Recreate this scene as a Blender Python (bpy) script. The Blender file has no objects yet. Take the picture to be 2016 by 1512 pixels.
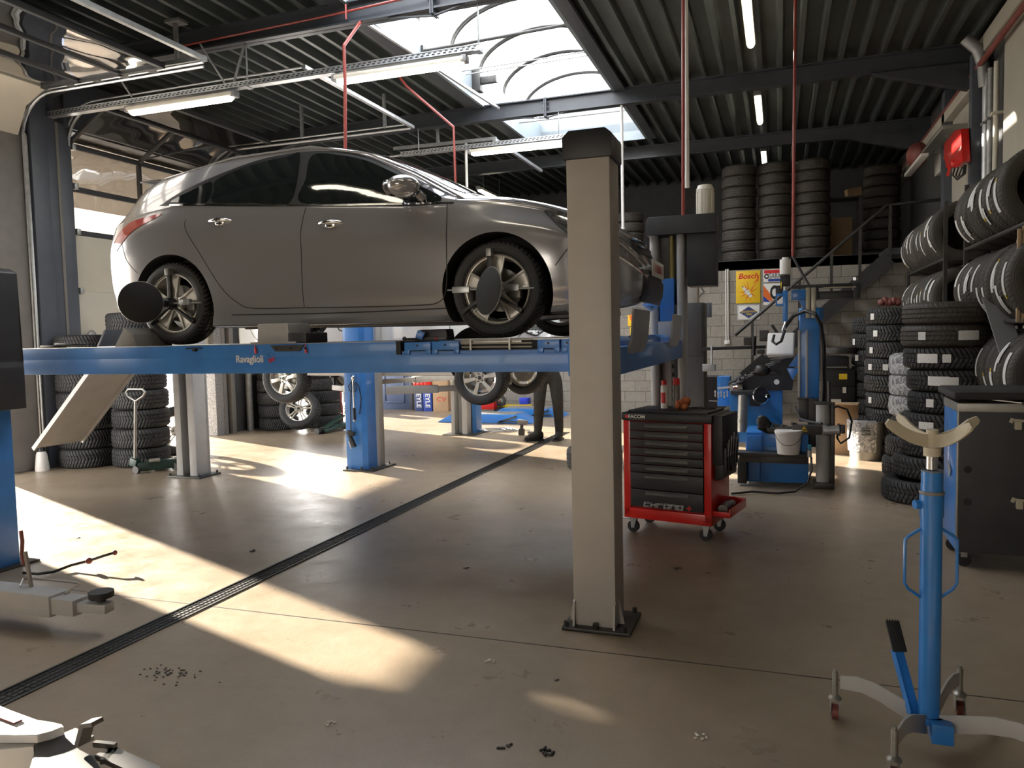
import bpy, bmesh, math, random
from mathutils import Vector, Matrix, Euler
R = math.radians
PI = math.pi
random.seed(7)
C = bpy.context.scene.collection
SC = bpy.context.scene

# ------------------------------------------------------------------ camera
FPX, CX, CY = 1510.0, 1008.0, 756.0
_yaw, _pitch, _roll, CAMH = R(19.3), R(3.57), R(1.26), 1.5
_d = Vector((-math.sin(_yaw)*math.cos(_pitch), math.cos(_yaw)*math.cos(_pitch), -math.sin(_pitch)))
_r0 = Vector((math.cos(_yaw), math.sin(_yaw), 0)); _u0 = _r0.cross(_d)
_r = _r0*math.cos(_roll) - _u0*math.sin(_roll); _u = _u0*math.cos(_roll) + _r0*math.sin(_roll)
CAMP = Vector((0, 0, CAMH))
cam = bpy.data.objects.new('camera', bpy.data.cameras.new('camera')); C.objects.link(cam)
cam.data.sensor_width = 36.0; cam.data.lens = FPX/2016*36.0; cam.data.clip_end = 200
m = Matrix.Identity(4)
for i in range(3):
    m[i][0], m[i][1], m[i][2], m[i][3] = _r[i], _u[i], -_d[i], CAMP[i]
cam.matrix_world = m
SC.camera = cam

# ------------------------------------------------------------------ light of the place
SC.view_settings.view_transform = 'Standard'; SC.view_settings.look = 'None'
SC.view_settings.gamma = 1.0; SC.view_settings.use_curve_mapping = False
SC.view_settings.exposure = 0.92
w = bpy.data.worlds.new('sky'); SC.world = w; w.use_nodes = True
nt = w.node_tree; nt.nodes.clear()
out = nt.nodes.new('ShaderNodeOutputWorld'); bg = nt.nodes.new('ShaderNodeBackground')
tc = nt.nodes.new('ShaderNodeTexCoord'); sp = nt.nodes.new('ShaderNodeSeparateXYZ'); cr = nt.nodes.new('ShaderNodeValToRGB')
nt.links.new(tc.outputs['Generated'], sp.inputs[0]); nt.links.new(sp.outputs['Z'], cr.inputs[0])
cr.color_ramp.elements[0].position = 0.0; cr.color_ramp.elements[0].color = (1.0, 0.95, 0.86, 1)
cr.color_ramp.elements[1].position = 0.5; cr.color_ramp.elements[1].color = (0.97, 0.97, 1.0, 1)
nt.links.new(cr.outputs[0], bg.inputs['Color']); bg.inputs['Strength'].default_value = 7.5
nt.links.new(bg.outputs[0], out.inputs['Surface'])
SUN_AZ, SUN_EL = R(-23.5), R(14.0)      # the way the light travels: towards +X and a little -Y
sl = bpy.data.lights.new('sun', 'SUN'); sl.energy = 25.0; sl.color = (1.0, 0.90, 0.76); sl.angle = R(0.9)
sun = bpy.data.objects.new('sun', sl); C.objects.link(sun); sun.location = (-20, 10, 8)
sun.rotation_euler = Vector((math.cos(SUN_AZ)*math.cos(SUN_EL), math.sin(SUN_AZ)*math.cos(SUN_EL), -math.sin(SUN_EL))).to_track_quat('-Z', 'Y').to_euler()
SC.cycles.max_bounces = 8; SC.cycles.diffuse_bounces = 5; SC.cycles.glossy_bounces = 4
SC.cycles.transparent_max_bounces = 12; SC.cycles.caustics_reflective = False; SC.cycles.caustics_refractive = False
SC.cycles.sample_clamp_indirect = 6.0

# ------------------------------------------------------------------ measuring helpers: a point of the place seen at (px, py)
def _ray(px, py): return _d + _r*((px-CX)/FPX) - _u*((py-CY)/FPX)
def PZ(px, py, Z=0.0): v = _ray(px, py); return CAMP + v*((Z-CAMH)/v.z)
def PY(px, py, Y): v = _ray(px, py); return CAMP + v*(Y/v.y)
def PX(px, py, X): v = _ray(px, py); return CAMP + v*(X/v.x)

# ------------------------------------------------------------------ mesh helpers
class B:
    def __init__(s): s.bm = bmesh.new()
    def _add(s, vs, fs):
        v = [s.bm.verts.new(p) for p in vs]
        for f in fs:
            try: s.bm.faces.new([v[i] for i in f])
            except ValueError: pass
        return s
    def box(s, x0, x1, y0, y1, z0, z1, bev=0.0, M=None):
        if x1 < x0: x0, x1 = x1, x0
        if y1 < y0: y0, y1 = y1, y0
        if z1 < z0: z0, z1 = z1, z0
        t = bmesh.new()
        bmesh.ops.create_cube(t, size=1.0, matrix=Matrix.Translation(((x0+x1)/2, (y0+y1)/2, (z0+z1)/2)) @ Matrix.Diagonal((x1-x0, y1-y0, z1-z0, 1)))
        if bev > 0:
            bmesh.ops.bevel(t, geom=t.edges[:], offset=min(bev, (x1-x0)*.45, (y1-y0)*.45, (z1-z0)*.45), segments=2, affect='EDGES', profile=0.6)
        return s._merge(t, M)
    def _merge(s, t, M=None):
        if M is not None: bmesh.ops.transform(t, matrix=M, verts=t.verts)
        mp = {v: s.bm.verts.new(v.co) for v in t.verts}
        for f in t.faces: s.bm.faces.new([mp[v] for v in f.verts])
        t.free(); return s
    def boxc(s, c, size, rot=(0, 0, 0), bev=0.0):
        M = Matrix.Translation(Vector(c)) @ Euler(rot).to_matrix().to_4x4()
        a, b, c2 = [q/2 for q in size]
        return s.box(-a, a, -b, b, -c2, c2, bev, M)
    def bar(s, p0, p1, wd, ht, up=(0, 0, 1), bev=0.0):
        p0, p1 = Vector(p0), Vector(p1); x = (p1-p0); L = x.length; x.normalize()
        y = Vector(up).cross(x)
        if y.length < 1e-4: y = Vector((0, 1, 0)).cross(x)
        y.normalize(); z = x.cross(y)
        M = Matrix((x, y, z)).transposed().to_4x4(); M.translation = (p0+p1)/2
        return s.box(-L/2, L/2, -wd/2, wd/2, -ht/2, ht/2, bev, M)
    def cyl(s, p0, p1, r0, r1=None, n=16, cap=True):
        p0, p1 = Vector(p0), Vector(p1); r1 = r0 if r1 is None else r1
        return s.tube([p0, p1], [r0, r1], n, cap=cap)
    def tube(s, pts, r, n=8, closed=False, cap=True):
        pts = [Vector(p) for p in pts]; k = len(pts)
        rs = r if isinstance(r, (list, tuple)) else [r]*k
        rings = []; prev = None
        for i, p in enumerate(pts):
            if closed: t = pts[(i+1) % k]-pts[i-1]
            else: t = pts[min(i+1, k-1)]-pts[max(i-1, 0)]
            t.normalize()
            if prev is None:
                a = Vector((0, 0, 1)) if abs(t.z) < .9 else Vector((1, 0, 0)); u = a.cross(t).normalized()
            else:
                u = (prev - t*prev.dot(t)).normalized()
            prev = u; v = t.cross(u)
            rings.append([s.bm.verts.new(p + (u*math.cos(2*PI*j/n)+v*math.sin(2*PI*j/n))*rs[i]) for j in range(n)])
        for i in range(k if closed else k-1):
            a, b = rings[i], rings[(i+1) % k]
            for j in range(n): s.bm.faces.new([a[j], a[(j+1) % n], b[(j+1) % n], b[j]])
        if cap and not closed:
            s.bm.faces.new(rings[0][::-1]); s.bm.faces.new(rings[-1])
        return s
    def lathe(s, prof, n=32, c=(0, 0, 0), axis='Z', closed=False, M=None, ang=None):
        c = Vector(c); k = len(prof); full = ang is None
        cnt = n if full else n+1
        def pt(r, h, a):
            x, y = r*math.cos(a), r*math.sin(a)
            p = {'Z': Vector((x, y, h)), 'Y': Vector((x, h, y)), 'X': Vector((h, x, y))}[axis]
            p = p + c
            return M @ p if M is not None else p
        rings = []
        for j in range(cnt):
            a = 2*PI*j/n if full else ang[0]+(ang[1]-ang[0])*j/n
            rings.append([s.bm.verts.new(pt(r, h, a)) for r, h in prof])
        for j in range(n if full else n):
            a, b = rings[j], rings[(j+1) % cnt]
            for i in range(k if closed else k-1):
                q = [a[i], a[(i+1) % k], b[(i+1) % k], b[i]]
                try: s.bm.faces.new(q)
                except ValueError: pass
        return s
    def disc(s, c, r, nrm, th=.01, n=24):
        c, nrm = Vector(c), Vector(nrm).normalized()
        return s.cyl(c-nrm*th/2, c+nrm*th/2, r, n=n)
    def ell(s, c, rad, n=16, m_=10, M=None, rot=(0, 0, 0)):
        t = bmesh.new(); bmesh.ops.create_uvsphere(t, u_segments=n, v_segments=m_, radius=1.0)
        T = Matrix.Translation(Vector(c)) @ Euler(rot).to_matrix().to_4x4() @ Matrix.Diagonal((rad[0], rad[1], rad[2], 1))
        return s._merge(t, T if M is None else M @ T)
    def prism(s, poly, a0, a1, axis='Y', bev=0.0, M=None):
        # poly in the plane normal to the axis: Y -> (x,z), X -> (y,z), Z -> (x,y)
        f = {'Y': lambda p, a: (p[0], a, p[1]), 'X': lambda p, a: (a, p[0], p[1]), 'Z': lambda p, a: (p[0], p[1], a)}[axis]
        t = bmesh.new()
        lo = [t.verts.new(f(p, a0)) for p in poly]; hi = [t.verts.new(f(p, a1)) for p in poly]
        k = len(poly)
        t.faces.new(lo[::-1]); t.faces.new(hi)
        for i in range(k): t.faces.new([lo[i], lo[(i+1) % k], hi[(i+1) % k], hi[i]])
        if bev: bmesh.ops.bevel(t, geom=t.edges[:], offset=bev, segments=2, affect='EDGES', profile=.6)
        return s._merge(t, M)
    def quad(s, a, b, c, d): return s._add([a, b, c, d], [(0, 1, 2, 3)])
    def xf(s, M): bmesh.ops.transform(s.bm, matrix=M, verts=s.bm.verts); return s
    def build(s, name, mat, parent=None, local=False, sharp=38, fix=True, mod=None):
        bm = s.bm
        if fix: bmesh.ops.recalc_face_normals(bm, faces=bm.faces)
        if parent is not None and not local:
            bmesh.ops.translate(bm, vec=-gloc(parent), verts=bm.verts)
        me = bpy.data.meshes.new(name); bm.to_mesh(me); bm.free()
        for p in me.polygons: p.use_smooth = True
        me.set_sharp_from_angle(angle=R(sharp))
        mats = mat if isinstance(mat, (list, tuple)) else [mat]
        for x in mats: me.materials.append(x)
        o = bpy.data.objects.new(name, me); C.objects.link(o)
        if parent is not None: o.parent = parent
        return o
def gloc(o):
    v = Vector((0, 0, 0))
    while o is not None: v = v + o.location; o = o.parent
    return v
def tag(o, label, cat, group=None, kind=None):
    if kind: o['kind'] = kind
    if label: o['label'] = label
    if cat: o['category'] = cat
    if group: o['group'] = group
    return o
def thing(name, label, cat, loc=(0, 0, 0), group=None):
    o = bpy.data.objects.new(name, None); C.objects.link(o); o.location = loc; o.empty_display_size = .1
    return tag(o, label, cat, group)
def solo(name, b, mat, label, cat, loc=(0, 0, 0), group=None, sharp=38):
    # a thing that is one mesh, with its origin at loc
    bmesh.ops.translate(b.bm, vec=-Vector(loc), verts=b.bm.verts)
    o = b.build(name, mat, sharp=sharp); o.location = loc
    return tag(o, label, cat, group)
def struct(name, b, mat, label=None):
    o = b.build(name, mat); o['kind'] = 'structure'
    if label: o['label'] = label
    return o
def dup(o, loc, rot=None, scale=None, label=None, group=None):
    r = o.copy(); C.objects.link(r); r.location = loc
    if rot is not None: r.rotation_euler = rot
    if scale is not None: r.scale = scale
    if label: r['label'] = label
    if group: r['group'] = group
    for ch in list(o.children):
        c = ch.copy(); C.objects.link(c); c.parent = r
        for g in list(ch.children):
            e = g.copy(); C.objects.link(e); e.parent = c
    return r
def text(name, s, size, M, mat, parent=None, ext=.001, spacing=1.0, shear=0.0, sx=1.0, outline=0.0, bold=0.0):
    cu = bpy.data.curves.new(name, 'FONT'); cu.body = s; cu.size = size; cu.extrude = ext; cu.align_x = 'CENTER'; cu.align_y = 'CENTER'
    cu.space_character = spacing; cu.shear = shear; cu.offset = bold
    if outline: cu.fill_mode = 'NONE' if False else 'BOTH'
    o = bpy.data.objects.new(name, cu); C.objects.link(o)
    bpy.context.view_layer.update()
    me = bpy.data.meshes.new_from_object(o.evaluated_get(bpy.context.evaluated_depsgraph_get()))
    bpy.data.objects.remove(o); bpy.data.curves.remove(cu)
    me.transform(Matrix.Diagonal((sx, 1, 1, 1))); me.transform(M)
    if parent is not None: me.transform(Matrix.Translation(-gloc(parent)))
    me.materials.clear(); me.materials.append(mat); me.name = name
    q = bpy.data.objects.new(name, me); C.objects.link(q)
    if parent is not None: q.parent = parent
    return q
def face_dir(c, right, up):
    # matrix for lettering at c reading along `right`, upright along `up`
    x, y = Vector(right).normalized(), Vector(up).normalized(); z = x.cross(y)
    M = Matrix((x, y, z)).transposed().to_4x4(); M.translation = Vector(c); return M
FRONT = lambda c: face_dir(c, (1, 0, 0), (0, 0, 1))      # lettering on a face that looks towards -Y

# ------------------------------------------------------------------ materials
def mat(name, col, rough=.5, metal=0.0, var=.12, scale=6.0, bump=0.0, bscale=40.0, coat=0.0, spec=.5, emit=None, es=0.0, col2=None, coord='Object'):
    mt = bpy.data.materials.new(name); mt.use_nodes = True; n = mt.node_tree; p = n.nodes['Principled BSDF']
    tcn = n.nodes.new('ShaderNodeTexCoord'); nz = n.nodes.new('ShaderNodeTexNoise'); nz.inputs['Scale'].default_value = scale
    nz.inputs['Detail'].default_value = 5.0; n.links.new(tcn.outputs[coord], nz.inputs['Vector'])
    rp = n.nodes.new('ShaderNodeValToRGB'); rp.color_ramp.elements[0].position = .3; rp.color_ramp.elements[1].position = .7
    a = [max(0, c*(1-var)) for c in col]; b = [min(1, c*(1+var)) for c in col] if col2 is None else col2
    rp.color_ramp.elements[0].color = (*a, 1); rp.color_ramp.elements[1].color = (*b, 1)
    n.links.new(nz.outputs['Fac'], rp.inputs[0]); n.links.new(rp.outputs[0], p.inputs['Base Color'])
    p.inputs['Roughness'].default_value = rough; p.inputs['Metallic'].default_value = metal
    p.inputs['Coat Weight'].default_value = coat; p.inputs['Coat Roughness'].default_value = .04; p.inputs['Specular IOR Level'].default_value = spec
    if bump:
        nb = n.nodes.new('ShaderNodeTexNoise'); nb.inputs['Scale'].default_value = bscale; n.links.new(tcn.outputs[coord], nb.inputs['Vector'])
        bp = n.nodes.new('ShaderNodeBump'); bp.inputs['Strength'].default_value = bump; bp.inputs['Distance'].default_value = .01
        n.links.new(nb.outputs['Fac'], bp.inputs['Height']); n.links.new(bp.outputs[0], p.inputs['Normal'])
    if emit:
        p.inputs['Emission Color'].default_value = (*emit, 1); p.inputs['Emission Strength'].default_value = es
    return mt
M = {}
M['blue'] = mat('blue_paint', (.05, .21, .58), .36, var=.10, coat=.2)
M['blue2'] = mat('blue_machine_paint', (.025, .19, .55), .35, var=.10, coat=.3)
M['beige'] = mat('beige_paint', (.48, .445, .40), .45, var=.05)
M['greypost'] = mat('grey_post_paint', (.40, .39, .37), .42, var=.08)
M['galv'] = mat('galvanised_steel', (.46, .47, .47), .38, metal=.8, var=.15, scale=14)
M['galv_dull'] = mat('dull_galvanised_steel', (.30, .30, .29), .5, metal=.5, var=.2, scale=10)
M['alu'] = mat('cast_aluminium', (.62, .59, .52), .33, metal=.45, var=.06)
M['alu_dark'] = mat('dull_aluminium', (.35, .34, .31), .42, metal=.8, var=.12)
M['chrome'] = mat('chrome', (.85, .85, .85), .08, metal=1, var=.02)
M['black'] = mat('black_plastic', (.012, .012, .013), .45, var=.2)
M['black_soft'] = mat('black_rubber_mat', (.018, .017, .016), .7, var=.25, bump=.2)
M['dark'] = mat('dark_grey_paint', (.030, .031, .034), .5, var=.2)
M['dkmetal'] = mat('dark_steel', (.06, .058, .055), .45, metal=.6, var=.25)
M['beam'] = mat('anthracite_beam_paint', (.045, .050, .058), .38, var=.12)
M['deck'] = mat('roof_deck_underside', (.085, .098, .092), .36, metal=.25, var=.2, scale=2)
M['red'] = mat('red_enamel', (.62, .016, .012), .3, var=.06, coat=.4)
M['redh'] = mat('red_hose', (.24, .035, .025), .45, var=.1)
M['orange'] = mat('orange_rag', (.55, .16, .06), .85, var=.25, scale=20)
M['white'] = mat('white_plastic', (.72, .70, .66), .4, var=.05)
M['cream'] = mat('cream_plastic', (.62, .58, .48), .45, var=.06)
M['paper'] = mat('paper_label', (.75, .74, .70), .7, var=.05, scale=30)
M['yellow'] = mat('yellow_ink', (.72, .50, .02), .5, var=.05)
M['redink'] = mat('red_ink', (.60, .02, .02), .5, var=.05)
M['orangeink'] = mat('orange_ink', (.75, .16, .02), .5, var=.05)
M['inkblack'] = mat('black_ink', (.01, .01, .01), .6, var=.1)
M['inkblue'] = mat('blue_ink', (.02, .06, .32), .5, var=.05)
M['inkgrey'] = mat('grey_ink', (.22, .22, .22), .5, var=.05)
M['card'] = mat('cardboard', (.42, .28, .16), .85, var=.08, bump=.1)
M['wood'] = mat('bare_wood', (.42, .30, .18), .8, var=.2, scale=12)
M['navy'] = mat('navy_box_print', (.03, .055, .17), .5, var=.08)
M['bluepl'] = mat('blue_plastic', (.02, .05, .55), .4, var=.06)
M['green'] = mat('dark_green_paint', (.02, .05, .035), .4, var=.2)
M['cloth'] = mat('dark_work_cloth', (.035, .033, .030), .9, var=.25, scale=12, bump=.5, bscale=25)
M['skin'] = mat('skin', (.50, .28, .20), .55, var=.06)
M['hair'] = mat('dark_hair', (.03, .02, .015), .7, var=.3, bump=.4, bscale=80)
M['panel'] = mat('beige_wall_panel', (.44, .41, .34), .6, var=.05, scale=3)
M['doorpanel'] = mat('cream_door_panel', (.58, .54, .44), .5, var=.04, scale=3)
M['column'] = mat('blue_grey_column_paint', (.085, .095, .115), .38, var=.08)
M['reveal'] = mat('brown_grey_door_reveal', (.20, .185, .165), .45, var=.08)
M['curb'] = mat('pale_roof_upstand', (.20, .235, .255), .45, var=.05)
M['wallpaint'] = mat('dark_wall_panel', (.06, .06, .06), .6, var=.15)
M['gold'] = mat('yellow_rod', (.50, .40, .14), .4, metal=.4, var=.1)
M['brass'] = mat('grey_aluminium_profile', (.40, .38, .30), .4, metal=.5, var=.1)

def mat_tyre(name='tyre_rubber', chev=1.0, c0=(.014, .015, .017, 1), c1=(.036, .035, .034, 1)):
    mt = bpy.data.materials.new(name); mt.use_nodes = True; n = mt.node_tree; p = n.nodes['Principled BSDF']
    N = n.nodes.new; L = n.links.new
    def mth(op, a, b=None, c=None):
        q = N('ShaderNodeMath'); q.operation = op
        for i, v in enumerate([a, b, c]):
            if v is None: continue
            if isinstance(v, (int, float)): q.inputs[i].default_value = v
            else: L(v, q.inputs[i])
        return q.outputs[0]
    t = N('ShaderNodeTexCoord'); s = N('ShaderNodeSeparateXYZ'); L(t.outputs['Object'], s.inputs[0])
    x, y, z = s.outputs
    ang = mth('ARCTAN2', y, x)
    rad = mth('SQRT', mth('ADD', mth('MULTIPLY', x, x), mth('MULTIPLY', y, y)))
    az = mth('ABSOLUTE', z)
    wv = mth('SINE', mth('ADD', mth('MULTIPLY', ang, 56.0), mth('MULTIPLY', az, 70.0)))
    wv2 = mth('SMOOTH_MIN', mth('MULTIPLY', wv, 2.5), 1.0, .2)
    msk = mth('GREATER_THAN', rad, .312)
    ht = mth('MULTIPLY', mth('MULTIPLY', wv2, chev), msk)
    ring = mth('MULTIPLY', mth('SINE', mth('MULTIPLY', rad, 420.0)), mth('MULTIPLY', mth('SUBTRACT', 1.0, msk), .12))
    bp = N('ShaderNodeBump'); bp.inputs['Strength'].default_value = .9; bp.inputs['Distance'].default_value = .006
    L(mth('ADD', ht, ring), bp.inputs['Height']); L(bp.outputs[0], p.inputs['Normal'])
    oi = N('ShaderNodeObjectInfo'); rp = N('ShaderNodeValToRGB')
    rp.color_ramp.elements[0].color = c0; rp.color_ramp.elements[1].color = c1
    nz = N('ShaderNodeTexNoise'); nz.inputs['Scale'].default_value = 9; L(t.outputs['Object'], nz.inputs['Vector'])
    L(mth('ADD', mth('MULTIPLY', oi.outputs['Random'], .5), mth('MULTIPLY', nz.outputs['Fac'], .5)), rp.inputs[0])
    L(rp.outputs[0], p.inputs['Base Color']); p.inputs['Roughness'].default_value = .62
    return mt
M['tyre'] = mat_tyre()
M['tyre_rib'] = mat_tyre('ribbed_tyre_rubber', .12, (.030, .026, .021, 1), (.060, .050, .040, 1))

def mat_emit(name, col, st):
    mt = bpy.data.materials.new(name); mt.use_nodes = True; n = mt.node_tree; n.nodes.clear()
    e = n.nodes.new('ShaderNodeEmission'); e.inputs[0].default_value = (*col, 1); e.inputs[1].default_value = st
    o = n.nodes.new('ShaderNodeOutputMaterial'); n.links.new(e.outputs[0], o.inputs[0]); return mt
M['tube'] = mat_emit('lit_tube', (1.0, .90, .72), 9.0)

def mat_floor():
    mt = bpy.data.materials.new('polished_concrete'); mt.use_nodes = True; n = mt.node_tree; p = n.nodes['Principled BSDF']
    N = n.nodes.new; L = n.links.new
    t = N('ShaderNodeTexCoord')
    def noise(sc, det=6, rgh=.6):
        q = N('ShaderNodeTexNoise'); q.inputs['Scale'].default_value = sc; q.inputs['Detail'].default_value = det; q.inputs['Roughness'].default_value = rgh
        L(t.outputs['Object'], q.inputs['Vector']); return q.outputs['Fac']
    def ramp(f, a, b, pa=.3, pb=.7):
        q = N('ShaderNodeValToRGB'); q.color_ramp.elements[0].position = pa; q.color_ramp.elements[1].position = pb
        q.color_ramp.elements[0].color = (*a, 1); q.color_ramp.elements[1].color = (*b, 1); L(f, q.inputs[0]); return q.outputs[0]
    def mix(kind, f, a, b):
        q = N('ShaderNodeMix'); q.data_type = 'RGBA'; q.blend_type = kind
        if isinstance(f, float): q.inputs[0].default_value = f
        else: L(f, q.inputs[0])
        L(a, q.inputs[6]); L(b, q.inputs[7]); return q.outputs[2]
    big = ramp(noise(.8), (.285, .220, .148), (.345, .272, .192))
    mid = ramp(noise(7.0, 10, .75), (.80, .79, .77), (1, 1, 1), .30, .62)
    col = mix('MULTIPLY', .55, big, mid)
    sp = ramp(noise(46, 3, .5), (.45, .40, .34), (1, 1, 1), .22, .27)
    col = mix('MULTIPLY', .8, col, sp)
    L(col, p.inputs['Base Color'])
    rr = N('ShaderNodeMapRange'); L(noise(3.0, 8, .7), rr.inputs[0]); rr.inputs[1].default_value = .3; rr.inputs[2].default_value = .7
    rr.inputs[3].default_value = .24; rr.inputs[4].default_value = .44; L(rr.outputs[0], p.inputs['Roughness'])
    bp = N('ShaderNodeBump'); bp.inputs['Strength'].default_value = .25; bp.inputs['Distance'].default_value = .008
    L(noise(22, 8, .75), bp.inputs['Height']); L(bp.outputs[0], p.inputs['Normal'])
    p.inputs['Specular IOR Level'].default_value = .55
    return mt
M['floor'] = mat_floor()

def mat_block(name, c1, c2, mortar, sw=.40, sh=.2, ax='X'):
    mt = bpy.data.materials.new(name); mt.use_nodes = True; n = mt.node_tree; p = n.nodes['Principled BSDF']
    N = n.nodes.new; L = n.links.new
    t = N('ShaderNodeTexCoord'); s = N('ShaderNodeSeparateXYZ'); L(t.outputs['Object'], s.inputs[0])
    c = N('ShaderNodeCombineXYZ'); L(s.outputs[ax], c.inputs[0]); L(s.outputs['Z'], c.inputs[1])
    b = N('ShaderNodeTexBrick'); L(c.outputs[0], b.inputs['Vector']); b.inputs['Scale'].default_value = 1.0
    b.inputs['Brick Width'].default_value = sw; b.inputs['Row Height'].default_value = sh; b.inputs['Mortar Size'].default_value = .006
    b.inputs['Color1'].default_value = (*c1, 1); b.inputs['Color2'].default_value = (*c2, 1); b.inputs['Mortar'].default_value = (*mortar, 1)
    nz = N('ShaderNodeTexNoise'); nz.inputs['Scale'].default_value = 25; L(t.outputs['Object'], nz.inputs['Vector'])
    mx = N('ShaderNodeMix'); mx.data_type = 'RGBA'; mx.blend_type = 'MULTIPLY'; mx.inputs[0].default_value = .35
    L(b.outputs['Color'], mx.inputs[6]); L(nz.outputs['Fac'], mx.inputs[7]); L(mx.outputs[2], p.inputs['Base Color'])
    bp = N('ShaderNodeBump'); bp.inputs['Strength'].default_value = .5; bp.inputs['Distance'].default_value = .01; bp.invert = True
    L(b.outputs['Fac'], bp.inputs['Height']); L(bp.outputs[0], p.inputs['Normal']); p.inputs['Roughness'].default_value = .9
    return mt
M['block'] = mat_block('grey_block_wall', (.30, .275, .235), (.36, .33, .28), (.17, .155, .135))
M['outblock'] = mat_block('outdoor_block_wall', (.22, .22, .22), (.30, .30, .29), (.12, .12, .12), ax='Y')

def mat_clear(name, tint, gl, wav=0.0, tr=.6, rough=.03):
    mt = bpy.data.materials.new(name); mt.use_nodes = True; n = mt.node_tree; n.nodes.clear()
    N = n.nodes.new; L = n.links.new
    o = N('ShaderNodeOutputMaterial'); a = N('ShaderNodeBsdfTransparent'); a.inputs[0].default_value = (*tint, 1)
    g = N('ShaderNodeBsdfGlossy'); g.inputs['Color'].default_value = (gl, gl, gl, 1); g.inputs['Roughness'].default_value = rough
    m1 = N('ShaderNodeMixShader'); m1.inputs[0].default_value = 1-tr
    if wav:
        t = N('ShaderNodeTexCoord'); z = N('ShaderNodeTexNoise'); z.inputs['Scale'].default_value = 1.3; z.inputs['Detail'].default_value = 1.0
        L(t.outputs['Object'], z.inputs['Vector']); bp = N('ShaderNodeBump'); bp.inputs['Strength'].default_value = wav; bp.inputs['Distance'].default_value = .12
        L(z.outputs['Fac'], bp.inputs['Height']); L(bp.outputs[0], g.inputs['Normal'])
    L(a.outputs[0], m1.inputs[1]); L(g.outputs[0], m1.inputs[2]); L(m1.outputs[0], o.inputs[0]); return mt
M['doorglass'] = mat_clear('acrylic_door_pane', (.52, .48, .43), .62, wav=.35, tr=.80)
M['doorglass2'] = mat_clear('overhead_acrylic_pane', (.60, .60, .60), .95, wav=.55, tr=.35)
M['frost'] = mat_clear('frosted_door_sheet', (.68, .66, .64), .3, tr=.9, rough=.3)
M['skyglass'] = mat_clear('rooflight_sheet', (.85, .88, .92), .5, tr=.85, rough=.2)
def mat_wrap():
    mt = bpy.data.materials.new('plastic_wrap'); mt.use_nodes = True; n = mt.node_tree; p = n.nodes['Principled BSDF']
    N = n.nodes.new; L = n.links.new
    t = N('ShaderNodeTexCoord'); z = N('ShaderNodeTexNoise'); z.inputs['Scale'].default_value = 14; z.inputs['Detail'].default_value = 6; z.inputs['Distortion'].default_value = 2
    L(t.outputs['Object'], z.inputs['Vector'])
    bp = N('ShaderNodeBump'); bp.inputs['Strength'].default_value = 1.0; bp.inputs['Distance'].default_value = .03
    L(z.outputs['Fac'], bp.inputs['Height']); L(bp.outputs[0], p.inputs['Normal'])
    rp = N('ShaderNodeValToRGB'); rp.color_ramp.elements[0].color = (.25, .25, .26, 1); rp.color_ramp.elements[1].color = (.62, .62, .62, 1)
    rp.color_ramp.elements[0].position = .4; rp.color_ramp.elements[1].position = .6
    L(z.outputs['Fac'], rp.inputs[0]); L(rp.outputs[0], p.inputs['Base Color']); p.inputs['Roughness'].default_value = .22
    return mt
M['wrap'] = mat_wrap()
def mat_car(name, col, metal=.55, rough=.30):
    mt = mat(name, col, rough, metal, var=.03, scale=300, coat=1.0); return mt
M['silver'] = mat_car('silver_car_paint', (.42, .415, .42), metal=.50, rough=.19)
M['carwhite'] = mat_car('white_car_paint', (.72, .72, .70), metal=.0, rough=.3)
M['glass'] = mat('tinted_car_glass', (.010, .013, .013), .03, var=.05, coat=.6)
M['redglass'] = mat('red_lamp_lens', (.45, .02, .02), .08, var=.05, coat=1)
M['lampglass'] = mat('headlamp_lens', (.40, .40, .40), .12, metal=.8, var=.6, scale=25, coat=1)
M['arch'] = mat('black_arch_liner', (.012, .012, .012), .8, var=.2)
# ================================================================== the room
WX, RX, BY = -8.6, 2.4, 14.5          # left wall, right wall, block wall at the back
b = B(); b.box(-8.85, 2.7, -5, 19, -.12, 0); struct('floor', b, M['floor'])
b = B(); b.box(-60, -8.85, -30, 60, -.14, -.02)
M['yard'] = mat('sunlit_yard_concrete', (.42, .40, .37), .85, var=.12, scale=.6, bump=.1)
o = struct('ground', b, M['yard'])
b = B(); b.box(-8.85, 20, -30, -5.0, -.14, -.02); struct('ground', b, M['yard'])
# floor drain with its grating, and the saw-cut joint
b = B()
for sx in (-3.205, -3.075): b.box(sx-.006, sx+.006, .6, 11.4, .0, .006)
for i in range(360):
    y = .6+i*.03; b.box(-3.2, -3.08, y, y+.003, .0008, .003)
for k in range(1, 4): b.box(-3.205+k*.0325-.0012, -3.205+k*.0325+.0012, .6, 11.4, .001, .0035)
struct('trim_1', b, M['dkmetal'])
b = B(); b.box(-3.2, -3.08, .6, 11.4, .0003, .0008); struct('trim_2', b, M['inkblack'])
b = B(); b.box(-8.5, 2.3, 3.466, 3.474, .0002, .0008); b.box(-8.5, 2.3, 11.29, 11.297, .0002, .0008); b.box(-3.075, -3.07, 0, .5, .0002, .0008)
struct('trim_3', b, M['dkmetal'])

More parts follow.
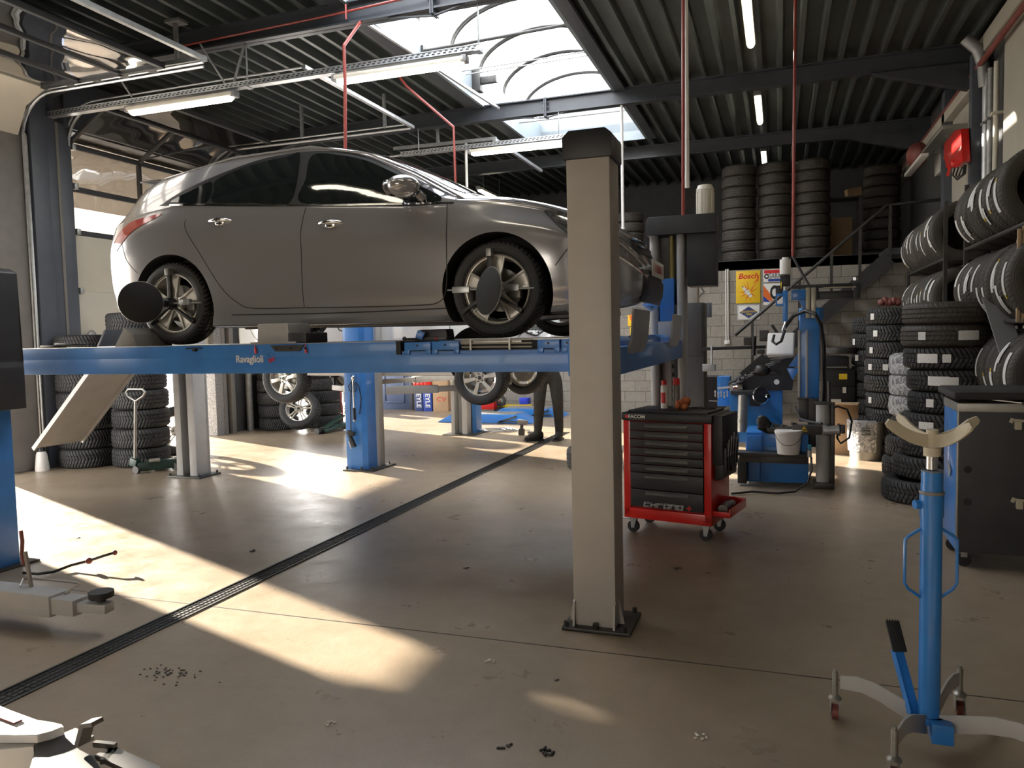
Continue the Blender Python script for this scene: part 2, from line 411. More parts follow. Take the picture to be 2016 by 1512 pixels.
# left wall with its three door openings
b = B()
for y0, y1, z0, z1 in [(-5, 3.2, 0, 5.4), (3.2, 6.42, 4.25, 5.4), (6.42, 7.61, 0, 5.4), (7.61, 10.05, 4.25, 5.4), (10.05, 11.45, 0, 5.4), (11.45, 14.3, 2.9, 5.4), (14.3, 19, 0, 5.4)]:
    b.box(WX-.25, WX, y0, y1, z0, z1)
struct('wall_left', b, M['wallpaint'])
b = B(); b.box(WX-.26, WX+.02, 6.42, 6.96, 0, 4.3, .01); b.box(WX-.1, WX+.05, 7.36, 7.40, 0, 4.3, .004); struct('trim_4', b, M['reveal'])
b = B(); b.box(WX, WX+.10, 6.97, 7.20, 0, 4.8, .01); b.box(WX, WX+.04, 7.20, 7.36, 0, 4.8, .006); b.box(WX, WX+.04, 7.40, 7.58, 0, 4.3, .006); b.box(WX, WX+.05, 3.2, 6.9, 4.27, 4.9); b.box(WX, WX+.05, 7.5, 10.1, 4.27, 4.9)
struct('trim_5', b, M['column'])
M['pebble'] = mat('pebbled_door_jamb', (.26, .25, .24), .9, var=.6, scale=60, bump=.8, bscale=60)
b = B(); b.box(WX-.3, WX+.05, 10.02, 10.2, 0, 4.25, .004); struct('trim_6', b, M['pebble'])
b = B(); b.box(WX, WX+.06, 10.2, 10.28, 0, 4.3, .004); b.box(WX, WX+.08, 10.36, 10.46, 0, 4.3, .01); struct('trim_7', b, M['reveal'])
b = B(); b.box(WX, WX+.2, 11.12, 11.42, 0, 4.8, .01); struct('trim_8', b, M['column'])
# back block wall, mezzanine edge, far dark wall
dl, dr = PY(745, 799, BY), PY(808, 799, BY)
b = B(); b.box(WX, dl.x, BY, BY+.2, 0, 2.76); b.box(dl.x, dr.x, BY, BY+.2, 2.05, 2.76); b.box(dr.x, RX, BY, BY+.2, 0, 2.76)
struct('wall_back', b, M['block'])
M['bluedoor'] = mat('slate_blue_door', (.075, .105, .18), .5, var=.06)
D3 = thing('door_3', 'slate blue panelled door low in the back wall', None, (dl.x, BY, 0)); D3['kind'] = 'structure'
b = B(); b.box(dl.x, dr.x, BY+.02, BY+.07, 0, 2.05, .004); b.build('door_leaf', M['bluedoor'], D3)
b = B()
for z0, z1 in ((.14, .82), (.95, 1.85)):
    x0, x1 = dl.x+.14, dr.x-.14
    for q in ((x0, x1, z0, z0+.03), (x0, x1, z1-.03, z1), (x0, x0+.03, z0, z1), (x1-.03, x1, z0, z1)): b.box(q[0], q[1], BY+.0, BY+.03, q[2], q[3], .004)
b.build('door_moulding', M['bluedoor'], D3)
b = B(); b.box(dr.x, dr.x+.07, BY-.03, BY+.04, 0, 2.1, .004); b.box(dl.x-.07, dl.x, BY-.03, BY+.04, 0, 2.1, .004); b.box(dl.x-.07, dr.x+.07, BY-.03, BY+.04, 2.05, 2.12, .004); b.build('door_frame', M['column'], D3)
b = B(); b.box(WX, RX+.2, BY, 18.8, 2.6, 2.77); struct('mezzanine_floor', b, M['wallpaint'])
b = B(); b.box(WX-.2, RX+.3, 18.8, 19, 0, 5.4); struct('wall_far', b, M['wallpaint'])
b = B(); b.box(WX-.2, -5.2, -5.2, -5, 0, 5.4); b.box(-.4, RX+.3, -5.2, -5, 0, 5.4); b.box(-5.2, -.4, -5.2, -5, 3.1, 5.4); struct('wall_front', b, M['panel'])
b = B(); b.box(-5.2, -.4, -5.12, -5.10, .5, 3.1); struct('window_2', b, M['frost'])
b = B(); b.box(-5.2, -.4, -5.15, -5.02, 0, .5); b.box(-2.85, -2.75, -5.14, -5.03, .5, 3.1); b.box(-5.2, -.4, -5.14, -5.03, 1.72, 1.78); struct('window_2_frame', b, M['panel'])
# right wall: dark wall with cream panels between columns
b = B(); b.box(RX, RX+.25, -5, 19, 0, 5.4); struct('wall_right', b, M['wallpaint'])
b = B(); b.box(RX-.05, RX, 11.0, 12.75, 0, 4.45, .004); struct('trim_9', b, M['panel'])
b = B(); b.box(RX-.05, RX, 5.0, 10.05, 0, 4.75, .004); struct('trim_10', b, M['panel'])
b = B(); b.box(RX-.16, RX, 12.75, 12.95, 0, 4.9, .01); b.box(RX-.2, RX, 10.85, 11.0, 0, 4.8, .01); struct('trim_11', b, M['column'])
b = B(); b.box(RX-.12, RX, 3, 10.9, 4.75, 4.95, .01); b.box(RX-.16, RX, 11.0, 18, 4.45, 4.62, .01); struct('trim_12', b, M['panel'])
M['redbrown'] = mat('red_brown_pipe_paint', (.20, .055, .045), .5, var=.2)
b = B(); b.cyl((RX-.14, 2, 4.64), (RX-.14, 18.5, 4.60), .035, n=10); struct('pipe_1', b, M['redbrown'])
for i, (yy, mt_) in enumerate([(10.72, 'galv'), (10.52, 'galv_dull'), (10.28, 'cream')]):
    b = B(); b.cyl((RX-.07, yy, 0), (RX-.07, yy, 4.5), .045-.008*i, n=12)
    for z in (1.2, 2.6, 3.9): b.box(RX-.12, RX, yy-.06, yy+.06, z, z+.03)
    struct('pipe_%d' % (i+2), b, M[mt_])
# duct bend near the roof
b = B(); b.tube([(RX-.08, 10.75, 4.35), (RX-.1, 10.75, 4.6), (RX-.16, 10.75, 4.8), (RX-.3, 10.75, 4.95)], .07, n=14); struct('pipe_5', b, M['galv_dull'])
# pipe on the dark wall left of door 3, yellowish gas pipe
b = B(); b.cyl((WX+.12, 10.75, 0), (WX+.12, 10.75, 4.6), .055, n=14); b.cyl((WX+.12, 10.75, 1.0), (WX+.12, 10.75, 1.03), .065, n=14); struct('pipe_6', b, M['galv_dull'])
# outside: low wall, added sun-blocking upright, canopy
b = B(); b.box(-17.8, -17.6, 10, 45, -.02, .8); struct('wall_yard', b, M['outblock'])
b = B(); b.box(-12.3, -12, 5.98, 6.34, -.02, 4.18); struct('wall_sun_block', b, M['outblock'])  # unseen upright, added only to keep sun off part of the floor
b = B(); b.box(-13.0, -8.85, 1.5, 16, 4.19, 4.7); struct('canopy', b, M['reveal'])  # supposed overhang behind the panes, deepened to stop sun through them

# ------------------------------------------------------------------ roof
ZB, ZD = 4.80, 5.03
def deck(x0, x1, y0, y1):
    b = B(); p = .25; prof = []; x = x0
    while x < x1-1e-6:
        for dx, z in ((0, 0), (.05, 0), (.075, .10), (.225, .10)): prof.append((min(x+dx, x1), ZD+z))
        x += p
    prof.append((x1, ZD))
    for i in range(len(prof)-1):
        (a, z0), (c, z1) = prof[i], prof[i+1]
        if c-a < 1e-6: continue
        b.quad((a, y0, z0), (c, y0, z1), (c, y1, z1), (a, y1, z0))
    b.box(x0, x1, y0, y1, ZD+.14, ZD+.3)
    return b
SX0, SX1, SY0, SY1 = -4.30, -2.27, 4.6, 14.15
b = deck(WX-.2, SX0, -5, 19); struct('ceiling', b, M['deck'])
b = deck(SX1, RX+.2, -5, 19); struct('ceiling', b, M['deck'])
b = deck(SX0, SX1, SY1, 19); b2 = deck(SX0, SX1, -5, SY0); struct('ceiling', b, M['deck']); struct('ceiling', b2, M['deck'])
def ibeam(name, y, x0=WX, x1=RX, zb=ZB, zt=ZD):
    b = B(); b.box(x0, x1, y-.07, y+.07, zb, zb+.018); b.box(x0, x1, y-.07, y+.07, zt-.018, zt); b.box(x0, x1, y-.006, y+.006, zb, zt)
    b.prism([(x1-1.3, zb+.01), (x1, zb-.38), (x1, zb+.01)], y-.07, y+.07)       # haunch at the wall
    b.prism([(x0+.9, zb+.01), (x0, zb-.22), (x0, zb+.01)], y-.07, y+.07)
    xm = -3.3                                                                  # bolted splice with its bracing under the rooflight
    for s in (-1, 1):
        b.box(xm+s*.012-.008, xm+s*.012+.008, y-.08, y+.08, zb-.05, zt)
        for z in (.02, .09, .16, .22): b.cyl((xm-.045, y+s*.05, zb+z), (xm+.045, y+s*.05, zb+z), .012, n=6)
    b.bar((xm-.5, y-.03, zb-.005), (xm, y-.03, zb-.06), .03, .012); b.bar((xm+.5, y-.03, zb+.03), (xm, y-.03, zb-.06), .03, .012)
    struct(name, b, M['beam'])
for i, y in enumerate((7.3, 11.25, 14.8, 3.4, -.5)): ibeam('roof_beam_%d' % (i+1), y)
# rooflight upstands and barrel vault
b = B(); b.box(SX0-.02, SX0+.03, SY0, SY1, ZD-.02, 5.48); b.box(SX1-.03, SX1+.02, SY0, SY1, ZD-.02, 5.48)
b.box(SX0, SX1, SY1, SY1+.04, ZD-.02, 5.75); b.box(SX0, SX1, SY0-.04, SY0, ZD-.02, 5.75); struct('trim_13', b, M['curb'])
b = B(); b.box(SX0-.17, SX0-.02, SY0, SY1, ZD-.03, ZD+.02); b.box(SX1+.02, SX1+.17, SY0, SY1, ZD-.03, ZD+.02); struct('trim_14', b, M['beam'])
xc, hw, rise = (SX0+SX1)/2, (SX1-SX0)/2, .55
def arc(k, n=20, dr_=0): a = PI*k/n; return (xc-(hw+dr_)*math.cos(a), 5.47+(rise+dr_)*math.sin(a))
W1 = thing('window_1', 'barrel vaulted rooflight of translucent sheet on arched bars', None, (xc, SY0, 5.47)); W1['kind'] = 'structure'
b = B()
for k in range(20):
    (xa, za), (xb, zb2) = arc(k), arc(k+1)
    b.quad((xa, SY0, za), (xb, SY0, zb2), (xb, SY1, zb2), (xa, SY1, za))
b.build('rooflight_sheet', M['skyglass'], W1, sharp=80)
b = B(); y = SY0+.1
while y < SY1:
    for dy in (-.03, .03): b.tube([(arc(k, 20, -.02)[0], y+dy, arc(k, 20, -.02)[1]) for k in range(21)], .018, n=6)
    y += 1.06
b.build('arched_bar', M['dkmetal'], W1)
b = B(); b.cyl((SX0+.03, 9.05, 5.12), (SX1-.03, 9.05, 5.17), .022, n=8); b.box(SX0+.02, SX0+.06, 9.0, 9.1, 5.06, 5.18)
b.build('tie_rod', M['dkmetal'], W1)
b = B(); b.cyl((SX0+.03, 10.35, 5.28), (SX1-.03, 10.35, 5.30), .009, n=6); b.cyl((SX0+.03, 10.5, 5.28), (SX1-.03, 10.5, 5.3), .009, n=6); b.cyl((SX0+.03, 12.9, 5.2), (SX1-.03, 12.9, 5.2), .015, n=6)
b.build('tie_rod', M['galv_dull'], W1)
b = B(); b.box(SX0+.03, SX0+.16, 10.7, 10.85, 5.1, 5.42, .01); b.box(SX0+.16, SX0+.4, 10.72, 10.8, 5.2, 5.3, .01); b.build('opener_motor', M['dkmetal'], W1)

# ------------------------------------------------------------------ sectional doors
def railpath(y, x_in, z_top=4.52, x_w=WX+.04, n=8, zlow=.0):
    pts = [(x_w, y, zlow), (x_w, y, z_top-.5)]
    for k in range(1, n+1):
        a = PI/2*k/n; pts.append((x_w+.5*(1-math.cos(a)), y, z_top-.5+.5*math.sin(a)))
    pts.append((x_in, y, z_top)); return pts
D1 = thing('door_1', 'open sectional door run back flat under the roof, top left', None, (WX, 5.0, 4.3)); D1['kind'] = 'structure'
for i, yy in enumerate((6.92, 3.25)):
    b = B(); pts = railpath(yy, -5.87)
    for dz in (0, .045): b.tube([(p[0]+(dz if k < 2 else 0), p[1], p[2]-(dz if k >= 2 else 0)) for k, p in enumerate(pts)], .016, n=6)
    b.bar((WX+.5, yy+.03, 4.60), (-5.87, yy+.03, 4.58), .03, .05); b.build('track_rail', M['galv'], D1)
b = B(); b.bar((-5.87, 3.25, 4.56), (-5.87, 6.96, 4.56), .05, .05); b.build('track_end_bar', M['galv'], D1)
b = B()
for x_ in (-6.25, -7.6):
    b.box(x_-.02, x_+.02, 6.94, 6.98, 4.6, 5.03); b.box(x_-.1, x_+.1, 6.9, 7.04, 5.0, 5.03)
b.build('track_hanger', M['galv_dull'], D1)
b = B()
for k in range(5):
    x_ = -8.15+k*.4; b.box(x_-.05, x_+.05, 6.82, 6.94, 4.5, 4.62, .01); b.cyl((x_, 6.8, 4.52), (x_, 6.98, 4.52), .025, n=8)
b.build('roller_hinge', M['galv_dull'], D1)
q0, q1, q2 = (-8.56, 4.02), (-8.40, 4.34), (-8.08, 4.50)
b = B(); b.prism([q0, q1, q2, (q2[0], q2[1]+.04), (q1[0]-.04, q1[1]+.03), (q0[0]-.04, q0[1])], 3.3, 6.86); b.build('cream_panel', M['doorpanel'], D1)
xs = [-8.13, -7.53, -6.93, -6.35]
b = B()
for x_ in xs: b.box(x_-.025, x_+.025, 3.3, 6.86, 4.49, 4.55, .004)
for y_ in (3.3, 4.9, 6.83): b.box(xs[0], xs[-1], y_-.03, y_+.03, 4.49, 4.55, .004)
b.build('pane_frame', M['dark'], D1)
for k in range(3):
    for y0, y1 in ((3.33, 4.87), (4.93, 6.80)):
        b = B(); b.box(xs[k]+.02, xs[k+1]-.02, y0, y1, 4.515, 4.521); b.build('pane', M['doorglass2'], D1)
# door 2, lowered to just below eye height
D2 = thing('door_2', 'half-lowered cream sectional door with acrylic panes behind the silver car', None, (WX, 8.8, 1.3)); D2['kind'] = 'structure'
Y0, Y1 = 7.60, 10.05
b = B(); b.box(WX-.08, WX-.04, Y0, Y1, 1.30, 2.209, .003); b.build('cream_panel', M['doorpanel'], D2)
b = B(); b.box(WX-.08, WX-.04, Y0, Y1, 2.211, 2.938, .003); b.build('cream_panel', M['doorpanel'], D2)
b = B(); zs = [2.97, 3.53, 4.08]
for z_ in zs: b.box(WX-.09, WX-.035, Y0, Y1, z_-.035, z_+.035, .004)
for y_ in (Y0+.02, 8.78, Y1-.03): b.box(WX-.09, WX-.03, y_-.022, y_+.022, 2.97, 4.08, .004)
A0, A1 = (WX-.06, 4.08), (-8.02, 4.47)
for y_ in (Y0+.02, 8.78, Y1-.03): b.bar((A0[0], y_, A0[1]), (A1[0], y_, A1[1]), .05, .04)
b.bar((A1[0], Y0, A1[1]), (A1[0], Y1+.05, A1[1]), .07, .05)
b.bar((-7.4, Y0, 4.55), (-7.4, Y1+.05, 4.55), .07, .05)
b.bar((A0[0]+.1, 8.78, A0[1]+.05), (A1[0], 9.6, A1[1]), .02, .02)
b.build('pane_frame', M['dark'], D2)
for z0, z1 in ((3.0, 3.50), (3.56, 4.05)):
    for y0, y1 in ((Y0+.04, 8.76), (8.80, Y1-.05)):
        b = B(); b.box(WX-.065, WX-.060, y0, y1, z0, z1); b.build('pane', M['doorglass'], D2)
b = B(); b.quad((A0[0], Y0+.04, A0[1]), (A0[0], Y1-.05, A0[1]), (A1[0], Y1-.05, A1[1]), (A1[0], Y0+.04, A1[1])); b.build('pane', M['doorglass'], D2)
b = B(); b.quad((A1[0], Y0+.04, A1[1]), (A1[0], Y1-.05, A1[1]), (-7.4, Y1-.05, 4.55), (-7.4, Y0+.04, 4.55)); b.build('pane', M['doorglass'], D2)
for yy in (7.56, 10.1):
    b = B(); b.tube(railpath(yy, -5.0, 4.50, WX+.02), .018, n=6)
    b.tube(railpath(yy, -5.0, 4.56, WX-.02), .012, n=6); b.build('track_rail', M['galv'], D2)
b = B(); b.bar((-5.0, 7.5, 4.54), (-5.0, 10.2, 4.54), .05, .04)
b.bar((-4.25, 7.4, 4.93), (-4.0, 11.1, 4.93), .035, .035)
for x_ in (-5.4, -6.8): b.box(x_-.02, x_+.02, 10.08, 10.12, 4.55, 5.03)
b.build('track_end_bar', M['galv'], D2)
b = B()
for z in (2.97, 3.55, 2.21, 4.05): b.box(WX-.03, WX+.05, 7.6, 7.66, z-.04, z+.04, .01)
b.build('roller_hinge', M['galv'], D2)
b = B(); b.tube([(WX-.02, 7.7, 1.62), (WX+.1, 7.7, 1.6), (WX+.12, 7.95, 1.6)], .014, n=8); b.ell((WX+.03, 7.75, 1.6), (.03, .08, .1)); b.build('door_bolt', M['galv_dull'], D2)
# door 4 track over the third opening, an L-shaped end seen against the roof
b = B(); b.tube(railpath(11.5, -4.2, 4.5, WX+.04, zlow=3.0), .02, n=6); b.bar((-4.2, 11.4, 4.56), (-4.2, 13.9, 4.56), .05, .05)
b.bar((-6.0, 11.5, 4.62), (-4.2, 11.5, 4.60), .03, .05); b.box(-5.22, -5.18, 11.48, 11.52, 4.6, 5.03); struct('trim_15', b, M['galv'])

# ------------------------------------------------------------------ cable trays, lamps
def tray(x0, x1, y, z, hang, label):
    T = thing('cable_tray', label, 'cable tray', (x0, y, z))
    b = B(); b.box(x0, x1, y-.05, y-.046, z, z+.06); b.box(x0, x1, y+.046, y+.05, z, z+.06); b.box(x0, x1, y-.05, y+.05, z, z+.004)
    b.box(x0, x1, y-.056, y-.046, z+.054, z+.062); b.build('channel', M['galv'], T)
    b = B(); x = x0+.03
    while x < x1-.05:
        b.box(x, x+.032, y-.0515, y-.0495, z+.018, z+.03); b.box(x+.02, x+.05, y-.0515, y-.0495, z+.038, z+.048); x += .062
    b.build('slot_row', M['inkblack'], T)
    b = B()
    for h in hang: b.cyl((h, y, z), (h, y, ZB+.02), .009, n=6); b.box(h-.03, h+.03, y-.06, y+.06, z-.006, z+.0)
    b.build('hanger_rod', M['galv'], T)
    b = B(); b.tube([(x0+.2, y, z+.03), (x0+1.5, y+.01, z+.035), (x1-.3, y, z+.03)], .015, n=6); b.build('cable', M['inkgrey'], T)
    return T
T1 = tray(-8.62, -2.80, 7.3, 4.33, (-2.83, -5.6), 'long slotted cable tray under the nearest roof beam')
b = B(); b.bar((-5.87, 7.3, 4.36), (-6.05, 7.1, 4.80), .03, .012); b.bar((-5.80, 7.3, 4.36), (-5.62, 7.3, 4.80), .03, .012); b.bar((-7.2, 7.3, 4.36), (-7.3, 7.1, 4.7), .03, .012); b.build('chain_hanger', M['galv_dull'], T1)
tray(-5.70, -2.98, 11.2, 4.40, (-3.1, -5.4), 'slotted cable tray under the second roof beam')
def lamp(p0, p1, label, grp='fluorescent lamps under the roof'):
    p0, p1 = Vector(p0), Vector(p1); d = (p1-p0).normalized(); c = (p0+p1)/2
    T = thing('fluorescent_lamp', label, 'lamp', c, grp)
    b = B(); b.bar(p0, p1, .11, .05, bev=.015); b.build('housing', M['cream'], T)
    b = B(); lo = Vector((0, 0, -.035)); b.tube([p0+lo+d*.02, p0+lo+d*.06, p1+lo-d*.06, p1+lo-d*.02], [.02, .04, .04, .02], n=12); b.build('tube_cover', M['tube'], T)
    b = B(); b.bar(p0-d*.03, p0+d*.03, .10, .07, bev=.01); b.bar(p1-d*.03, p1+d*.03, .10, .07, bev=.01); b.build('end_cap', M['inkgrey'], T)
    return T
lamp((-7.30, 7.3, 4.28), (-5.78, 7.3, 4.28), 'lit tube lamp under the near tray, nearer the doors')
lamp((-4.47, 7.3, 4.28), (-2.98, 7.3, 4.28), 'lit tube lamp at the inner end of the near tray, by the rooflight')
lamp((-4.52, 11.2, 4.36), (-3.0, 11.2, 4.36), 'lit tube lamp on the second tray, left of the beige post')
lamp((-.33, 8.45, 4.96), (-.33, 9.95, 4.96), 'nearest lit lamp on the roof deck right of the rooflight')
lamp((-.31, 12.0, 4.96), (-.31, 13.6, 4.96), 'second lit lamp on the roof deck, between two beams')
lamp((-.30, 15.7, 4.96), (-.30, 17.2, 4.96), 'farthest lit lamp above the stored tyre stacks')
p, q = PY(945, 364, 15.3), PY(990, 383, 16.8)
LF = lamp((p.x, 15.2, 4.62), (p.x, 16.8, 4.62), 'small far lit lamp above the silver bonnet')
for y_ in (15.5, 16.5): b = B(); b.cyl((p.x, y_, 4.64), (p.x, y_, 5.04), .008, n=6); b.build('hanger_rod', M['galv'], LF)
lamp((-4.47, 3.4, 4.40), (-2.98, 3.4, 4.40), 'lit tube lamp behind the viewpoint near the rooflight end')
lamp((-2.4, 3.4, 4.40), (-.9, 3.4, 4.40), 'second lit tube lamp behind the viewpoint')
lamp((-.33, 4.8, 4.96), (-.33, 6.3, 4.96), 'lit roof lamp nearest the viewpoint')
# bracket that carries the far lamp and the white downpipe
b = B(); a = PY(917, 280, 11.6); c_ = PY(912, 362, 11.6)
b.tube([(a.x+.12, 11.6, a.z+.0), (a.x, 11.6, a.z+.03), (a.x, 11.6, c_.z-.3)], .022, n=8)
solo('downpipe', b, M['white'], 'thin white bent pipe rising behind the windscreen of the silver car', 'pipe', (a.x, 11.6, a.z))
# far mezzanine lamp-like white pipe right of the beige post
a, c_ = PY(1225, 318, 11.25), PY(1226, 450, 11.25)
b = B(); b.cyl((a.x, 11.25, 4.8), (a.x, 11.25, c_.z), .022, n=8); b.cyl((a.x, 11.25, c_.z-.01), (a.x, 11.25, c_.z+.02), .03, n=8)
solo('drop_pipe', b, M['white'], 'white vertical conduit dropping from the beam right of the beige post', 'pipe', (a.x, 11.25, 4.8))
# hoses and rods hanging from the roof
def hose(name, pts, r, m_, label, cat='hose'):
    b = B(); b.tube(pts, r, n=8); return solo(name, b, m_, label, cat, pts[0])
def Ptop(px, py, Y, Z=None):
    p = PY(px, py, Y); return Vector((p.x, Y, p.z if Z is None else Z))
a = Ptop(677, 90, 6.9); c_ = Ptop(678, 315, 6.9)
hose('red_hose', [(a.x, 7.26, 4.81), (a.x, 6.9, a.z), (a.x, 6.9, 4.1), (c_.x, 6.9, c_.z-.3)], .017, M['redh'], 'red hose hanging through the first tray behind the silver car')
a = Ptop(893, 250, 9.0); c_ = Ptop(897, 356, 9.0); e_ = Ptop(800, 170, 9.0)
hose('red_hose', [(e_.x-.3, 9.0, 5.12), (e_.x, 9.0, e_.z), (a.x, 9.0, a.z), (c_.x, 9.0, c_.z-.2)], .016, M['redh'], 'red pipe slanting down from the roof and dropping behind the windscreen')
a = Ptop(1346, 0, 7.05); c_ = Ptop(1345, 415, 7.05)
hose('red_hose', [(a.x, 7.05, 5.0), (c_.x, 7.05, 2.525)], .015, M['redh'], 'long red hose dropping to the far lift post with the motor')
a = Ptop(1350, 0, 7.1); c_ = Ptop(1353, 370, 7.1)
hose('white_conduit', [(a.x, 7.1, 5.0), (c_.x, 7.1, c_.z)], .02, M['white'], 'white conduit beside the long red hose', 'pipe')
a = Ptop(1566, 165, 8.6); c_ = Ptop(1561, 505, 8.6)
hose('red_hose', [(a.x, 8.6, 5.0), (c_.x, 8.6, c_.z)], .016, M['redh'], 'red air hose dropping to the blue tyre changer')
e = [Vector((c_.x, 8.6, c_.z)), Ptop(1580, 540, 8.55), Ptop(1598, 570, 8.5), Ptop(1608, 620, 8.45), Ptop(1621, 660, 8.4), Ptop(1622, 740, 8.4)]
hose('black_hose', e, .014, M['black'], 'black hose looping from the red hose down behind the blue tower')
b = B(); b.tube([(-6.4, 7.2, 4.86), (-4.3, 7.2, 4.90), (-2.6, 7.2, 4.97)], .012, n=6); b.cyl((-4.25, 7.18, 4.97), (-4.25, 7.18, 4.82), .01, n=6)
solo('red_pipe', b, M['redh'], 'thin red pipe running along the nearest roof beam', 'pipe', (-6.4, 7.2, 4.86))
# ================================================================== wheels and tyres
TYRE_PROF = [(.205, -.085), (.215, -.097), (.245, -.107), (.285, -.108), (.308, -.100), (.322, -.088), (.330, -.070),
             (.3315, -.050), (.323, -.048), (.323, -.040), (.332, -.038), (.3325, -.006), (.324, -.004), (.324, .004), (.3325, .006),
             (.332, .038), (.323, .040), (.323, .048), (.3315, .050), (.330, .070), (.322, .088), (.308, .100), (.285, .108), (.245, .107), (.215, .097), (.205, .085),
             (.222, .078), (.29, .088), (.312, .07), (.312, -.07), (.29, -.088), (.222, -.078)]
def tyre_bm(n=56, inner=.205):
    k = (.308-inner)/(.308-.205)
    return B().lathe([(r if r > .308 else .308-(.308-r)*k, h) for r, h in TYRE_PROF], n, closed=True)
def rim_bm(style, rr=.222):
    # disc side towards +Z; rim sits inside the tyre; returns a B around the Z axis
    b = B(); s = rr/.222
    b.lathe([(.222*s, .082), (.224*s, .090), (.214*s, .092), (.205*s, .080), (.197*s, .04), (.188*s, -.02), (.196*s, -.07), (.215*s, -.085), (.210*s, -.088), (.188*s, -.075), (.180*s, -.02), (.190*s, .045), (.198*s, .076)], 44, closed=True)
    if style == 'flare':      # five pairs: each spoke forks and widens towards the rim
        n = 5
        for i in range(n):
            a = 2*PI*i/n + PI/2
            Mr = Matrix.Rotation(a, 4, 'Z')
            for s2 in (-1, 1):
                b.prism([(.045, s2*.006), (.12, s2*.018), (.205*s, s2*.050), (.207*s, s2*.062), (.19*s, s2*.060), (.11, s2*.034), (.045, s2*.026)], .058, .078, 'Z', .004, Mr)
            b.prism([(.045, -.018), (.12, -.022), (.17*s, -.035), (.206*s, -.052), (.206*s, .052), (.17*s, .035), (.12, .022), (.045, .018)], .048, .064, 'Z', .003, Mr)
        b.lathe([(0, .082), (.03, .082), (.034, .076), (.05, .074), (.062, .064), (.062, .02), (0, .02)], 28)
        for i in range(5):
            a = 2*PI*(i+.5)/5+PI/2; b.cyl((.044*math.cos(a), .044*math.sin(a), .06), (.044*math.cos(a), .044*math.sin(a), .080), .009, n=6)
    else:
        n = {'broad': 6, 'twin': 5}[style]
        for i in range(n):
            a = 2*PI*i/n + .2; Mr = Matrix.Rotation(a, 4, 'Z')
            if style == 'broad':
                b.prism([(.05, -.022), (.14, -.018), (.206*s, -.034), (.206*s, .034), (.14, .018), (.05, .022)], .05, .078, 'Z', .005, Mr)
            else:
                for s2 in (-1, 1): b.prism([(.04, s2*.008), (.13, s2*.010), (.206*s, s2*.018), (.206*s, s2*.045), (.13, s2*.030), (.04, s2*.024)], .05, .078, 'Z', .005, Mr)
        b.lathe([(0, .080), (.028, .080), (.03, .074), (.062, .074), (.072, .06), (.072, .02), (0, .02)], 28)
    return b
def lug_bm(n=5, r=.048):
    b = B()
    for i in range(n):
        a = 2*PI*i/n+.5; b.cyl((r*math.cos(a), r*math.sin(a), .055), (r*math.cos(a), r*math.sin(a), .0815), .0095, n=6)
    b.lathe([(0, .083), (.022, .083), (.025, .078)], 18); return b
def make_wheel(name, style, parent=None, brake=True):
    fl = style == 'flare'
    w_ = tyre_bm(64, .236 if fl else .212).build(name, M['tyre'], parent, local=True)
    rim_bm(style, .250 if fl else .228).build('rim', M['alu'], w_, local=True)
    if style != 'flare': lug_bm().build('wheel_bolts', M['dkmetal'], w_, local=True)
    if brake:
        b = B(); b.lathe([(.0, .0), (.15, .0), (.15, -.02), (0, -.02)], 32); b.box(.06, .15, -.06, .06, -.03, .03, .01); b.build('brake_disc', M['alu_dark'], w_, local=True)
    return w_

# ================================================================== car bodies
def pch(tab, x):
    # smooth interpolation of a table sorted by x (Catmull-Rom with clamped slopes)
    n = len(tab)
    if x <= tab[0][0]: return tab[0][1]
    if x >= tab[-1][0]: return tab[-1][1]
    for i in range(n-1):
        if tab[i][0] <= x <= tab[i+1][0]: break
    x0, y0 = tab[i]; x1, y1 = tab[i+1]; h_ = x1-x0; d = (y1-y0)/h_
    def slope(j):
        if j <= 0 or j >= n-1: return d
        a = (tab[j][1]-tab[j-1][1])/(tab[j][0]-tab[j-1][0]); b_ = (tab[j+1][1]-tab[j][1])/(tab[j+1][0]-tab[j][0])
        return 0 if a*b_ <= 0 else 2*a*b_/(a+b_)
    m0, m1 = slope(i), slope(i+1); t = (x-x0)/h_
    return (2*t**3-3*t*t+1)*y0+(t**3-2*t*t+t)*h_*m0+(-2*t**3+3*t*t)*y1+(t**3-t*t)*h_*m1
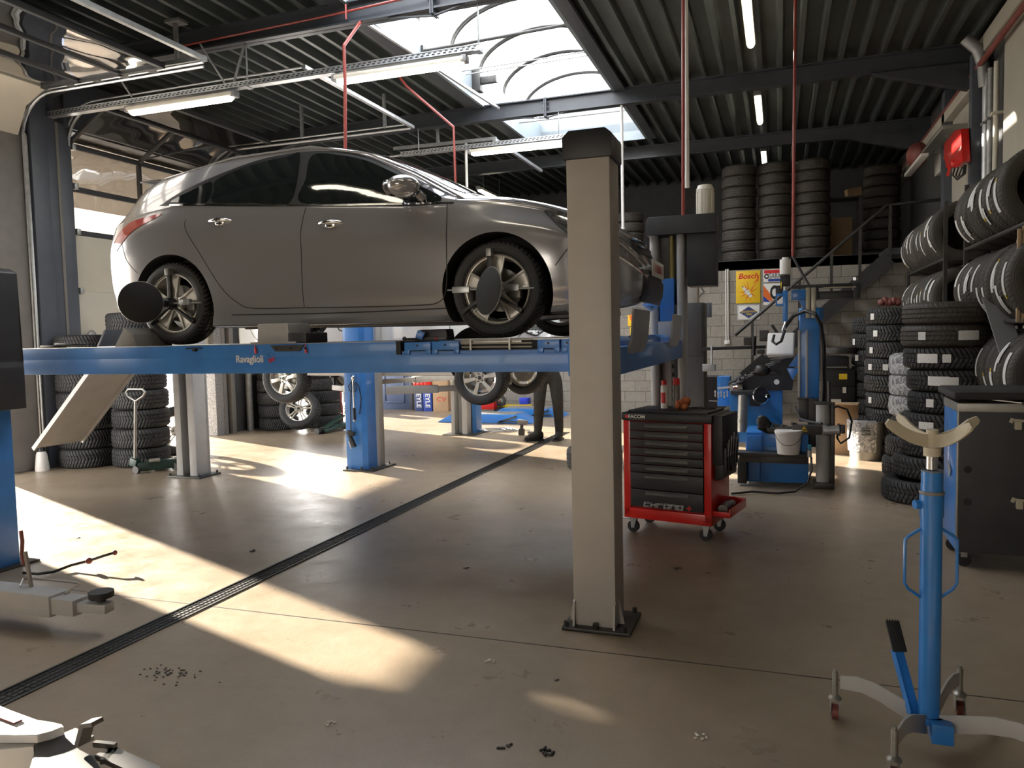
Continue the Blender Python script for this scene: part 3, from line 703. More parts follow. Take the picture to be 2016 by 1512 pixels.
TAB = dict(
 zt=[(-3.46, .62), (-3.44, .90), (-3.38, 1.00), (-3.28, 1.13), (-3.20, 1.27), (-3.12, 1.345), (-2.9, 1.395), (-2.5, 1.445), (-2.1, 1.475), (-1.7, 1.475), (-1.35, 1.45), (-1.02, 1.375), (-.63, 1.205), (-.30, 1.045), (-.22, 1.015), (0, .975), (.3, .905), (.55, .815), (.72, .73), (.84, .60), (.90, .45)],
 zl=[(-3.46, .58), (-3.44, .80), (-3.38, .93), (-3.2, .99), (-2.9, 1.045), (-2.52, 1.075), (-2.2, 1.05), (-1.5, .99), (-.9, .94), (-.45, .905), (-.2, .90), (0, .885), (.3, .83), (.5, .755), (.68, .66), (.8, .56), (.90, .42)],
 yb=[(-3.46, .40), (-3.44, .52), (-3.38, .64), (-3.25, .72), (-3.0, .775), (-2.5, .815), (-1.5, .825), (-.5, .825), (-.1, .80), (.2, .75), (.45, .68), (.65, .58), (.8, .44), (.90, .25)],
 W=[(-3.46, .45), (-3.44, .60), (-3.40, .69), (-3.3, .775), (-3.1, .85), (-2.85, .88), (-2.6, .892), (-1.5, .887), (-.3, .887), (0, .892), (.25, .880), (.45, .845), (.62, .775), (.75, .68), (.84, .56), (.90, .36)],
 zs=[(-3.46, .42), (-3.42, .33), (-3.3, .27), (-3.1, .23), (-2.8, .18), (-2.2, .125), (-.4, .115), (.3, .15), (.7, .17), (.84, .20), (.90, .27)],
 yr=[(-3.46, .32), (-3.44, .44), (-3.38, .52), (-3.2, .555), (-2.9, .585), (-2.2, .625), (-1.5, .635), (-1.0, .655), (-.63, .70), (-.35, .755), (-.2, .765), (.0, .75), (.3, .69), (.5, .61), (.68, .50), (.8, .36), (.90, .2)],
 zr=[(-3.46, .60), (-3.44, .85), (-3.38, .965), (-3.28, 1.08), (-3.12, 1.255), (-2.9, 1.315), (-2.5, 1.375), (-2.18, 1.405), (-1.6, 1.415), (-1.35, 1.395), (-1.02, 1.31), (-.63, 1.13), (-.35, .97), (-.2, .93), (0, .915), (.3, .855), (.5, .78), (.68, .685), (.8, .58), (.90, .435)])
def ring(x, N=6):
    g = {k: pch(v, x) for k, v in TAB.items()}
    zs, zl, W, yb, yr, zr, zt = g['zs'], g['zl'], g['W'], g['yb'], g['yr'], g['zr'], g['zt']
    ys = W-.05; h_ = zl-zs
    P = [(0, zs+.03), (ys*.6, zs+.01), (ys-.05, zs), (ys, zs+.03), (W-.035, zs+.14*h_), (W-.012, zs+.28*h_), (W, zs+.50*h_), (W-.004, zs+.70*h_), (W-.022, zs+.82*h_), (yb+.018, zl-.045*h_), (yb, zl),
         (yb*.52+yr*.48+.012, zl*.5+zr*.5), (yr+.012, zr-.03*(zr-zl)), (yr-.03, zr+.25*(zt-zr)), (yr*.72, zr+.68*(zt-zr)), (yr*.38, zr+.93*(zt-zr)), (0, zt)]
    res = []
    for i in range(len(P)-1):
        p0 = P[max(i-1, 0)]; p1 = P[i]; p2 = P[i+1]; p3 = P[min(i+2, len(P)-1)]
        for k in range(N):
            t = k/N
            f = lambda a, b_, c, d: .5*((2*b_)+(-a+c)*t+(2*a-5*b_+4*c-d)*t*t+(-a+3*b_-3*c+d)*t**3)
            res.append((max(0, f(p0[0], p1[0], p2[0], p3[0])), f(p0[1], p1[1], p2[1], p3[1])))
    res.append(P[-1]); return res
_rc = {}
def side_y(x, z):
    k = round(x, 3)
    if k not in _rc: _rc[k] = ring(k)
    r_ = _rc[k]
    for i in range(18, len(r_)-1):
        if r_[i][1] <= z <= r_[i+1][1]:
            t = (z-r_[i][1])/max(1e-6, r_[i+1][1]-r_[i][1]); return r_[i][0]*(1-t)+r_[i+1][0]*t
    return r_[-1][0] if z > r_[-1][1] else r_[18][0]
def top_z(x, y):
    k = round(x, 3)
    if k not in _rc: _rc[k] = ring(k)
    r_ = _rc[k]; y = abs(y)
    for i in range(len(r_)-1, 55, -1):
        if r_[i][0] <= y <= r_[i-1][0]:
            t = (y-r_[i][0])/max(1e-6, r_[i-1][0]-r_[i][0]); return r_[i][1]*(1-t)+r_[i-1][1]*t
    return r_[60][1]
def gridded(poly, step, mapf):
    t = bmesh.new(); t.faces.new([t.verts.new((p[0], p[1], 0)) for p in poly])
    x0, x1 = min(p[0] for p in poly), max(p[0] for p in poly); y0, y1 = min(p[1] for p in poly), max(p[1] for p in poly)
    v = x0+step
    while v < x1:
        bmesh.ops.bisect_plane(t, geom=t.verts[:]+t.edges[:]+t.faces[:], plane_co=(v, 0, 0), plane_no=(1, 0, 0)); v += step
    v = y0+step
    while v < y1:
        bmesh.ops.bisect_plane(t, geom=t.verts[:]+t.edges[:]+t.faces[:], plane_co=(0, v, 0), plane_no=(0, 1, 0)); v += step
    for q in t.verts: q.co = Vector(mapf(q.co.x, q.co.y))
    b = B(); b._merge(t); return b
def smooth_poly(P, n=5):
    res = []; k = len(P)
    for i in range(k):
        p0, p1, p2, p3 = P[i-1], P[i], P[(i+1) % k], P[(i+2) % k]
        for j in range(n):
            t = j/n; f = lambda a, b_, c, d: .5*((2*b_)+(-a+c)*t+(2*a-5*b_+4*c-d)*t*t+(-a+3*b_-3*c+d)*t**3)
            res.append((f(p0[0], p1[0], p2[0], p3[0]), f(p0[1], p1[1], p2[1], p3[1])))
    return res
def smooth_line(P, n=6):
    res = []
    for i in range(len(P)-1):
        p0, p1, p2, p3 = P[max(i-1, 0)], P[i], P[i+1], P[min(i+2, len(P)-1)]
        for j in range(n):
            t = j/n; f = lambda a, b_, c, d: .5*((2*b_)+(-a+c)*t+(2*a-5*b_+4*c-d)*t*t+(-a+3*b_-3*c+d)*t**3)
            res.append((f(p0[0], p1[0], p2[0], p3[0]), f(p0[1], p1[1], p2[1], p3[1])))
    res.append(P[-1]); return res
def seam(b, P, s, off=.0015, wd=.0035, n=6):
    q = smooth_line(P, n) if n > 1 else P
    L_ = []
    for i, (x, z) in enumerate(q):
        a, c = q[max(i-1, 0)], q[min(i+1, len(q)-1)]; dx, dz = c[0]-a[0], c[1]-a[1]; l = math.hypot(dx, dz) or 1
        nx, nz = -dz/l*wd, dx/l*wd
        L_.append([(x+nx, s*(side_y(x+nx, z+nz)+off), z+nz), (x-nx, s*(side_y(x-nx, z-nz)+off), z-nz)])
    for i in range(len(L_)-1): b.quad(L_[i][0], L_[i][1], L_[i+1][1], L_[i+1][0])
AXF, AXR, AXZ, RA = 0.0, -2.63, .305, .378
_bodymesh = {}
def body_mesh(paint):
    xs = []; x = -3.46
    while x < .90: xs.append(x); x += (.02 if x < -3.2 or x > .55 else .05)
    xs.append(.90)
    t = bmesh.new(); rings = []
    for x in xs:
        r_ = ring(x); n = len(r_)
        full = [t.verts.new((x, -y, z)) for y, z in r_]
        mir = [t.verts.new((x, y, z)) for y, z in r_[1:-1][::-1]]
        rings.append(full+mir)
    for i in range(len(rings)-1):
        a, b_ = rings[i], rings[i+1]; k = len(a)
        for j in range(k): t.faces.new([a[j], a[(j+1) % k], b_[(j+1) % k], b_[j]])
    t.faces.new(rings[0][::-1]); t.faces.new(rings[-1])
    bmesh.ops.recalc_face_normals(t, faces=t.faces)
    me = bpy.data.meshes.new('body'); t.to_mesh(me); t.free()
    o = bpy.data.objects.new('body', me); C.objects.link(o)
    b = B()
    for ax in (AXF, AXR):
        for s in (-1, 1): b.cyl((ax, s*.60, AXZ), (ax, s*1.1, AXZ), RA, n=72)
    cut = b.build('cut', M['arch'])
    md = o.modifiers.new('b', 'BOOLEAN'); md.operation = 'DIFFERENCE'; md.object = cut; md.solver = 'EXACT'
    bpy.context.view_layer.update()
    me2 = bpy.data.meshes.new_from_object(o.evaluated_get(bpy.context.evaluated_depsgraph_get()))
    bpy.data.objects.remove(o); bpy.data.objects.remove(cut); me2.name = 'body'
    me2.materials.clear(); me2.materials.append(paint); me2.materials.append(M['arch'])
    for p in me2.polygons:
        p.use_smooth = True; c = p.center; idx = 0
        for ax in (AXF, AXR):
            if abs(math.hypot(c.x-ax, c.z-AXZ)-RA) < .004 and abs(p.normal.y) < .3: idx = 1
            if abs(abs(c.y)-.60) < .002 and abs(p.normal.y) > .9 and math.hypot(c.x-ax, c.z-AXZ) < RA: idx = 1
        if c.z < .16 and p.normal.z < -.6 and abs(c.y) < .8: idx = 1
        p.material_index = idx
    me2.set_sharp_from_angle(angle=R(35))
    return me2
def make_car(name, label, loc, paint, wheel_style, drop=0.0, plate=True, grp=None, clearfront=True):
    T = thing(name, label, 'car', loc, grp)
    o = bpy.data.objects.new('body', body_mesh(paint)); C.objects.link(o); o.parent = T
    def dec(nm, poly, m_, s, off=.003, step=.06):
        return gridded(poly, step, lambda x, z: (x, s*(side_y(x, z)+off), z)).build(nm, m_, T, local=True, sharp=60)
    W1_ = smooth_poly([(-.40, .925), (-.95, .950), (-1.475, .990), (-1.475, 1.17), (-1.470, 1.355), (-1.25, 1.335), (-1.03, 1.275), (-.82, 1.175), (-.60, 1.060)], 5)
    W2_ = smooth_poly([(-1.575, .995), (-1.9, 1.025), (-2.24, 1.052), (-2.27, 1.15), (-2.28, 1.235), (-2.1, 1.305), (-1.88, 1.350), (-1.70, 1.365), (-1.575, 1.368)], 5)
    W3_ = smooth_poly([(-2.31, 1.058), (-2.58, 1.080), (-2.66, 1.10), (-2.50, 1.165), (-2.32, 1.222)], 5)
    FR = smooth_poly([(-.33, .905), (-1.5, .965), (-2.66, 1.062), (-2.74, 1.09), (-2.52, 1.20), (-2.2, 1.305), (-1.88, 1.378), (-1.5, 1.390), (-1.22, 1.358), (-.98, 1.285), (-.70, 1.14)], 5)
    for s in (-1, 1):
        dec('window_surround', FR, M['black'], s, .0015)
        dec('side_window', W1_, M['glass'], s, .004); dec('side_window', W2_, M['glass'], s, .004); dec('quarter_window', W3_, M['glass'], s, .004)
        b = B(); seam(b, [(-.30, .90), (-.9, .935), (-1.5, .972), (-2.1, 1.025), (-2.66, 1.066)], s, .006, .007); b.build('belt_trim', M['chrome'], T, local=True)
        b = B()
        seam(b, [(-.345, .90), (-.335, .75), (-.335, .45), (-.36, .30), (-.42, .245), (-.55, .232), (-1.0, .235), (-1.46, .245)], s)
        seam(b, [(-1.425, .965), (-1.455, .80), (-1.45, .60), (-1.465, .245)], s)
        seam(b, [(-1.465, .245), (-1.9, .255), (-2.03, .30), (-2.16, .42), (-2.32, .66), (-2.46, .86), (-2.47, .94)], s)
        seam(b, [(-.30, .93), (.0, .905), (.25, .86), (.45, .79)], s)
        seam(b, [(-3.12, .80), (-3.06, .66), (-2.95, .56)], s)
        seam(b, [(.40, .45), (.52, .60), (.62, .66)], s)
        seam(b, [(-.36, .205), (-1.2, .20), (-2.1, .212)], s, .002, .004)
        b.build('panel_gap', M['inkblack'], T, local=True)
        b = B()
        for hx, hz in ((-2.16, .905), (-1.22, .825)):
            yy = side_y(hx, hz)
            b.tube([(hx-.10, s*(yy-.004), hz-.004), (hx-.07, s*(yy+.022), hz), (hx, s*(yy+.034), hz+.004), (hx+.07, s*(yy+.022), hz), (hx+.10, s*(yy-.004), hz-.004)], [.006, .013, .015, .013, .006], n=10)
            b.ell((hx+.0, s*(yy+.001), hz-.012), (.045, .012, .026))
        b.build('door_handle', M['chrome'], T, local=True)
        # mirror
        b = B(); yb_ = side_y(-.55, .97)
        b.ell((-.60, s*(yb_+.155), 1.01), (.105, .130, .072), 24, 14); b.tube([(-.54, s*(yb_-.0), .955), (-.55, s*(yb_+.06), .985)], [.035, .028], n=10)
        b.build('door_mirror', paint, T, local=True)
        b = B(); b.ell((-.70, s*(yb_+.155), 1.005), (.008, .105, .052), 16, 10); b.build('mirror_glass', M['chrome'], T, local=True)
        # lamps
        HL = smooth_poly([(.30, .815), (.42, .80), (.58, .725), (.70, .63), (.66, .565), (.55, .60), (.42, .70)], 4)
        dec('headlamp', HL, M['lampglass'], s, .003, .03)
        b = B(); seam(b, [(.30, .815), (.42, .70), (.55, .60), (.66, .565), (.71, .63)], s, .005, .006); seam(b, [(.40, .74), (.50, .70), (.60, .65)], s, .006, .01); b.build('headlamp_bezel', M['black'], T, local=True)
        TL = smooth_poly([(-2.72, 1.0), (-2.95, .985), (-3.10, .955), (-3.24, .85), (-3.22, .74), (-3.12, .80), (-2.98, .90)], 4)
        dec('tail_lamp', TL, M['redglass'], s, .004, .03)
        DR = [(.52, .30), (.66, .32), (.74, .40), (.66, .44), (.54, .40)]
        dec('bumper_intake', smooth_poly(DR, 3), M['black'], s, .003, .03)
        b = B(); b.tube([(-.22, s*(side_y(-.22, .9)-.02), .915), (-.63, s*(pch(TAB['yr'], -.63)+.01), 1.15), (-1.02, s*(pch(TAB['yr'], -1.02)+.01), 1.325), (-1.5, s*(pch(TAB['yr'], -1.5)+.008), 1.425), (-2.2, s*(pch(TAB['yr'], -2.2)+.008), 1.415), (-2.9, s*(pch(TAB['yr'], -2.9)+.0), 1.325)], .008, n=6)
        b.build('roof_rail', paint, T, local=True)
    # windscreen, rear window, grille
    ws = []
    for k in range(13): ws.append((-.28-.02*math.cos(PI*(k/12-.5)), -.66+1.32*k/12))
    for k in range(13): ws.append((-.98-.05*math.cos(PI*(k/12-.5)), .56-1.12*k/12))
    gridded(ws, .09, lambda x, y: (x, y, top_z(x, y)+.004)).build('windscreen', M['glass'], T, local=True, sharp=60)
    rw = [(-3.16, -.47), (-3.33, -.46), (-3.36, 0), (-3.33, .46), (-3.16, .47), (-3.14, 0)]
    gridded(rw, .05, lambda x, y: (x, y, top_z(x, y)+.006)).build('rear_window', M['glass'], T, local=True, sharp=60)
    b = B(); b.box(-3.24, -3.02, -.5, .5, 1.335, 1.352, .006); b.build('roof_spoiler', paint, T, local=True)
    def nose(y, z, off=.004):
        # foremost x at (y, z) on the front of the body
        lo, hi = .2, .9
        for _ in range(26):
            m_ = (lo+hi)/2
            ok = side_y(m_, z) > abs(y) and z < top_z(m_, y) and z > pch(TAB['zs'], m_)
            if ok: lo = m_
            else: hi = m_
        return lo+off
    if clearfront:
        g1 = [(-.36, .60), (-.30, .66), (.30, .66), (.36, .60), (.28, .55), (-.28, .55)]
        gridded(g1, .04, lambda y, z: (nose(y, z), y, z)).build('upper_grille', M['black'], T, local=True)
        b = B(); b.tube([(nose(y/10, .658, .012), y/10, .658) for y in range(-3, 4)], .008, n=6); b.tube([(nose(y/10, .605, .012), y/10, .605) for y in range(-3, 4)], .006, n=6); b.build('grille_bar', M['chrome'], T, local=True)
        g2 = [(-.44, .22), (-.42, .44), (.42, .44), (.44, .22)]
        gridded(g2, .05, lambda y, z: (nose(y, z), y, z)).build('lower_grille', M['black'], T, local=True)
        b = B(); xn = nose(0, .46)+.012
        b.box(xn, xn+.008, -.26, .26, .40, .515, .002); b.build('number_plate', M['paper'], T, local=True)
        q = text('plate_lettering', '1-UKN-3', .085, face_dir(Vector((xn+.0095, 0, .457)), (0, 1, 0), (0, 0, 1)), M['redink'], None, .0006, sx=1.15); q.parent = T
    b = B(); b.box(-3.0, .55, -.5, .5, .14, .20, .02); b.cyl((-2.8, .2, .16), (-.6, .2, .16), .04, n=10); b.box(-2.78, -2.5, -.6, .6, .18, .30, .03); b.box(-.15, .2, -.6, .6, .16, .28, .03); b.build('underbody', M['dkmetal'], T, local=True)
    # wheels
    w0 = None
    for ax in (AXF, AXR):
        for s in (-1, 1):
            rot = (R(90) if s < 0 else R(-90), 0, 0)
            if w0 is None:
                w0 = make_wheel('wheel', wheel_style, T); o = w0
            else:
                o = w0.copy(); C.objects.link(o)
                for ch in list(w0.children): c = ch.copy(); C.objects.link(c); c.parent = o
                o.parent = T
            o.location = (ax, s*.768, .316-drop); o.rotation_euler = rot
            o.scale = (.316/.3325,)*2+(1.0,)
    return T
RAMPZ = 1.485
car1 = make_car('silver_hatchback', 'silver grey five-door hatchback raised on the blue drive-on lift', (-1.74, 5.56, RAMPZ+.005), M['silver'], 'flare')
car2 = make_car('white_hatchback', 'white car raised on the two-post lift behind the blue ramp', (-3.22, 8.93, .94), M['carwhite'], 'broad', drop=.22)
# ================================================================== the blue drive-on lift under the silver car
L4 = thing('four_post_lift', 'blue drive-on alignment lift with beige post carrying the silver hatchback', 'car lift', (-.89, 3.84, 0))
# near front post: smooth beige back, gusseted foot
b = B(); b.box(-1.0, -.78, 3.73, 3.95, .015, 2.40, .012)
P1 = b.build('post', M['beige'], L4); P1['label'] = 'beige post nearest the camera'
b = B(); b.prism([(-1.015, 2.36), (-.765, 2.36), (-.765, 2.47), (-.80, 2.50), (-.98, 2.50), (-1.015, 2.47)], 3.715, 3.965, 'Y', .008); b.build('post_cap', M['black'], P1)
b = B(); b.box(-1.05, -.70, 3.68, 4.0, 0, .018, .004)
for x_, y_ in ((-1.03, 3.70), (-.73, 3.70), (-1.03, 3.98), (-.73, 3.98), (-.88, 3.70)): b.cyl((x_, y_, .015), (x_, y_, .045), .013, n=6)
b.build('base_plate', M['dkmetal'], P1)
b = B()
for x_ in (-.998, -.79): b.prism([(3.735, .018), (3.70, .018), (3.715, .14), (3.735, .15)], x_, x_+.010, 'X')
b.prism([(-1.0, .018), (-1.03, .018), (-1.005, .14), (-1.0, .14)], 3.76, 3.77, 'Y'); b.prism([(-.78, .018), (-.75, .018), (-.775, .14), (-.78, .14)], 3.80, 3.81, 'Y')
b.build('gusset', M['beige'], P1)
# far front post: open channel with rounded flanges, rod, blue carriage, motor box
fx0, fx1, fy = -1.10, -.79, 6.90
b = B()
for x0 in (fx0, fx1-.075):
    b.cyl((x0+.04, fy+.04, .01), (x0+.04, fy+.04, 2.40), .037, n=18); b.box(x0, x0+.075, fy+.04, fy+.20, .01, 2.40, .006)
b.box(fx0, fx1, fy+.20, fy+.22, .01, 2.40)
P2 = b.build('post', M['greypost'], L4); P2['label'] = 'far front post with the motor on top'
b = B(); b.prism([(fx0-.02, 2.36), (fx1+.27, 2.36), (fx1+.27, 2.52), (fx0, 2.52), (fx0-.02, 2.48)], fy-.03, fy+.26, 'Y', .006); b.build('post_cap', M['dark'], P2)
b = B(); b.box(fx1+.02, fx1+.27, fy+.0, fy+.24, 1.90, 2.36, .01); b.build('control_box', M['dark'], P2)
b = B(); b.box(fx1-.10, fx1-.02, fy+.03, fy+.14, .25, 1.75, .008); b.build('motor_cover', M['dark'], P2)
b = B(); mx = fx1+.17; b.cyl((mx, fy+.1, 2.52), (mx, fy+.1, 2.74), .075, n=24); b.cyl((mx, fy+.1, 2.74), (mx, fy+.1, 2.78), .078, .06, n=24)
for k in range(10):
    a = 2*PI*k/10; b.box(mx+.074*math.cos(a)-.004, mx+.074*math.cos(a)+.004, fy+.1+.074*math.sin(a)-.004, fy+.1+.074*math.sin(a)+.004, 2.54, 2.72)
b.build('motor', M['cream'], P2)
b = B(); b.cyl((fx0+.185, fy+.12, 1.5), (fx0+.185, fy+.12, 2.36), .022, n=12); b.build('lifting_rod', M['gold'], P2)
b = B(); b.box(fx0+.085, fx0+.215, fy+.02, fy+.16, 1.60, 1.98, .008); b.build('carriage', M['blue'], P2)
b = B(); b.box(fx0+.075, fx0+.22, fy+.0, fy+.14, 1.45, 1.60, .004); b.build('carriage_plate', M['greypost'], P2)
b = B(); b.box(fx0+.16, fx0+.20, fy+.185, fy+.195, .3, 1.28)
b.build('locking_strip', M['reveal'], P2)
b = B()
for k in range(12): b.box(fx0+.17, fx0+.19, fy+.18, fy+.187, .35+k*.075, .385+k*.075)
b.build('strip_slot', M['inkblack'], P2)
b = B(); b.box(fx0-.06, fx1+.06, fy-.05, fy+.28, 0, .015, .003); b.build('base_plate', M['dkmetal'], P2)
# rear far post: grey channel with a slotted locking ladder
gx0, gx1, gy = -6.42, -6.14, 6.84
b = B(); b.box(gx0, gx0+.085, gy, gy+.22, .01, 2.40, .006); b.box(gx1-.10, gx1, gy, gy+.22, .01, 2.40, .012); b.box(gx0, gx1, gy+.18, gy+.22, .01, 2.40)
P3 = b.build('post', M['greypost'], L4); P3['label'] = 'rear far post with a slotted ladder strip'
b = B(); b.box(gx0+.125, gx0+.155, gy+.10, gy+.11, .1, 2.3); b.build('locking_strip', M['paper'], P3)
b = B()
for k in range(22): b.box(gx0+.132, gx0+.148, gy+.095, gy+.1005, .15+k*.09, .20+k*.09)
b.build('strip_slot', M['inkblack'], P3)
b = B(); b.box(gx0-.09, gx1+.09, gy-.07, gy+.28, 0, .018, .003)
for x_, y_ in ((gx0-.06, gy-.04), (gx1+.06, gy-.04), (gx1+.06, gy+.25)): b.cyl((x_, y_, .018), (x_, y_, .045), .012, n=6)
b.build('base_plate', M['dkmetal'], P3)
b = B(); b.box(gx0-.01, gx1+.01, gy-.01, gy+.23, 2.4, 2.46, .01); b.build('post_cap', M['black'], P3)
b = B(); b.box(-6.42, -6.14, 3.78, 4.0, .01, 2.40, .012); P4 = b.build('post', M['beige'], L4)
b = B(); b.box(-6.5, -6.06, 3.7, 4.08, 0, .018, .003); b.build('base_plate', M['dkmetal'], P4)
# runways
RZ0, RZ1 = 1.287, 1.485
def runway(y0, y1, near):
    b = B()
    if near:
        b.box(-6.6, -1.12, y0, y0+.02, RZ0, 1.40, .003)
        for x0, x1 in ((-6.6, -2.27), ): b.box(x0, x1, y0, y0+.02, 1.395, RZ1-.004, .003)
        b.box(-6.6, -1.12, y0+.02, y1, RZ0, RZ1-.065, .003); b.box(-6.6, -2.27, y0+.02, y1, RZ1-.065, RZ1-.006, .003)
        b.box(-1.16, -1.12, y0, y1, RZ0, RZ1-.006, .003)
    else: b.box(-6.6, -1.12, y0, y1, RZ0, RZ1-.006, .004)
    o = b.build('runway', M['blue'], L4)
    b = B(); b.box(-6.6, -2.25, y0+.006, y1-.006, RZ1-.006, RZ1, .002)
    if near: b.box(-1.62, -1.12, y0+.02, y1, RZ1-.010, RZ1, .002)
    else: b.box(-2.25, -1.12, y0, y1, RZ1-.006, RZ1)
    b.build('runway_deck', M['alu_dark'], o)
    return o
rn = runway(4.30, 4.94, True); rf = runway(6.02, 6.66, False)
b = B(); b.box(-2.28, -2.24, 4.302, 4.36, 1.395, 1.484); b.box(-2.24, -1.12, 4.36, 4.40, 1.395, 1.47); b.box(-2.30, -1.12, 4.31, 4.94, 1.42, 1.424); b.build('runway_recess', M['inkblack'], rn)
def slideblock(x0, x1):
    b = B(); b.box(x0, x1, 4.305, 4.40, 1.425, 1.475, .004); b.box(x0, x0+.035, 4.305, 4.40, 1.40, 1.43, .003); b.box(x1-.035, x1, 4.305, 4.40, 1.40, 1.43, .003)
    o = b.build('slide_block', M['blue'], rn); c_ = (x0+x1)/2; b = B(); b.cyl((c_, 4.303, 1.455), (c_, 4.307, 1.455), .007, n=8); b.build('pin', M['inkblack'], rn); return o
for x0, x1 in ((-2.215, -2.035), (-2.025, -1.845), (-1.345, -1.21), (-1.20, -1.13)): slideblock(x0, x1)
b = B()
for z in (1.482, 1.462, 1.440): b.cyl((-1.83, 4.315, z), (-1.38, 4.315, z-.004), .005, n=6)
for x_ in (-1.77, -1.52): b.box(x_-.006, x_+.006, 4.308, 4.32, 1.42, 1.49)
b.box(-1.95, -1.45, 4.33, 4.92, 1.455, 1.478, .004); b.build('turn_plate', M['alu_dark'], rn)
text('maker_lettering', 'Ravaglioli', .068, FRONT((-3.375, 4.2985, 1.383)), M['paper'], L4, .0008, sx=.88, bold=.0012)
b = B(); lx, lz = -3.205, 1.385
b.tube([(lx+.022*math.cos(a/14*2*PI)+.004, 4.2985, lz+.018+.020*math.sin(a/14*2*PI)) for a in range(14)], .0018, n=5, closed=True)
b.tube([(lx-.028+.01*k/2, 4.2985, lz+.026+.012*math.sin(k)) for k in range(7)], .0018, n=5); b.build('globe_logo', M['blue2'], L4)
text('logo_lettering', 'RAV', .036, face_dir((lx+.008, 4.2985, lz-.008), (1, 0, .35), (-.35, 0, 1)), M['redink'], L4, .001, sx=.75, bold=.002)
b = B(); a = PY(368, 686, 4.298); c_ = PY(398, 688, 4.298)
b.box(a.x, c_.x, 4.285, 4.30, a.z-.004, a.z+.004); b.cyl((c_.x-.05, 4.27, a.z-.012), (c_.x-.05, 4.3, a.z-.012), .011, n=10); b.build('latch', M['inkblack'], L4)
# front crossbeam, runway end blocks and bent wheel stops
b = B(); b.box(-1.08, -.82, 4.0, 6.93, 1.275, 1.43, .01); b.build('crossbeam', M['blue'], L4)
b = B(); b.box(-6.42, -6.14, 4.0, 6.84, 1.30, 1.44, .01); b.build('crossbeam', M['blue'], L4)
for y0 in (4.35, 6.05):
    b = B(); b.prism([(-1.12, 1.36), (-.93, 1.36), (-.88, 1.40), (-.88, 1.46), (-.93, 1.487), (-1.12, 1.487)], y0, y0+.52, 'Y', .006); b.build('runway_end', M['blue'], L4)
    b = B(); yy = y0-.03
    pr = [(-.90, 1.30), (-.78, 1.30), (-.755, 1.42), (-.735, 1.66), (-.85, 1.68), (-.86, 1.50), (-.93, 1.44)]
    b.prism(pr, yy+.02, yy+.55, 'Y', .004) if False else b.prism([(-.85, 1.34), (-.838, 1.34), (-.79, 1.46), (-.775, 1.64), (-.787, 1.645), (-.803, 1.47)], yy+.02, yy+.57, 'Y')
    b.build('wheel_stop', M['reveal'] if False else M['greypost'], L4)
# rear tail flaps: folded stop and hanging approach ramp on the far runway
b = B(); b.prism([(6.02, 1.49), (6.66, 1.49), (6.56, 1.66), (6.12, 1.66)], -6.60, -6.57, 'X', .003); b.build('end_flap', M['dark'], L4)
for y0 in (6.02, 4.30):
    b = B(); t0, t1 = Vector((-6.62, 0, 1.34)), Vector((-7.58, 0, .40))
    for s in (0, .61): b.bar((t0.x, y0+s+.01, t0.z), (t1.x, y0+s+.01, t1.z), .02, .045)
    b.bar((t0.x, y0+.32, t0.z+.01), (t1.x, y0+.32, t1.z+.01), .60, .012)
    b.cyl((-6.60, y0, 1.36), (-6.60, y0+.64, 1.36), .02, n=10); b.build('approach_ramp', M['greypost'], L4)
b = B(); p = PY(300, 662, 4.7); b.prism([(p.x-.12, RZ1), (p.x+.10, RZ1), (p.x+.06, RZ1+.09), (p.x-.02, RZ1+.14)], 4.45, 4.80, 'Y', .004); solo('wheel_chock', b, M['reveal'], 'grey wheel chock behind the rear wheel of the silver car', 'wheel chock', (p.x, 4.6, RZ1))
b = B(); p = PY(118, 672, 4.6); b.box(p.x-.10, p.x+.05, 4.5, 4.62, RZ1, RZ1+.02, .004); b.tube([(p.x, 4.56, RZ1+.03), (p.x+.15, 4.52, RZ1+.02), (p.x+.3, 4.58, RZ1+.02)], .012, n=6)
solo('hand_tool', b, M['dkmetal'], 'small dark hand tool lying at the rear end of the near runway', 'tool', (p.x, 4.55, RZ1))
# jacking beam box on the near runway
p0, p1 = PY(498, 672, 4.33), PY(601, 672, 4.33)
JB = thing('jacking_beam', 'grey boxed jacking beam with black bracket on the near runway', 'jacking beam', (p0.x, 4.4, RZ1)); JB['kind'] = 'thing'
zt = PY(520, 638, 4.4).z
b = B(); b.prism([(p0.x+.01, RZ1), (p0.x+.27, RZ1), (p0.x+.26, zt), (p0.x+.02, zt)], 4.36, 4.62, 'Y', .008); b.build('hood', M['greypost'], JB)
b = B(); b.box(p0.x-.0, p0.x+.36, 4.30, 4.66, RZ1-.004, RZ1+.012, .003); b.build('slide_plate', M['alu_dark'], JB)
b = B(); b.box(p0.x+.27, p1.x, 4.34, 4.60, RZ1, RZ1+.07, .01); b.prism([(p0.x+.17, 1.475), (p1.x+.02, 1.475), (p1.x-.02, 1.432), (p0.x+.21, 1.432)], 4.282, 4.298, 'Y', .003); b.build('bracket', M['dark'], JB)
b = B()
for k in range(3): b.cyl((p0.x+.22+k*.115-.0, 4.275, 1.452), (p0.x+.22+k*.115, 4.285, 1.452), .009, n=10)
b.build('bolt', M['chrome'], JB)
for x_ in (p0.x+.05, p1.x+.03):
    b = B(); b.cyl((x_, 4.285, 1.46), (x_+.004, 4.285, 1.42), .008, n=8); b.cyl((x_, 4.285, 1.48), (x_, 4.285, 1.46), .003, n=6); b.build('locking_pin', M['redink'], JB)
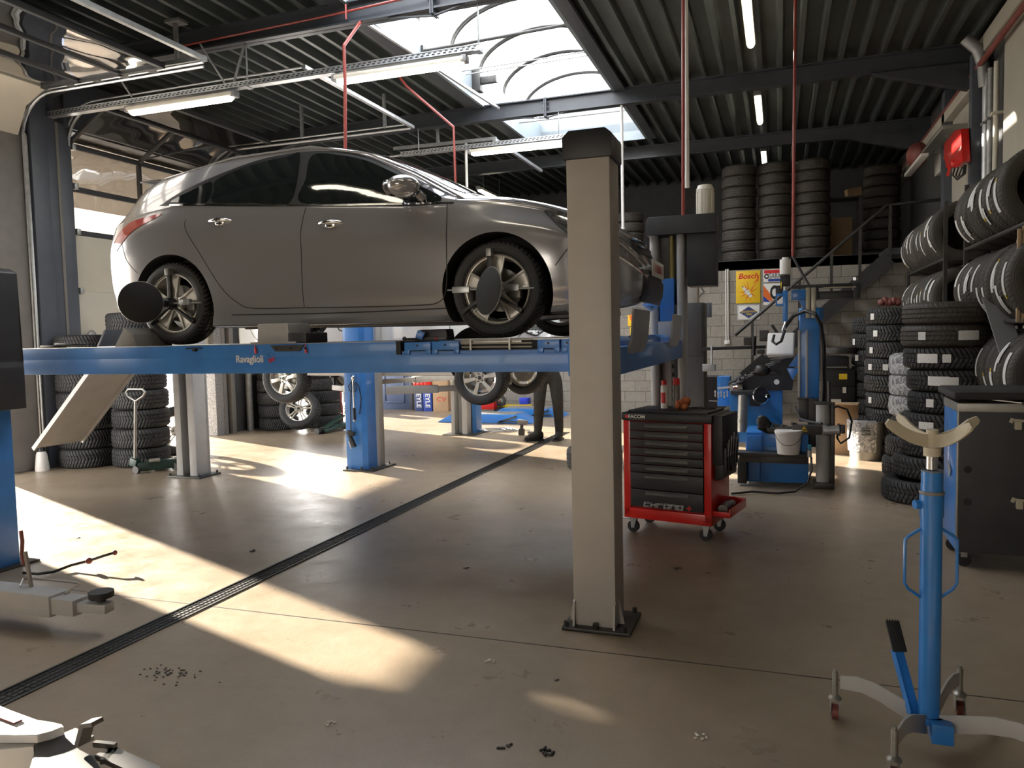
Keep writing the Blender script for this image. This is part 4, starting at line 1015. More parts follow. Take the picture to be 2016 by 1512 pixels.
# black diagnostic unit further along the runway
p0, p1 = PY(815, 655, 4.5), PY(884, 655, 4.5)
DU = thing('alignment_sensor', 'black sensor unit with a red light lying on the near runway', 'sensor', (p0.x+.1, 4.5, RZ1))
b = B(); b.prism([(p0.x, RZ1), (p1.x-.01, RZ1), (p1.x-.02, RZ1+.07), (p0.x+.04, RZ1+.07)], 4.5, 4.62, 'Y', .008); b.build('case', M['black'], DU)
b = B(); b.box(p0.x+.03, p1.x, 4.46, 4.52, RZ1, RZ1+.02, .004); b.cyl((p0.x-.06, 4.48, RZ1+.01), (p0.x+.04, 4.48, RZ1+.01), .008, n=8); b.ell((p0.x-.06, 4.48, RZ1+.014), (.014, .014, .014)); b.build('handle_bar', M['dkmetal'], DU)
b = B(); b.box(p0.x+.17, p0.x+.185, 4.455, 4.461, RZ1+.006, RZ1+.016); b.build('status_light', M['redink'], DU)
b = B(); b.boxc((p0.x+.07, 4.45, RZ1+.035), (.05, .03, .05), (0, .4, .2), .006); b.build('strap', M['blue'], DU)
# wheel clamps with round targets
def clamp(cx_, cz, y, tx, tz, ty, trad, tn, label):
    T = thing('wheel_clamp', label, 'wheel clamp', (cx_, y, cz), 'wheel clamps on the silver car')
    b = B(); b.bar((cx_, y, cz-.02), (cx_, y, cz+.25), .035, .025, bev=.004); b.build('slide_bar', M['dkmetal'], T)
    b = B(); b.box(cx_-.018, cx_+.018, y-.03, y+.045, cz+.215, cz+.265, .004); b.build('top_claw', M['alu_dark'], T)
    for s in (-1, 1):
        b = B(); e = (cx_+s*.19, y, cz-.13); b.bar((cx_, y, cz-.01), e, .032, .022, bev=.004); b.boxc((e[0], y+.02, e[2]), (.045, .06, .03), (0, s*.6, 0), .004); b.build('clamp_arm', M['dkmetal'], T)
    b = B(); b.cyl((cx_-.30, y-.01, cz+.01), (cx_+.30, y-.02, cz-.0), .006, n=8); b.box(cx_-.26, cx_-.14, y-.03, y+.005, cz-.012, cz+.03, .004); b.box(cx_+.10, cx_+.2, y-.03, y+.005, cz-.012, cz+.03, .004); b.build('spindle', M['galv'], T)
    b = B(); b.cyl((cx_, y+.02, cz), (cx_, y-.06, cz), .045, n=20); b.cyl((cx_, y-.06, cz), (cx_, y-.09, cz), .025, n=14); b.build('hub', M['black'], T)
    tc_ = Vector((tx, ty, tz)); n_ = Vector(tn).normalized()
    b = B(); b.cyl((cx_, y-.07, cz), tc_+n_*-.01, .012, n=8); b.build('target_arm', M['dkmetal'], T)
    Mx = Matrix.Translation(tc_) @ n_.to_track_quat('Z', 'Y').to_matrix().to_4x4()
    b = B(); b.lathe([(0, -.014), (trad*.9, -.014), (trad, -.004), (trad, .006), (trad*.93, .012), (0, .014)], 40, M=Mx); b.build('target_disc', M['arch'], T)
    b = B(); b.lathe([(trad-.002, -.006), (trad+.003, -.004), (trad+.003, .004), (trad-.002, .006)], 40, M=Mx, closed=True); b.build('target_rim', M['alu_dark'], T)
    return T
yw = 4.665
p = PY(277, 595, 4.42)
clamp(-4.36, 1.80, yw, p.x, p.z, 4.42, .150, (.78, -.62, .0), 'wheel clamp with a round black target on the rear wheel of the silver car')
p = PY(962, 573, 4.50)
clamp(-1.765, 1.80, yw, p.x, p.z, 4.50, .150, (-.62, -.78, .15), 'wheel clamp with a tilted black target on the front wheel')

# ================================================================== two-post lift carrying the white car
L2 = thing('two_post_lift', 'blue and grey two-post lift standing astride the white car', 'car lift', (-4.55, 9.2, 0))
ax_, bx_ = PZ(688, 925).x, PZ(729, 925).x
b = B(); b.box(ax_-.03, bx_-.06, 7.66, 7.90, .012, 2.6, .01); b.prism([(bx_-.06, 7.66), (bx_-.01, 7.70), (bx_-.01, 7.90), (bx_-.06, 7.90)], .012, 2.6, 'Z'); PA = b.build('column', M['blue'], L2)
b = B(); b.box(ax_-.02, bx_+.03, 7.90, 8.02, .012, 2.6, .008); b.build('column_back', M['greypost'], L2)
b = B(); b.box(ax_-.04, bx_+.12, 7.58, 8.12, 0, .014, .003)
for x_, y_ in ((bx_+.06, 7.66), (bx_+.06, 8.05), (ax_, 7.61), (bx_-.05, 7.61)): b.cyl((x_, y_, .012), (x_, y_, .05), .012, n=6)
b.build('base_plate', M['dkmetal'], L2)
cx0, cx1 = PZ(887, 857).x, PZ(921, 857).x
b = B(); b.box(cx0, cx0+.06, 10.78, 10.98, .012, 2.6, .006); b.box(cx1-.09, cx1, 10.78, 10.98, .012, 2.6, .01); b.box(cx0, cx1, 10.94, 10.98, .012, 2.6); b.build('column', M['greypost'], L2)
b = B(); b.box(cx0, cx1+.07, 10.98, 11.2, .012, 2.6, .006); b.build('column_cover', M['blue'], L2)
b = B(); b.box(cx0-.12, cx1+.14, 10.7, 11.25, 0, .014, .003); b.build('base_plate', M['dkmetal'], L2)
for (x0, y0), (x1, y1) in [((-4.35, 7.95), (-3.35, 8.45)), ((-4.65, 7.95), (-5.35, 8.45)), ((-4.45, 10.8), (-3.35, 9.45)), ((-4.65, 10.8), (-5.35, 9.45))]:
    b = B(); xm, ym = (x0*.45+x1*.55), (y0*.45+y1*.55); b.bar((x0, y0, .90), (xm, ym, .90), .11, .09, bev=.006); b.bar((xm, ym, .90), (x1, y1, .90), .08, .065, bev=.006)
    o = b.build('arm', M['greypost'], L2)
    b = B(); b.cyl((x1, y1, .90), (x1, y1, 1.025), .018, n=10); b.cyl((x1, y1, 1.025), (x1, y1, 1.063), .06, n=18); b.build('arm_pad', M['black'], o)
b = B(); p = PY(705, 755, 7.64)
b.tube([PY(692, 738, 7.62), PY(690, 800, 7.64), PY(691, 850, 7.63)], .006, n=6); b.build('cable', M['black'], L2)
b = B(); b.tube([PY(686, 760, 7.6), PY(692, 752, 7.6), PY(700, 757, 7.6), PY(703, 766, 7.6), PY(697, 772, 7.6), PY(688, 769, 7.6)], .006, n=6, closed=True); b.build('cable', M['black'], L2)
b = B(); b.tube([PY(700, 752, 7.62), PY(707, 762, 7.62), PY(711, 785, 7.63), PY(708, 815, 7.63)], .006, n=6); b.build('cable', M['black'], L2)
b = B(); b.tube([PY(659, 634, 8.1), PY(668, 650, 7.95), PY(690, 657, 7.85), PY(712, 640, 7.9)], .008, n=6); b.build('cable', M['black'], L2)
# torque wrench and grease gun hanging on the blue column
TW = thing('torque_wrench', 'chrome torque wrench with black grip hanging on the blue column', 'wrench', PY(696, 745, 7.6))
b = B(); b.cyl(PY(695, 745, 7.6), PY(697, 805, 7.6), .011, n=10); b.ell(PY(695, 744, 7.6), (.022, .02, .03)); b.build('shaft', M['chrome'], TW)
b = B(); b.cyl(PY(697, 803, 7.6), PY(698, 826, 7.6), .017, n=12); b.build('grip', M['black'], TW)
b = B(); b.ell(PY(698, 828, 7.6), (.018, .018, .016)); b.build('end_cap', M['galv'], TW)
GG = thing('grease_gun', 'black grease gun hanging low on the blue column', 'grease gun', PY(690, 850, 7.6))
b = B(); b.bar(PY(685, 850, 7.6), PY(699, 880, 7.6), .045, .035, bev=.008); b.boxc(PY(691, 853, 7.6), (.09, .04, .05), (0, .3, 0), .008); b.build('barrel', M['black'], GG)
b = B(); b.bar(PY(687, 868, 7.59), PY(692, 883, 7.59), .016, .016); b.build('lever', M['galv'], GG)

# ================================================================== lift at the left edge with its folded arm
L5 = thing('two_post_lift', 'dark blue lift post at the left edge with a long grey arm', 'car lift', (-4.75, 3.6, 0))
rx = PY(42, 1130, 3.80).x
b = B(); b.box(rx-.30, rx, 3.53, 3.80, .012, 1.10, .01); b.box(rx-.26, rx-.03, 3.58, 3.80, 1.1, 2.0, .01); b.build('column', M['blue'], L5)
b = B(); b.prism([(rx-.34, 1.08), (rx+.10, 1.08), (rx+.10, 1.36), (rx+.085, 1.40), (rx+.085, 2.0), (rx+.03, 2.03), (rx-.34, 2.03)], 3.5, 3.84, 'Y', .01); b.build('carriage_cover', M['dark'], L5)
b = B(); b.box(rx-.38, rx+.06, 3.45, 3.9, 0, .014, .003); b.build('base_plate', M['dkmetal'], L5)
ar = lambda px, py, z: PZ(px, py, z)
A_, B_, C_, D_ = ar(-60, 1165, .14), ar(118, 1188, .14), ar(160, 1193, .14), ar(216, 1196, .135)
b = B(); b.bar(A_, B_, .13, .115, bev=.008); b.build('arm', M['greypost'], L5)
b = B(); b.bar(B_-(B_-A_)*.2, C_, .105, .085, bev=.006); b.bar(C_-(C_-B_)*.5, D_, .075, .05, bev=.006); b.build('arm_extension', M['greypost'], L5)
pc = ar(200, 1184, .16); pc.z = .16
b = B(); b.cyl(pc, pc+Vector((0, 0, .03)), .022, n=12); b.cyl(pc+Vector((0, 0, .025)), pc+Vector((0, 0, .055)), .062, n=22); b.build('arm_pad', M['black_soft'], L5)
b = B(); q = [ar(40, 1155, .20), ar(46, 1140, .22), ar(62, 1138, .22), ar(157, 1148, .21), ar(128, 1168, .19)]; b.tube(q, .006, n=8); b.build('arm_handle', M['alu_dark'], L5)
p = ar(62, 1158, .19); b = B(); b.bar(p, p+Vector((-.03, 0, .20)), .012, .02); b.build('release_lever', M['reveal'], L5)
b = B(); p = PY(58, 655, 3.6); b.prism([(rx+.0, 1.56), (rx+.10, 1.63), (rx+.0, 1.64)], 3.58, 3.6, 'Y'); b.build('bracket', M['curb'], L5)
b = B(); p = [PY(41, 1045, 3.5), PY(44, 1065, 3.5), PY(43, 1090, 3.5), PY(47, 1112, 3.5)]; b.tube(p, .012, n=8); b.build('strap', M['redbrown'], L5)
# cable with taped plugs on the floor
q = [ar(46, 1128, .02), ar(75, 1130, .02), ar(105, 1126, .02), ar(140, 1113, .03), ar(175, 1104, .06), ar(205, 1094, .09), ar(226, 1088, .10)]
b = B(); b.tube(q, .009, n=8); CB = solo('floor_cable', b, M['black'], 'dark cable with red taped ends rising off the floor by the left lift', 'cable', q[0])
b = B(); b.ell(q[4], (.022, .022, .022)); b.ell(q[6], (.018, .014, .018)); b.build('tape', M['redbrown'], CB)
# ================================================================== red and black roll cab
TCC = Vector((-.735, 5.80, 0)); TA = R(-13)
TBt = thing('roll_cabinet', 'red and black roll cab tool chest on castors behind the beige post', 'tool chest', TCC)
TBt.rotation_euler = (0, 0, TA)
def tb(b, name, m_, par=None): return b.build(name, m_, par or TBt, local=True)
hw_, hd = .335, .215
b = B(); b.box(-hw_, -hw_+.055, -hd, hd, .135, .855, .008); b.box(hw_-.055, hw_, -hd, hd, .135, .855, .008); b.box(-hw_, hw_, -hd, hd, .12, .20, .008); b.box(-hw_+.02, hw_-.02, -hd+.03, hd, .2, .85)
body_ = tb(b, 'cabinet', M['red'])
b = B(); b.box(-hw_-.01, hw_+.01, -hd-.015, hd+.01, .855, .915, .014); b.box(-hw_+.03, hw_-.03, -hd+.02, hd-.02, .913, .93, .006); tb(b, 'worktop', M['black'])
zt_ = .850
for i, hh in enumerate((.068, .062, .062, .062, .062, .062, .125, .138)):
    z1 = zt_; z0 = zt_-hh; zt_ = z0
    b = B(); b.box(-hw_+.058, hw_-.058, -hd-.006, -hd+.03, z0+.003, z1-.003, .004)
    dr_ = tb(b, 'drawer', M['black'])
    b = B(); b.prism([(-hd-.022, z1-.028), (-hd-.006, z1-.012), (-hd-.006, z1-.032), (-hd-.014, z1-.040)], -.16, .17, 'X', .002); tb(b, 'drawer_handle', M['alu_dark'], dr_)
q = text('maker_lettering', 'FACOM', .034, FRONT((-hw_+.115, -hd-.0160, .886)), M['paper'], None, .0005, sx=1.15, bold=.0008); q.parent = TBt
b = B()
for r_ in ((-hw_+.06, -hw_+.175, .866, .868), (-hw_+.06, -hw_+.175, .904, .906), (-hw_+.06, -hw_+.062, .866, .906), (-hw_+.173, -hw_+.175, .866, .906)): b.box(r_[0], r_[1], -hd-.0165, -hd-.015, r_[2], r_[3])
tb(b, 'maker_frame', M['inkgrey'])
b = B(); b.prism([(-hw_+.035+.014*math.cos(PI/3*k), .886+.014*math.sin(PI/3*k)) for k in range(6)], -hd-.017, -hd-.015, 'Y'); tb(b, 'maker_emblem', M['redink'])
# outlined model lettering built from bars
def seg_letters(b, s, x, z, w_, h_, y, t_=.0028):
    G = {'C': [(1, 1, 0, 1), (0, 1, 0, 0), (0, 0, 1, 0)], 'H': [(0, 0, 0, 1), (1, 0, 1, 1), (0, .5, 1, .5)], 'R': [(0, 0, 0, 1), (0, 1, 1, 1)], 'O': [(0, 0, 1, 0), (1, 0, 1, 1), (1, 1, 0, 1), (0, 1, 0, 0)], 'N': [(0, 0, 0, 1), (0, 1, 1, 1), (1, 1, 1, 0)]}
    for ch in s:
        for (x0, z0, x1, z1) in G[ch]:
            p0 = Vector((x+x0*w_+z0*.004, y, z+z0*h_)); p1 = Vector((x+x1*w_+z1*.004, y, z+z1*h_)); d = (p1-p0).normalized(); nn = Vector((-d.z, 0, d.x))
            for s2 in (-1, 1): b.bar(p0+nn*s2*.0042-d*.004, p1+nn*s2*.0042+d*.004, .001, .0022, up=nn)
        x += w_*1.42
b = B(); seg_letters(b, 'CHRONO', -.17, .222, .036, .026, -hd-.0075); tb(b, 'model_lettering', M['paper'])
b = B(); b.box(.155, .195, -hd-.009, -hd-.006, .231, .241); b.box(.170, .180, -hd-.009, -hd-.006, .216, .256); tb(b, 'plus_emblem', M['redink'])
# side: black tool pouch, red tray with rolls
b = B(); b.box(hw_, hw_+.075, -hd+.02, hd-.03, .56, .91, .01); b.prism([(hw_+.01, .44), (hw_+.07, .46), (hw_+.08, .60), (hw_+.01, .60)], -hd+.04, hd-.05, 'Y', .008)
for k in range(6): b.box(hw_+.07, hw_+.095, -hd+.04+k*.055, -hd+.06+k*.055, .50+.02*(k % 3), .68+.03*(k % 2), .006)
tb(b, 'tool_pouch', M['black'])
b = B()
for k in range(5): b.cyl((hw_+.10, -hd+.06+k*.06, .62), (hw_+.11, -hd+.06+k*.06, .74+.02*(k % 3)), .005, n=6)
tb(b, 'screwdriver_row', M['galv_dull'])
b = B(); b.box(hw_, hw_+.12, -hd+.02, hd, .19, .20, .003); b.box(hw_+.115, hw_+.125, -hd+.02, hd, .19, .25, .003); b.box(hw_, hw_+.12, hd-.01, hd, .19, .26, .003); b.box(hw_, hw_+.12, -hd+.02, -hd+.03, .19, .23, .003); tb(b, 'side_tray', M['red'])
b = B(); b.cyl((hw_+.055, -hd+.08, .235), (hw_+.055, -hd+.19, .245), .034, n=16); b.cyl((hw_+.05, -hd+.22, .235), (hw_+.06, -hd+.30, .235), .03, n=16); tb(b, 'tape_roll', M['alu_dark'])
for i, (x_, y_) in enumerate(((-hw_+.05, -hd+.06), (hw_-.06, -hd+.06), (-hw_+.05, hd-.05), (hw_-.06, hd-.05))):
    b = B(); b.cyl((x_, y_-.013, .045), (x_, y_+.013, .045), .045, n=22); cw = tb(b, 'castor_wheel', M['black'])
    b = B()
    for s in (-1, 1): b.prism([(x_-.02, .115), (x_+.03, .115), (x_+.012, .035), (x_-.012, .035)], y_+s*.018-.002, y_+s*.018+.002, 'Y')
    b.box(x_-.03, x_+.035, y_-.03, y_+.03, .112, .122, .003); b.cyl((x_, y_-.022, .045), (x_, y_+.022, .045), .01, n=8)
    if i == 0: b.bar((x_-.02, y_-.02, .10), (x_-.085, y_-.02, .105), .025, .006)
    tb(b, 'castor_fork', M['galv'], cw)
# things on the chest
def on_tb(x, y, z=0): return Matrix.Translation(TCC) @ Matrix.Rotation(TA, 4, 'Z') @ Vector((x, y, z))
p = on_tb(-.10, .02, .93); SC_ = thing('spray_can', 'white spray can with red print on the black tool chest top', 'spray can', p, 'spray cans on the tool chest')
b = B(); b.lathe([(0, 0), (.026, 0), (.026, .165), (.022, .175), (.012, .178), (.012, .185), (0, .185)], 24, p); b.build('can', M['white'], SC_)
b = B(); b.lathe([(.0265, .04), (.0265, .12)], 16, p, ang=(R(-150), R(-60))); b.build('print', M['redink'], SC_)
b = B(); b.lathe([(0, .178), (.02, .178), (.02, .21), (0, .215)], 20, p); b.build('cap', M['redink'], SC_)
p = on_tb(-.025, .08, .93); S2_ = thing('spray_can', 'brown spray can with a red cap behind the white one', 'spray can', p, 'spray cans on the tool chest')
b = B(); b.lathe([(0, 0), (.026, 0), (.026, .165), (.020, .175), (0, .18)], 24, p); b.build('can', M['reveal'], S2_)
b = B(); b.lathe([(0, .175), (.026, .175), (.024, .225), (0, .23)], 20, p); b.build('cap', M['redink'], S2_)
p = on_tb(.055, .03, .93); b = B()
for k in range(7): b.ell(p+Vector((random.uniform(-.05, .05), random.uniform(-.03, .03), .02+random.uniform(0, .045))), (random.uniform(.025, .05), .025, random.uniform(.018, .035)), 10, 7, rot=(random.random(), random.random(), random.random()*3))
b.prism([(p.x-.03, p.z+.03), (p.x+.035, p.z+.03), (p.x+.005, p.z+.105)], p.y-.015, p.y+.015, 'Y', .008)
solo('rag', b, M['orange'], 'crumpled orange rag on the tool chest', 'rag', p)
p = on_tb(.17, .04, .93); b = B()
for k in range(5): a = on_tb(.10+.035*k, .02+.03*(k % 2), .938); b.bar(a, a+Vector((.05, .012, .004)), .014, .012, bev=.003)
solo('socket_set', b, M['dkmetal'], 'dark loose sockets and tools on the right of the tool chest top', 'tools', p)

# ================================================================== transmission jack
JC = Vector((.50, 2.98, 0))
TJ = thing('transmission_jack', 'blue transmission jack with four-pronged beige saddle on castored legs', 'jack', JC)
def L(p): return JC+Vector(p)
b = B(); b.cyl(L((0, 0, .10)), L((0, 0, .955)), .035, n=28); b.cyl(L((0, 0, .84)), L((0, 0, .925)), .0385, n=28); b.cyl(L((0, 0, .925)), L((0, 0, 1.0)), .034, n=28); b.cyl(L((-.055, -.01, .88)), L((-.03, 0, .88)), .016, n=12)
b.build('column', M['blue2'], TJ)
b = B(); b.lathe([(.039, .918), (.0405, .922), (.0405, .926), (.039, .93)], 28, JC, closed=True); b.lathe([(.0345, .998), (.0355, 1.0), (.0345, 1.003)], 28, JC, closed=True); b.build('worn_ring', M['reveal'], TJ)
b = B(); b.cyl(L((0, 0, .99)), L((0, 0, 1.06)), .019, n=24); b.build('piston', M['chrome'], TJ)
M['saddle'] = mat('saddle_paint', (.52, .47, .35), .45, var=.06)
b = B(); b.cyl(L((0, 0, 1.052)), L((0, 0, 1.082)), .028, n=24); b.cyl(L((0, 0, 1.07)), L((0, 0, 1.145)), .020, n=20)
for ang in (R(24), R(-57)):
    pr = []
    for k in range(17):
        t = -1+2*k/16; pr.append((t*.165, 1.082+.075*abs(t)**1.9))
    up = []
    for k in range(17):
        t = 1-2*k/16; tt = abs(t); up.append((t*(.165-.02*tt), 1.128+.062*tt**2.0 if tt < .97 else 1.165))
    poly = pr+[(.172, 1.170), (.160, 1.186)]+up[1:-1]+[(-.160, 1.186), (-.172, 1.170)]
    Mx = Matrix.Translation(JC) @ Matrix.Rotation(ang, 4, 'Z'); b.prism(poly, -.005, .005, 'Y', .0015, Mx)
b.build('saddle', M['saddle'], TJ, sharp=30)
for s in (-1, 1):
    b = B(); d = Vector((.97, .24, 0))*s
    b.tube([L(d*.034+Vector((0, 0, .795))), L(d*.075+Vector((0, 0, .77))), L(d*.088+Vector((0, 0, .755))), L(d*.088+Vector((0, 0, .60))), L(d*.075+Vector((0, 0, .58))), L(d*.034+Vector((0, 0, .55)))], .0055, n=8)
    b.build('handle', M['blue2'], TJ)
b = B(); b.box(JC.x-.004, JC.x+.066, JC.y-.075, JC.y-.004, .055, .125, .004); b.box(JC.x-.04, JC.x+.04, JC.y-.04, JC.y+.04, .10, .125, .004); b.build('pump_housing', M['blue2'], TJ)
legs = [(-.30, .135), (.155, .30), (-.145, -.27), (.33, -.16)]
for i, (dx, dy) in enumerate(legs):
    d = Vector((dx, dy, 0)); n_ = d.normalized(); Lg = d.length
    b = B(); Mx = Matrix.Translation(JC) @ Matrix.Rotation(math.atan2(dy, dx), 4, 'Z')
    b.prism([(.03, .065), (.03, .135), (Lg*.55, .185), (Lg*.75, .19), (Lg-.02, .175), (Lg-.02, .125), (Lg*.7, .135), (Lg*.5, .12)], -.004, .004, 'Y', .001, Mx); lg = b.build('leg', M['greypost'], TJ)
    e = L((dx, dy, 0)); b = B(); b.cyl(e+Vector((0, 0, .09)), e+Vector((0, 0, .185)), .011, n=14); b.cyl(e+Vector((0, 0, .185)), e+Vector((0, 0, .195)), .007, n=10); b.build('leg_socket', M['alu_dark'], lg)
    b = B(); b.lathe([(0, .095), (.014, .095), (.024, .085), (.024, .078), (.014, .074), (0, .074)], 20, e)
    b.box(e.x-.018, e.x-.014, e.y-.02, e.y+.02, .02, .078, .002); b.box(e.x+.014, e.x+.018, e.y-.02, e.y+.02, .02, .078, .002); b.build('castor_fork', M['alu_dark'], lg)
    b = B(); b.cyl(e+Vector((-.011, .004, .027)), e+Vector((.011, .004, .027)), .027, n=18); b.build('castor_wheel', M['redbrown'], lg)
b = B(); a, c_ = L((-.045, .0, .12)), L((-.085, .13, .30)); b.bar(a, c_, .035, .012); b.bar(a+Vector((-.017, 0, 0)), c_+Vector((-.017, 0, 0)), .003, .035); b.build('pedal_lever', M['blue2'], TJ)
b = B(); b.bar(c_+Vector((.005, -.02, .0)), c_+Vector((-.012, .06, .085)), .05, .012, bev=.003)
for k in range(-2, 3): b.bar(c_+Vector((.005+k*.009, -.022, .007)), c_+Vector((-.012+k*.009, .058, .092)), .003, .004)
b.build('pedal_pad', M['black_soft'], TJ)

# ================================================================== wheel balancer cabinet, right edge
CA = Vector((1.035, 5.33, 0)); 
WBt = thing('equipment_cabinet', 'dark cabinet with blue side and two pale hooks behind the transmission jack', 'cabinet', CA)
rotc = Matrix.Translation(CA) @ Matrix.Rotation(R(-1.5), 4, 'Z')
def cb(f): b = B(); f(b); b.xf(rotc); return b
cb(lambda b: b.box(0, .85, 0, .03, .10, 1.0, .006)).build('front_panel', M['dark'], WBt)
cb(lambda b: (b.box(.0, .84, .03, .50, .10, .98, .004))).build('side_panel', M['blue2'], WBt)
cb(lambda b: (b.box(-.004, .006, .0, .035, .10, .99, .003), b.box(-.006, .84, -.004, .50, .975, 1.03, .006))).build('corner_trim', M['alu_dark'], WBt)
cb(lambda b: (b.box(-.03, .90, -.02, .60, 1.05, 1.10, .03),)).build('rubber_tray', M['black_soft'], WBt)
cb(lambda b: (b.box(.35, .80, -.03, .0, 1.03, 1.045), b.bar((.1, .05, 1.06), (.33, -.01, 1.035), .03, .006))).build('tray_lip', M['alu_dark'], WBt)
cb(lambda b: (b.box(.33, .40, -.045, -.015, 1.02, 1.045, .006),)).build('marker_pen', M['black'], WBt)
for hx, hz in ((.30, .90), (.315, .42)):
    cb(lambda b: (b.boxc((hx+.01, -.02, hz), (.035, .03, .05), bev=.006), b.bar((hx-.03, -.03, hz+.035), (hx+.045, -.03, hz+.028), .012, .014, bev=.003), b.boxc((hx-.025, -.03, hz+.03), (.018, .022, .03), (0, .4, 0), .004))).build('hook', M['saddle'], WBt)
for hz in (.62, .42): cb(lambda b: b.cyl((.055, -.003, hz-.1+.1), (.055, .002, hz), .022, n=22)).build('cable_hole', M['inkblack'], WBt)
cb(lambda b: (b.boxc((-.006, .30, .83), (.004, .03, .02)), b.boxc((-.006, .25, .58), (.004, .10, .05), (.5, 0, 0)))).build('side_sticker', M['curb'], WBt)
for x_, y_ in ((.05, .06), (.75, .06), (.05, .44), (.75, .44)):
    cb(lambda b: b.cyl((x_, y_-.012, .042), (x_, y_+.012, .042), .042, n=18)).build('castor_wheel', M['black'], WBt)
    cb(lambda b: b.box(x_-.018, x_+.018, y_-.02, y_+.02, .06, .10, .003)).build('castor_fork', M['galv_dull'], WBt)

# ================================================================== tyre changer and balancer group
def pb(b, x0, y0, x1, y1, Y, dep, bev=.006):
    a, c_ = PY(x0, (y0+y1)/2, Y), PY(x1, (y0+y1)/2, Y); z1, z0 = PY((x0+x1)/2, y0, Y).z, PY((x0+x1)/2, y1, Y).z
    return b.box(a.x, c_.x, Y, Y+dep, max(z0, .0), z1, bev)
YT = 7.75
TCh = thing('tyre_changer', 'blue tyre changer with tall tower, black arms and stainless cylinder', 'tyre changer', (PY(1540, 940, YT).x, YT, 0))
b = B(); pb(b, 1468, 852, 1592, 950, YT, .55, .01); b.build('base_cabinet', M['blue2'], TCh)
b = B(); pb(b, 1470, 858, 1500, 892, YT-.03, .05); pb(b, 1500, 856, 1555, 880, YT-.02, .05); pb(b, 1474, 905, 1496, 945, YT-.03, .05); b.build('front_step_panel', M['blue'], TCh)
b = B(); pb(b, 1450, 893, 1592, 899, YT-.18, .2, .003); pb(b, 1455, 899, 1592, 912, YT-.16, .02, .003); pb(b, 1588, 885, 1592, 912, YT-.18, .1, .002); b.build('parts_shelf', M['dkmetal'], TCh)
b = B(); pb(b, 1452, 905, 1470, 952, YT-.08, .12); b.build('bead_breaker_pad', M['black_soft'], TCh)
b = B(); pb(b, 1575, 610, 1613, 786, 8.0, .22, .008); b.lathe([(0, 0), (.115, 0), (.115, .12), (0, .12)], 24, (PY(1597, 610, 8.1).x, 8.12, PY(1597, 630, 8.0).z)); b.build('tower', M['blue2'], TCh)
b = B(); pb(b, 1571, 650, 1575.5, 783, 7.985, .03, .003); pb(b, 1586, 650, 1590, 783, 7.985, .03, .003); b.build('tower_strip', M['greypost'], TCh)
b = B(); pb(b, 1570, 783, 1592, 787, 7.97, .1, .003); pb(b, 1573, 786, 1591, 830, 7.98, .14, .006); pb(b, 1591, 780, 1612, 880, 8.0, .16, .006); b.build('tower_foot', M['dkmetal'], TCh)
b = B(); pb(b, 1586, 566, 1595, 626, 7.99, .09, .003); pb(b, 1597, 566, 1606, 626, 7.99, .09, .003); b.build('sliding_profile', M['brass'], TCh)
b = B(); pb(b, 1595, 566, 1597, 626, 8.0, .09, 0); b.build('profile_groove', M['inkblack'], TCh)
b = B(); pb(b, 1558, 570, 1586, 590, 7.97, .14, .006); b.prism([(PY(1572, 590, 8).x, PY(1572, 590, 8).z), (PY(1586, 590, 8).x, PY(1586, 590, 8).z), (PY(1584, 626, 8).x, PY(1584, 626, 8).z), (PY(1578, 626, 8).x, PY(1578, 620, 8).z), (PY(1580, 600, 8).x, PY(1580, 605, 8).z)], 7.98, 8.08, 'Y'); b.build('arm_bracket', M['blue2'], TCh)
b = B(); pb(b, 1541, 572, 1551, 633, 7.9, .06, .004); pb(b, 1527, 578, 1543, 583, 7.9, .04, .003); pb(b, 1529, 598, 1543, 603, 7.9, .04, .003); pb(b, 1527, 580, 1530, 602, 7.9, .04, .003); b.build('mount_arm', M['blue2'], TCh)
b = B(); b.cyl(PY(1546, 633, 7.93), PY(1545, 645, 7.93), .012, n=10); b.cyl(PY(1545, 640, 7.93), PY(1540, 652, 7.9), .016, .01, n=10); b.build('mount_head', M['chrome'], TCh)
b = B(); pb(b, 1558, 559, 1690, 566, 8.02, .06, .006); pb(b, 1612, 572, 1692, 588, 8.02, .10, .01); pb(b, 1680, 556, 1694, 588, 8.0, .12, .008); pb(b, 1604, 565, 1612, 590, 8.0, .1, .004); b.build('top_arm', M['black'], TCh)
b = B(); b.cyl(PY(1620, 566, 8.0), PY(1685, 564, 8.0), .012, n=10); b.cyl(PY(1684, 552, 8.0), PY(1684, 546, 8.0), .018, n=12); b.build('arm_rod', M['chrome'], TCh)
b = B(); c1 = PY(1546, 540, 7.95); c2 = PY(1546, 511, 7.95); b.cyl(c1, c2, .052, n=22); b.cyl(c2, PY(1546, 507, 7.95), .03, n=14); b.build('lubricant_bottle', M['white'], TCh)
b = B(); pb(b, 1536, 541, 1556, 563, 7.92, .1, .006); pb(b, 1527, 562, 1542, 580, 7.92, .08, .006); b.build('valve_block', M['black'], TCh)
b = B(); pb(b, 1537, 555, 1539, 568, 7.90, .02, .002); b.build('yellow_tag', M['yellow'], TCh)
b = B(); Yc = 7.7; xa, xb = PY(1607, 880, Yc).x, PY(1636, 880, Yc).x; z1 = PY(1620, 797, Yc).z
b.cyl(((xa+xb)/2, Yc+.08, .06), ((xa+xb)/2, Yc+.08, z1), (xb-xa)/2, n=28); b.build('stainless_cylinder', M['greypost'], TCh)
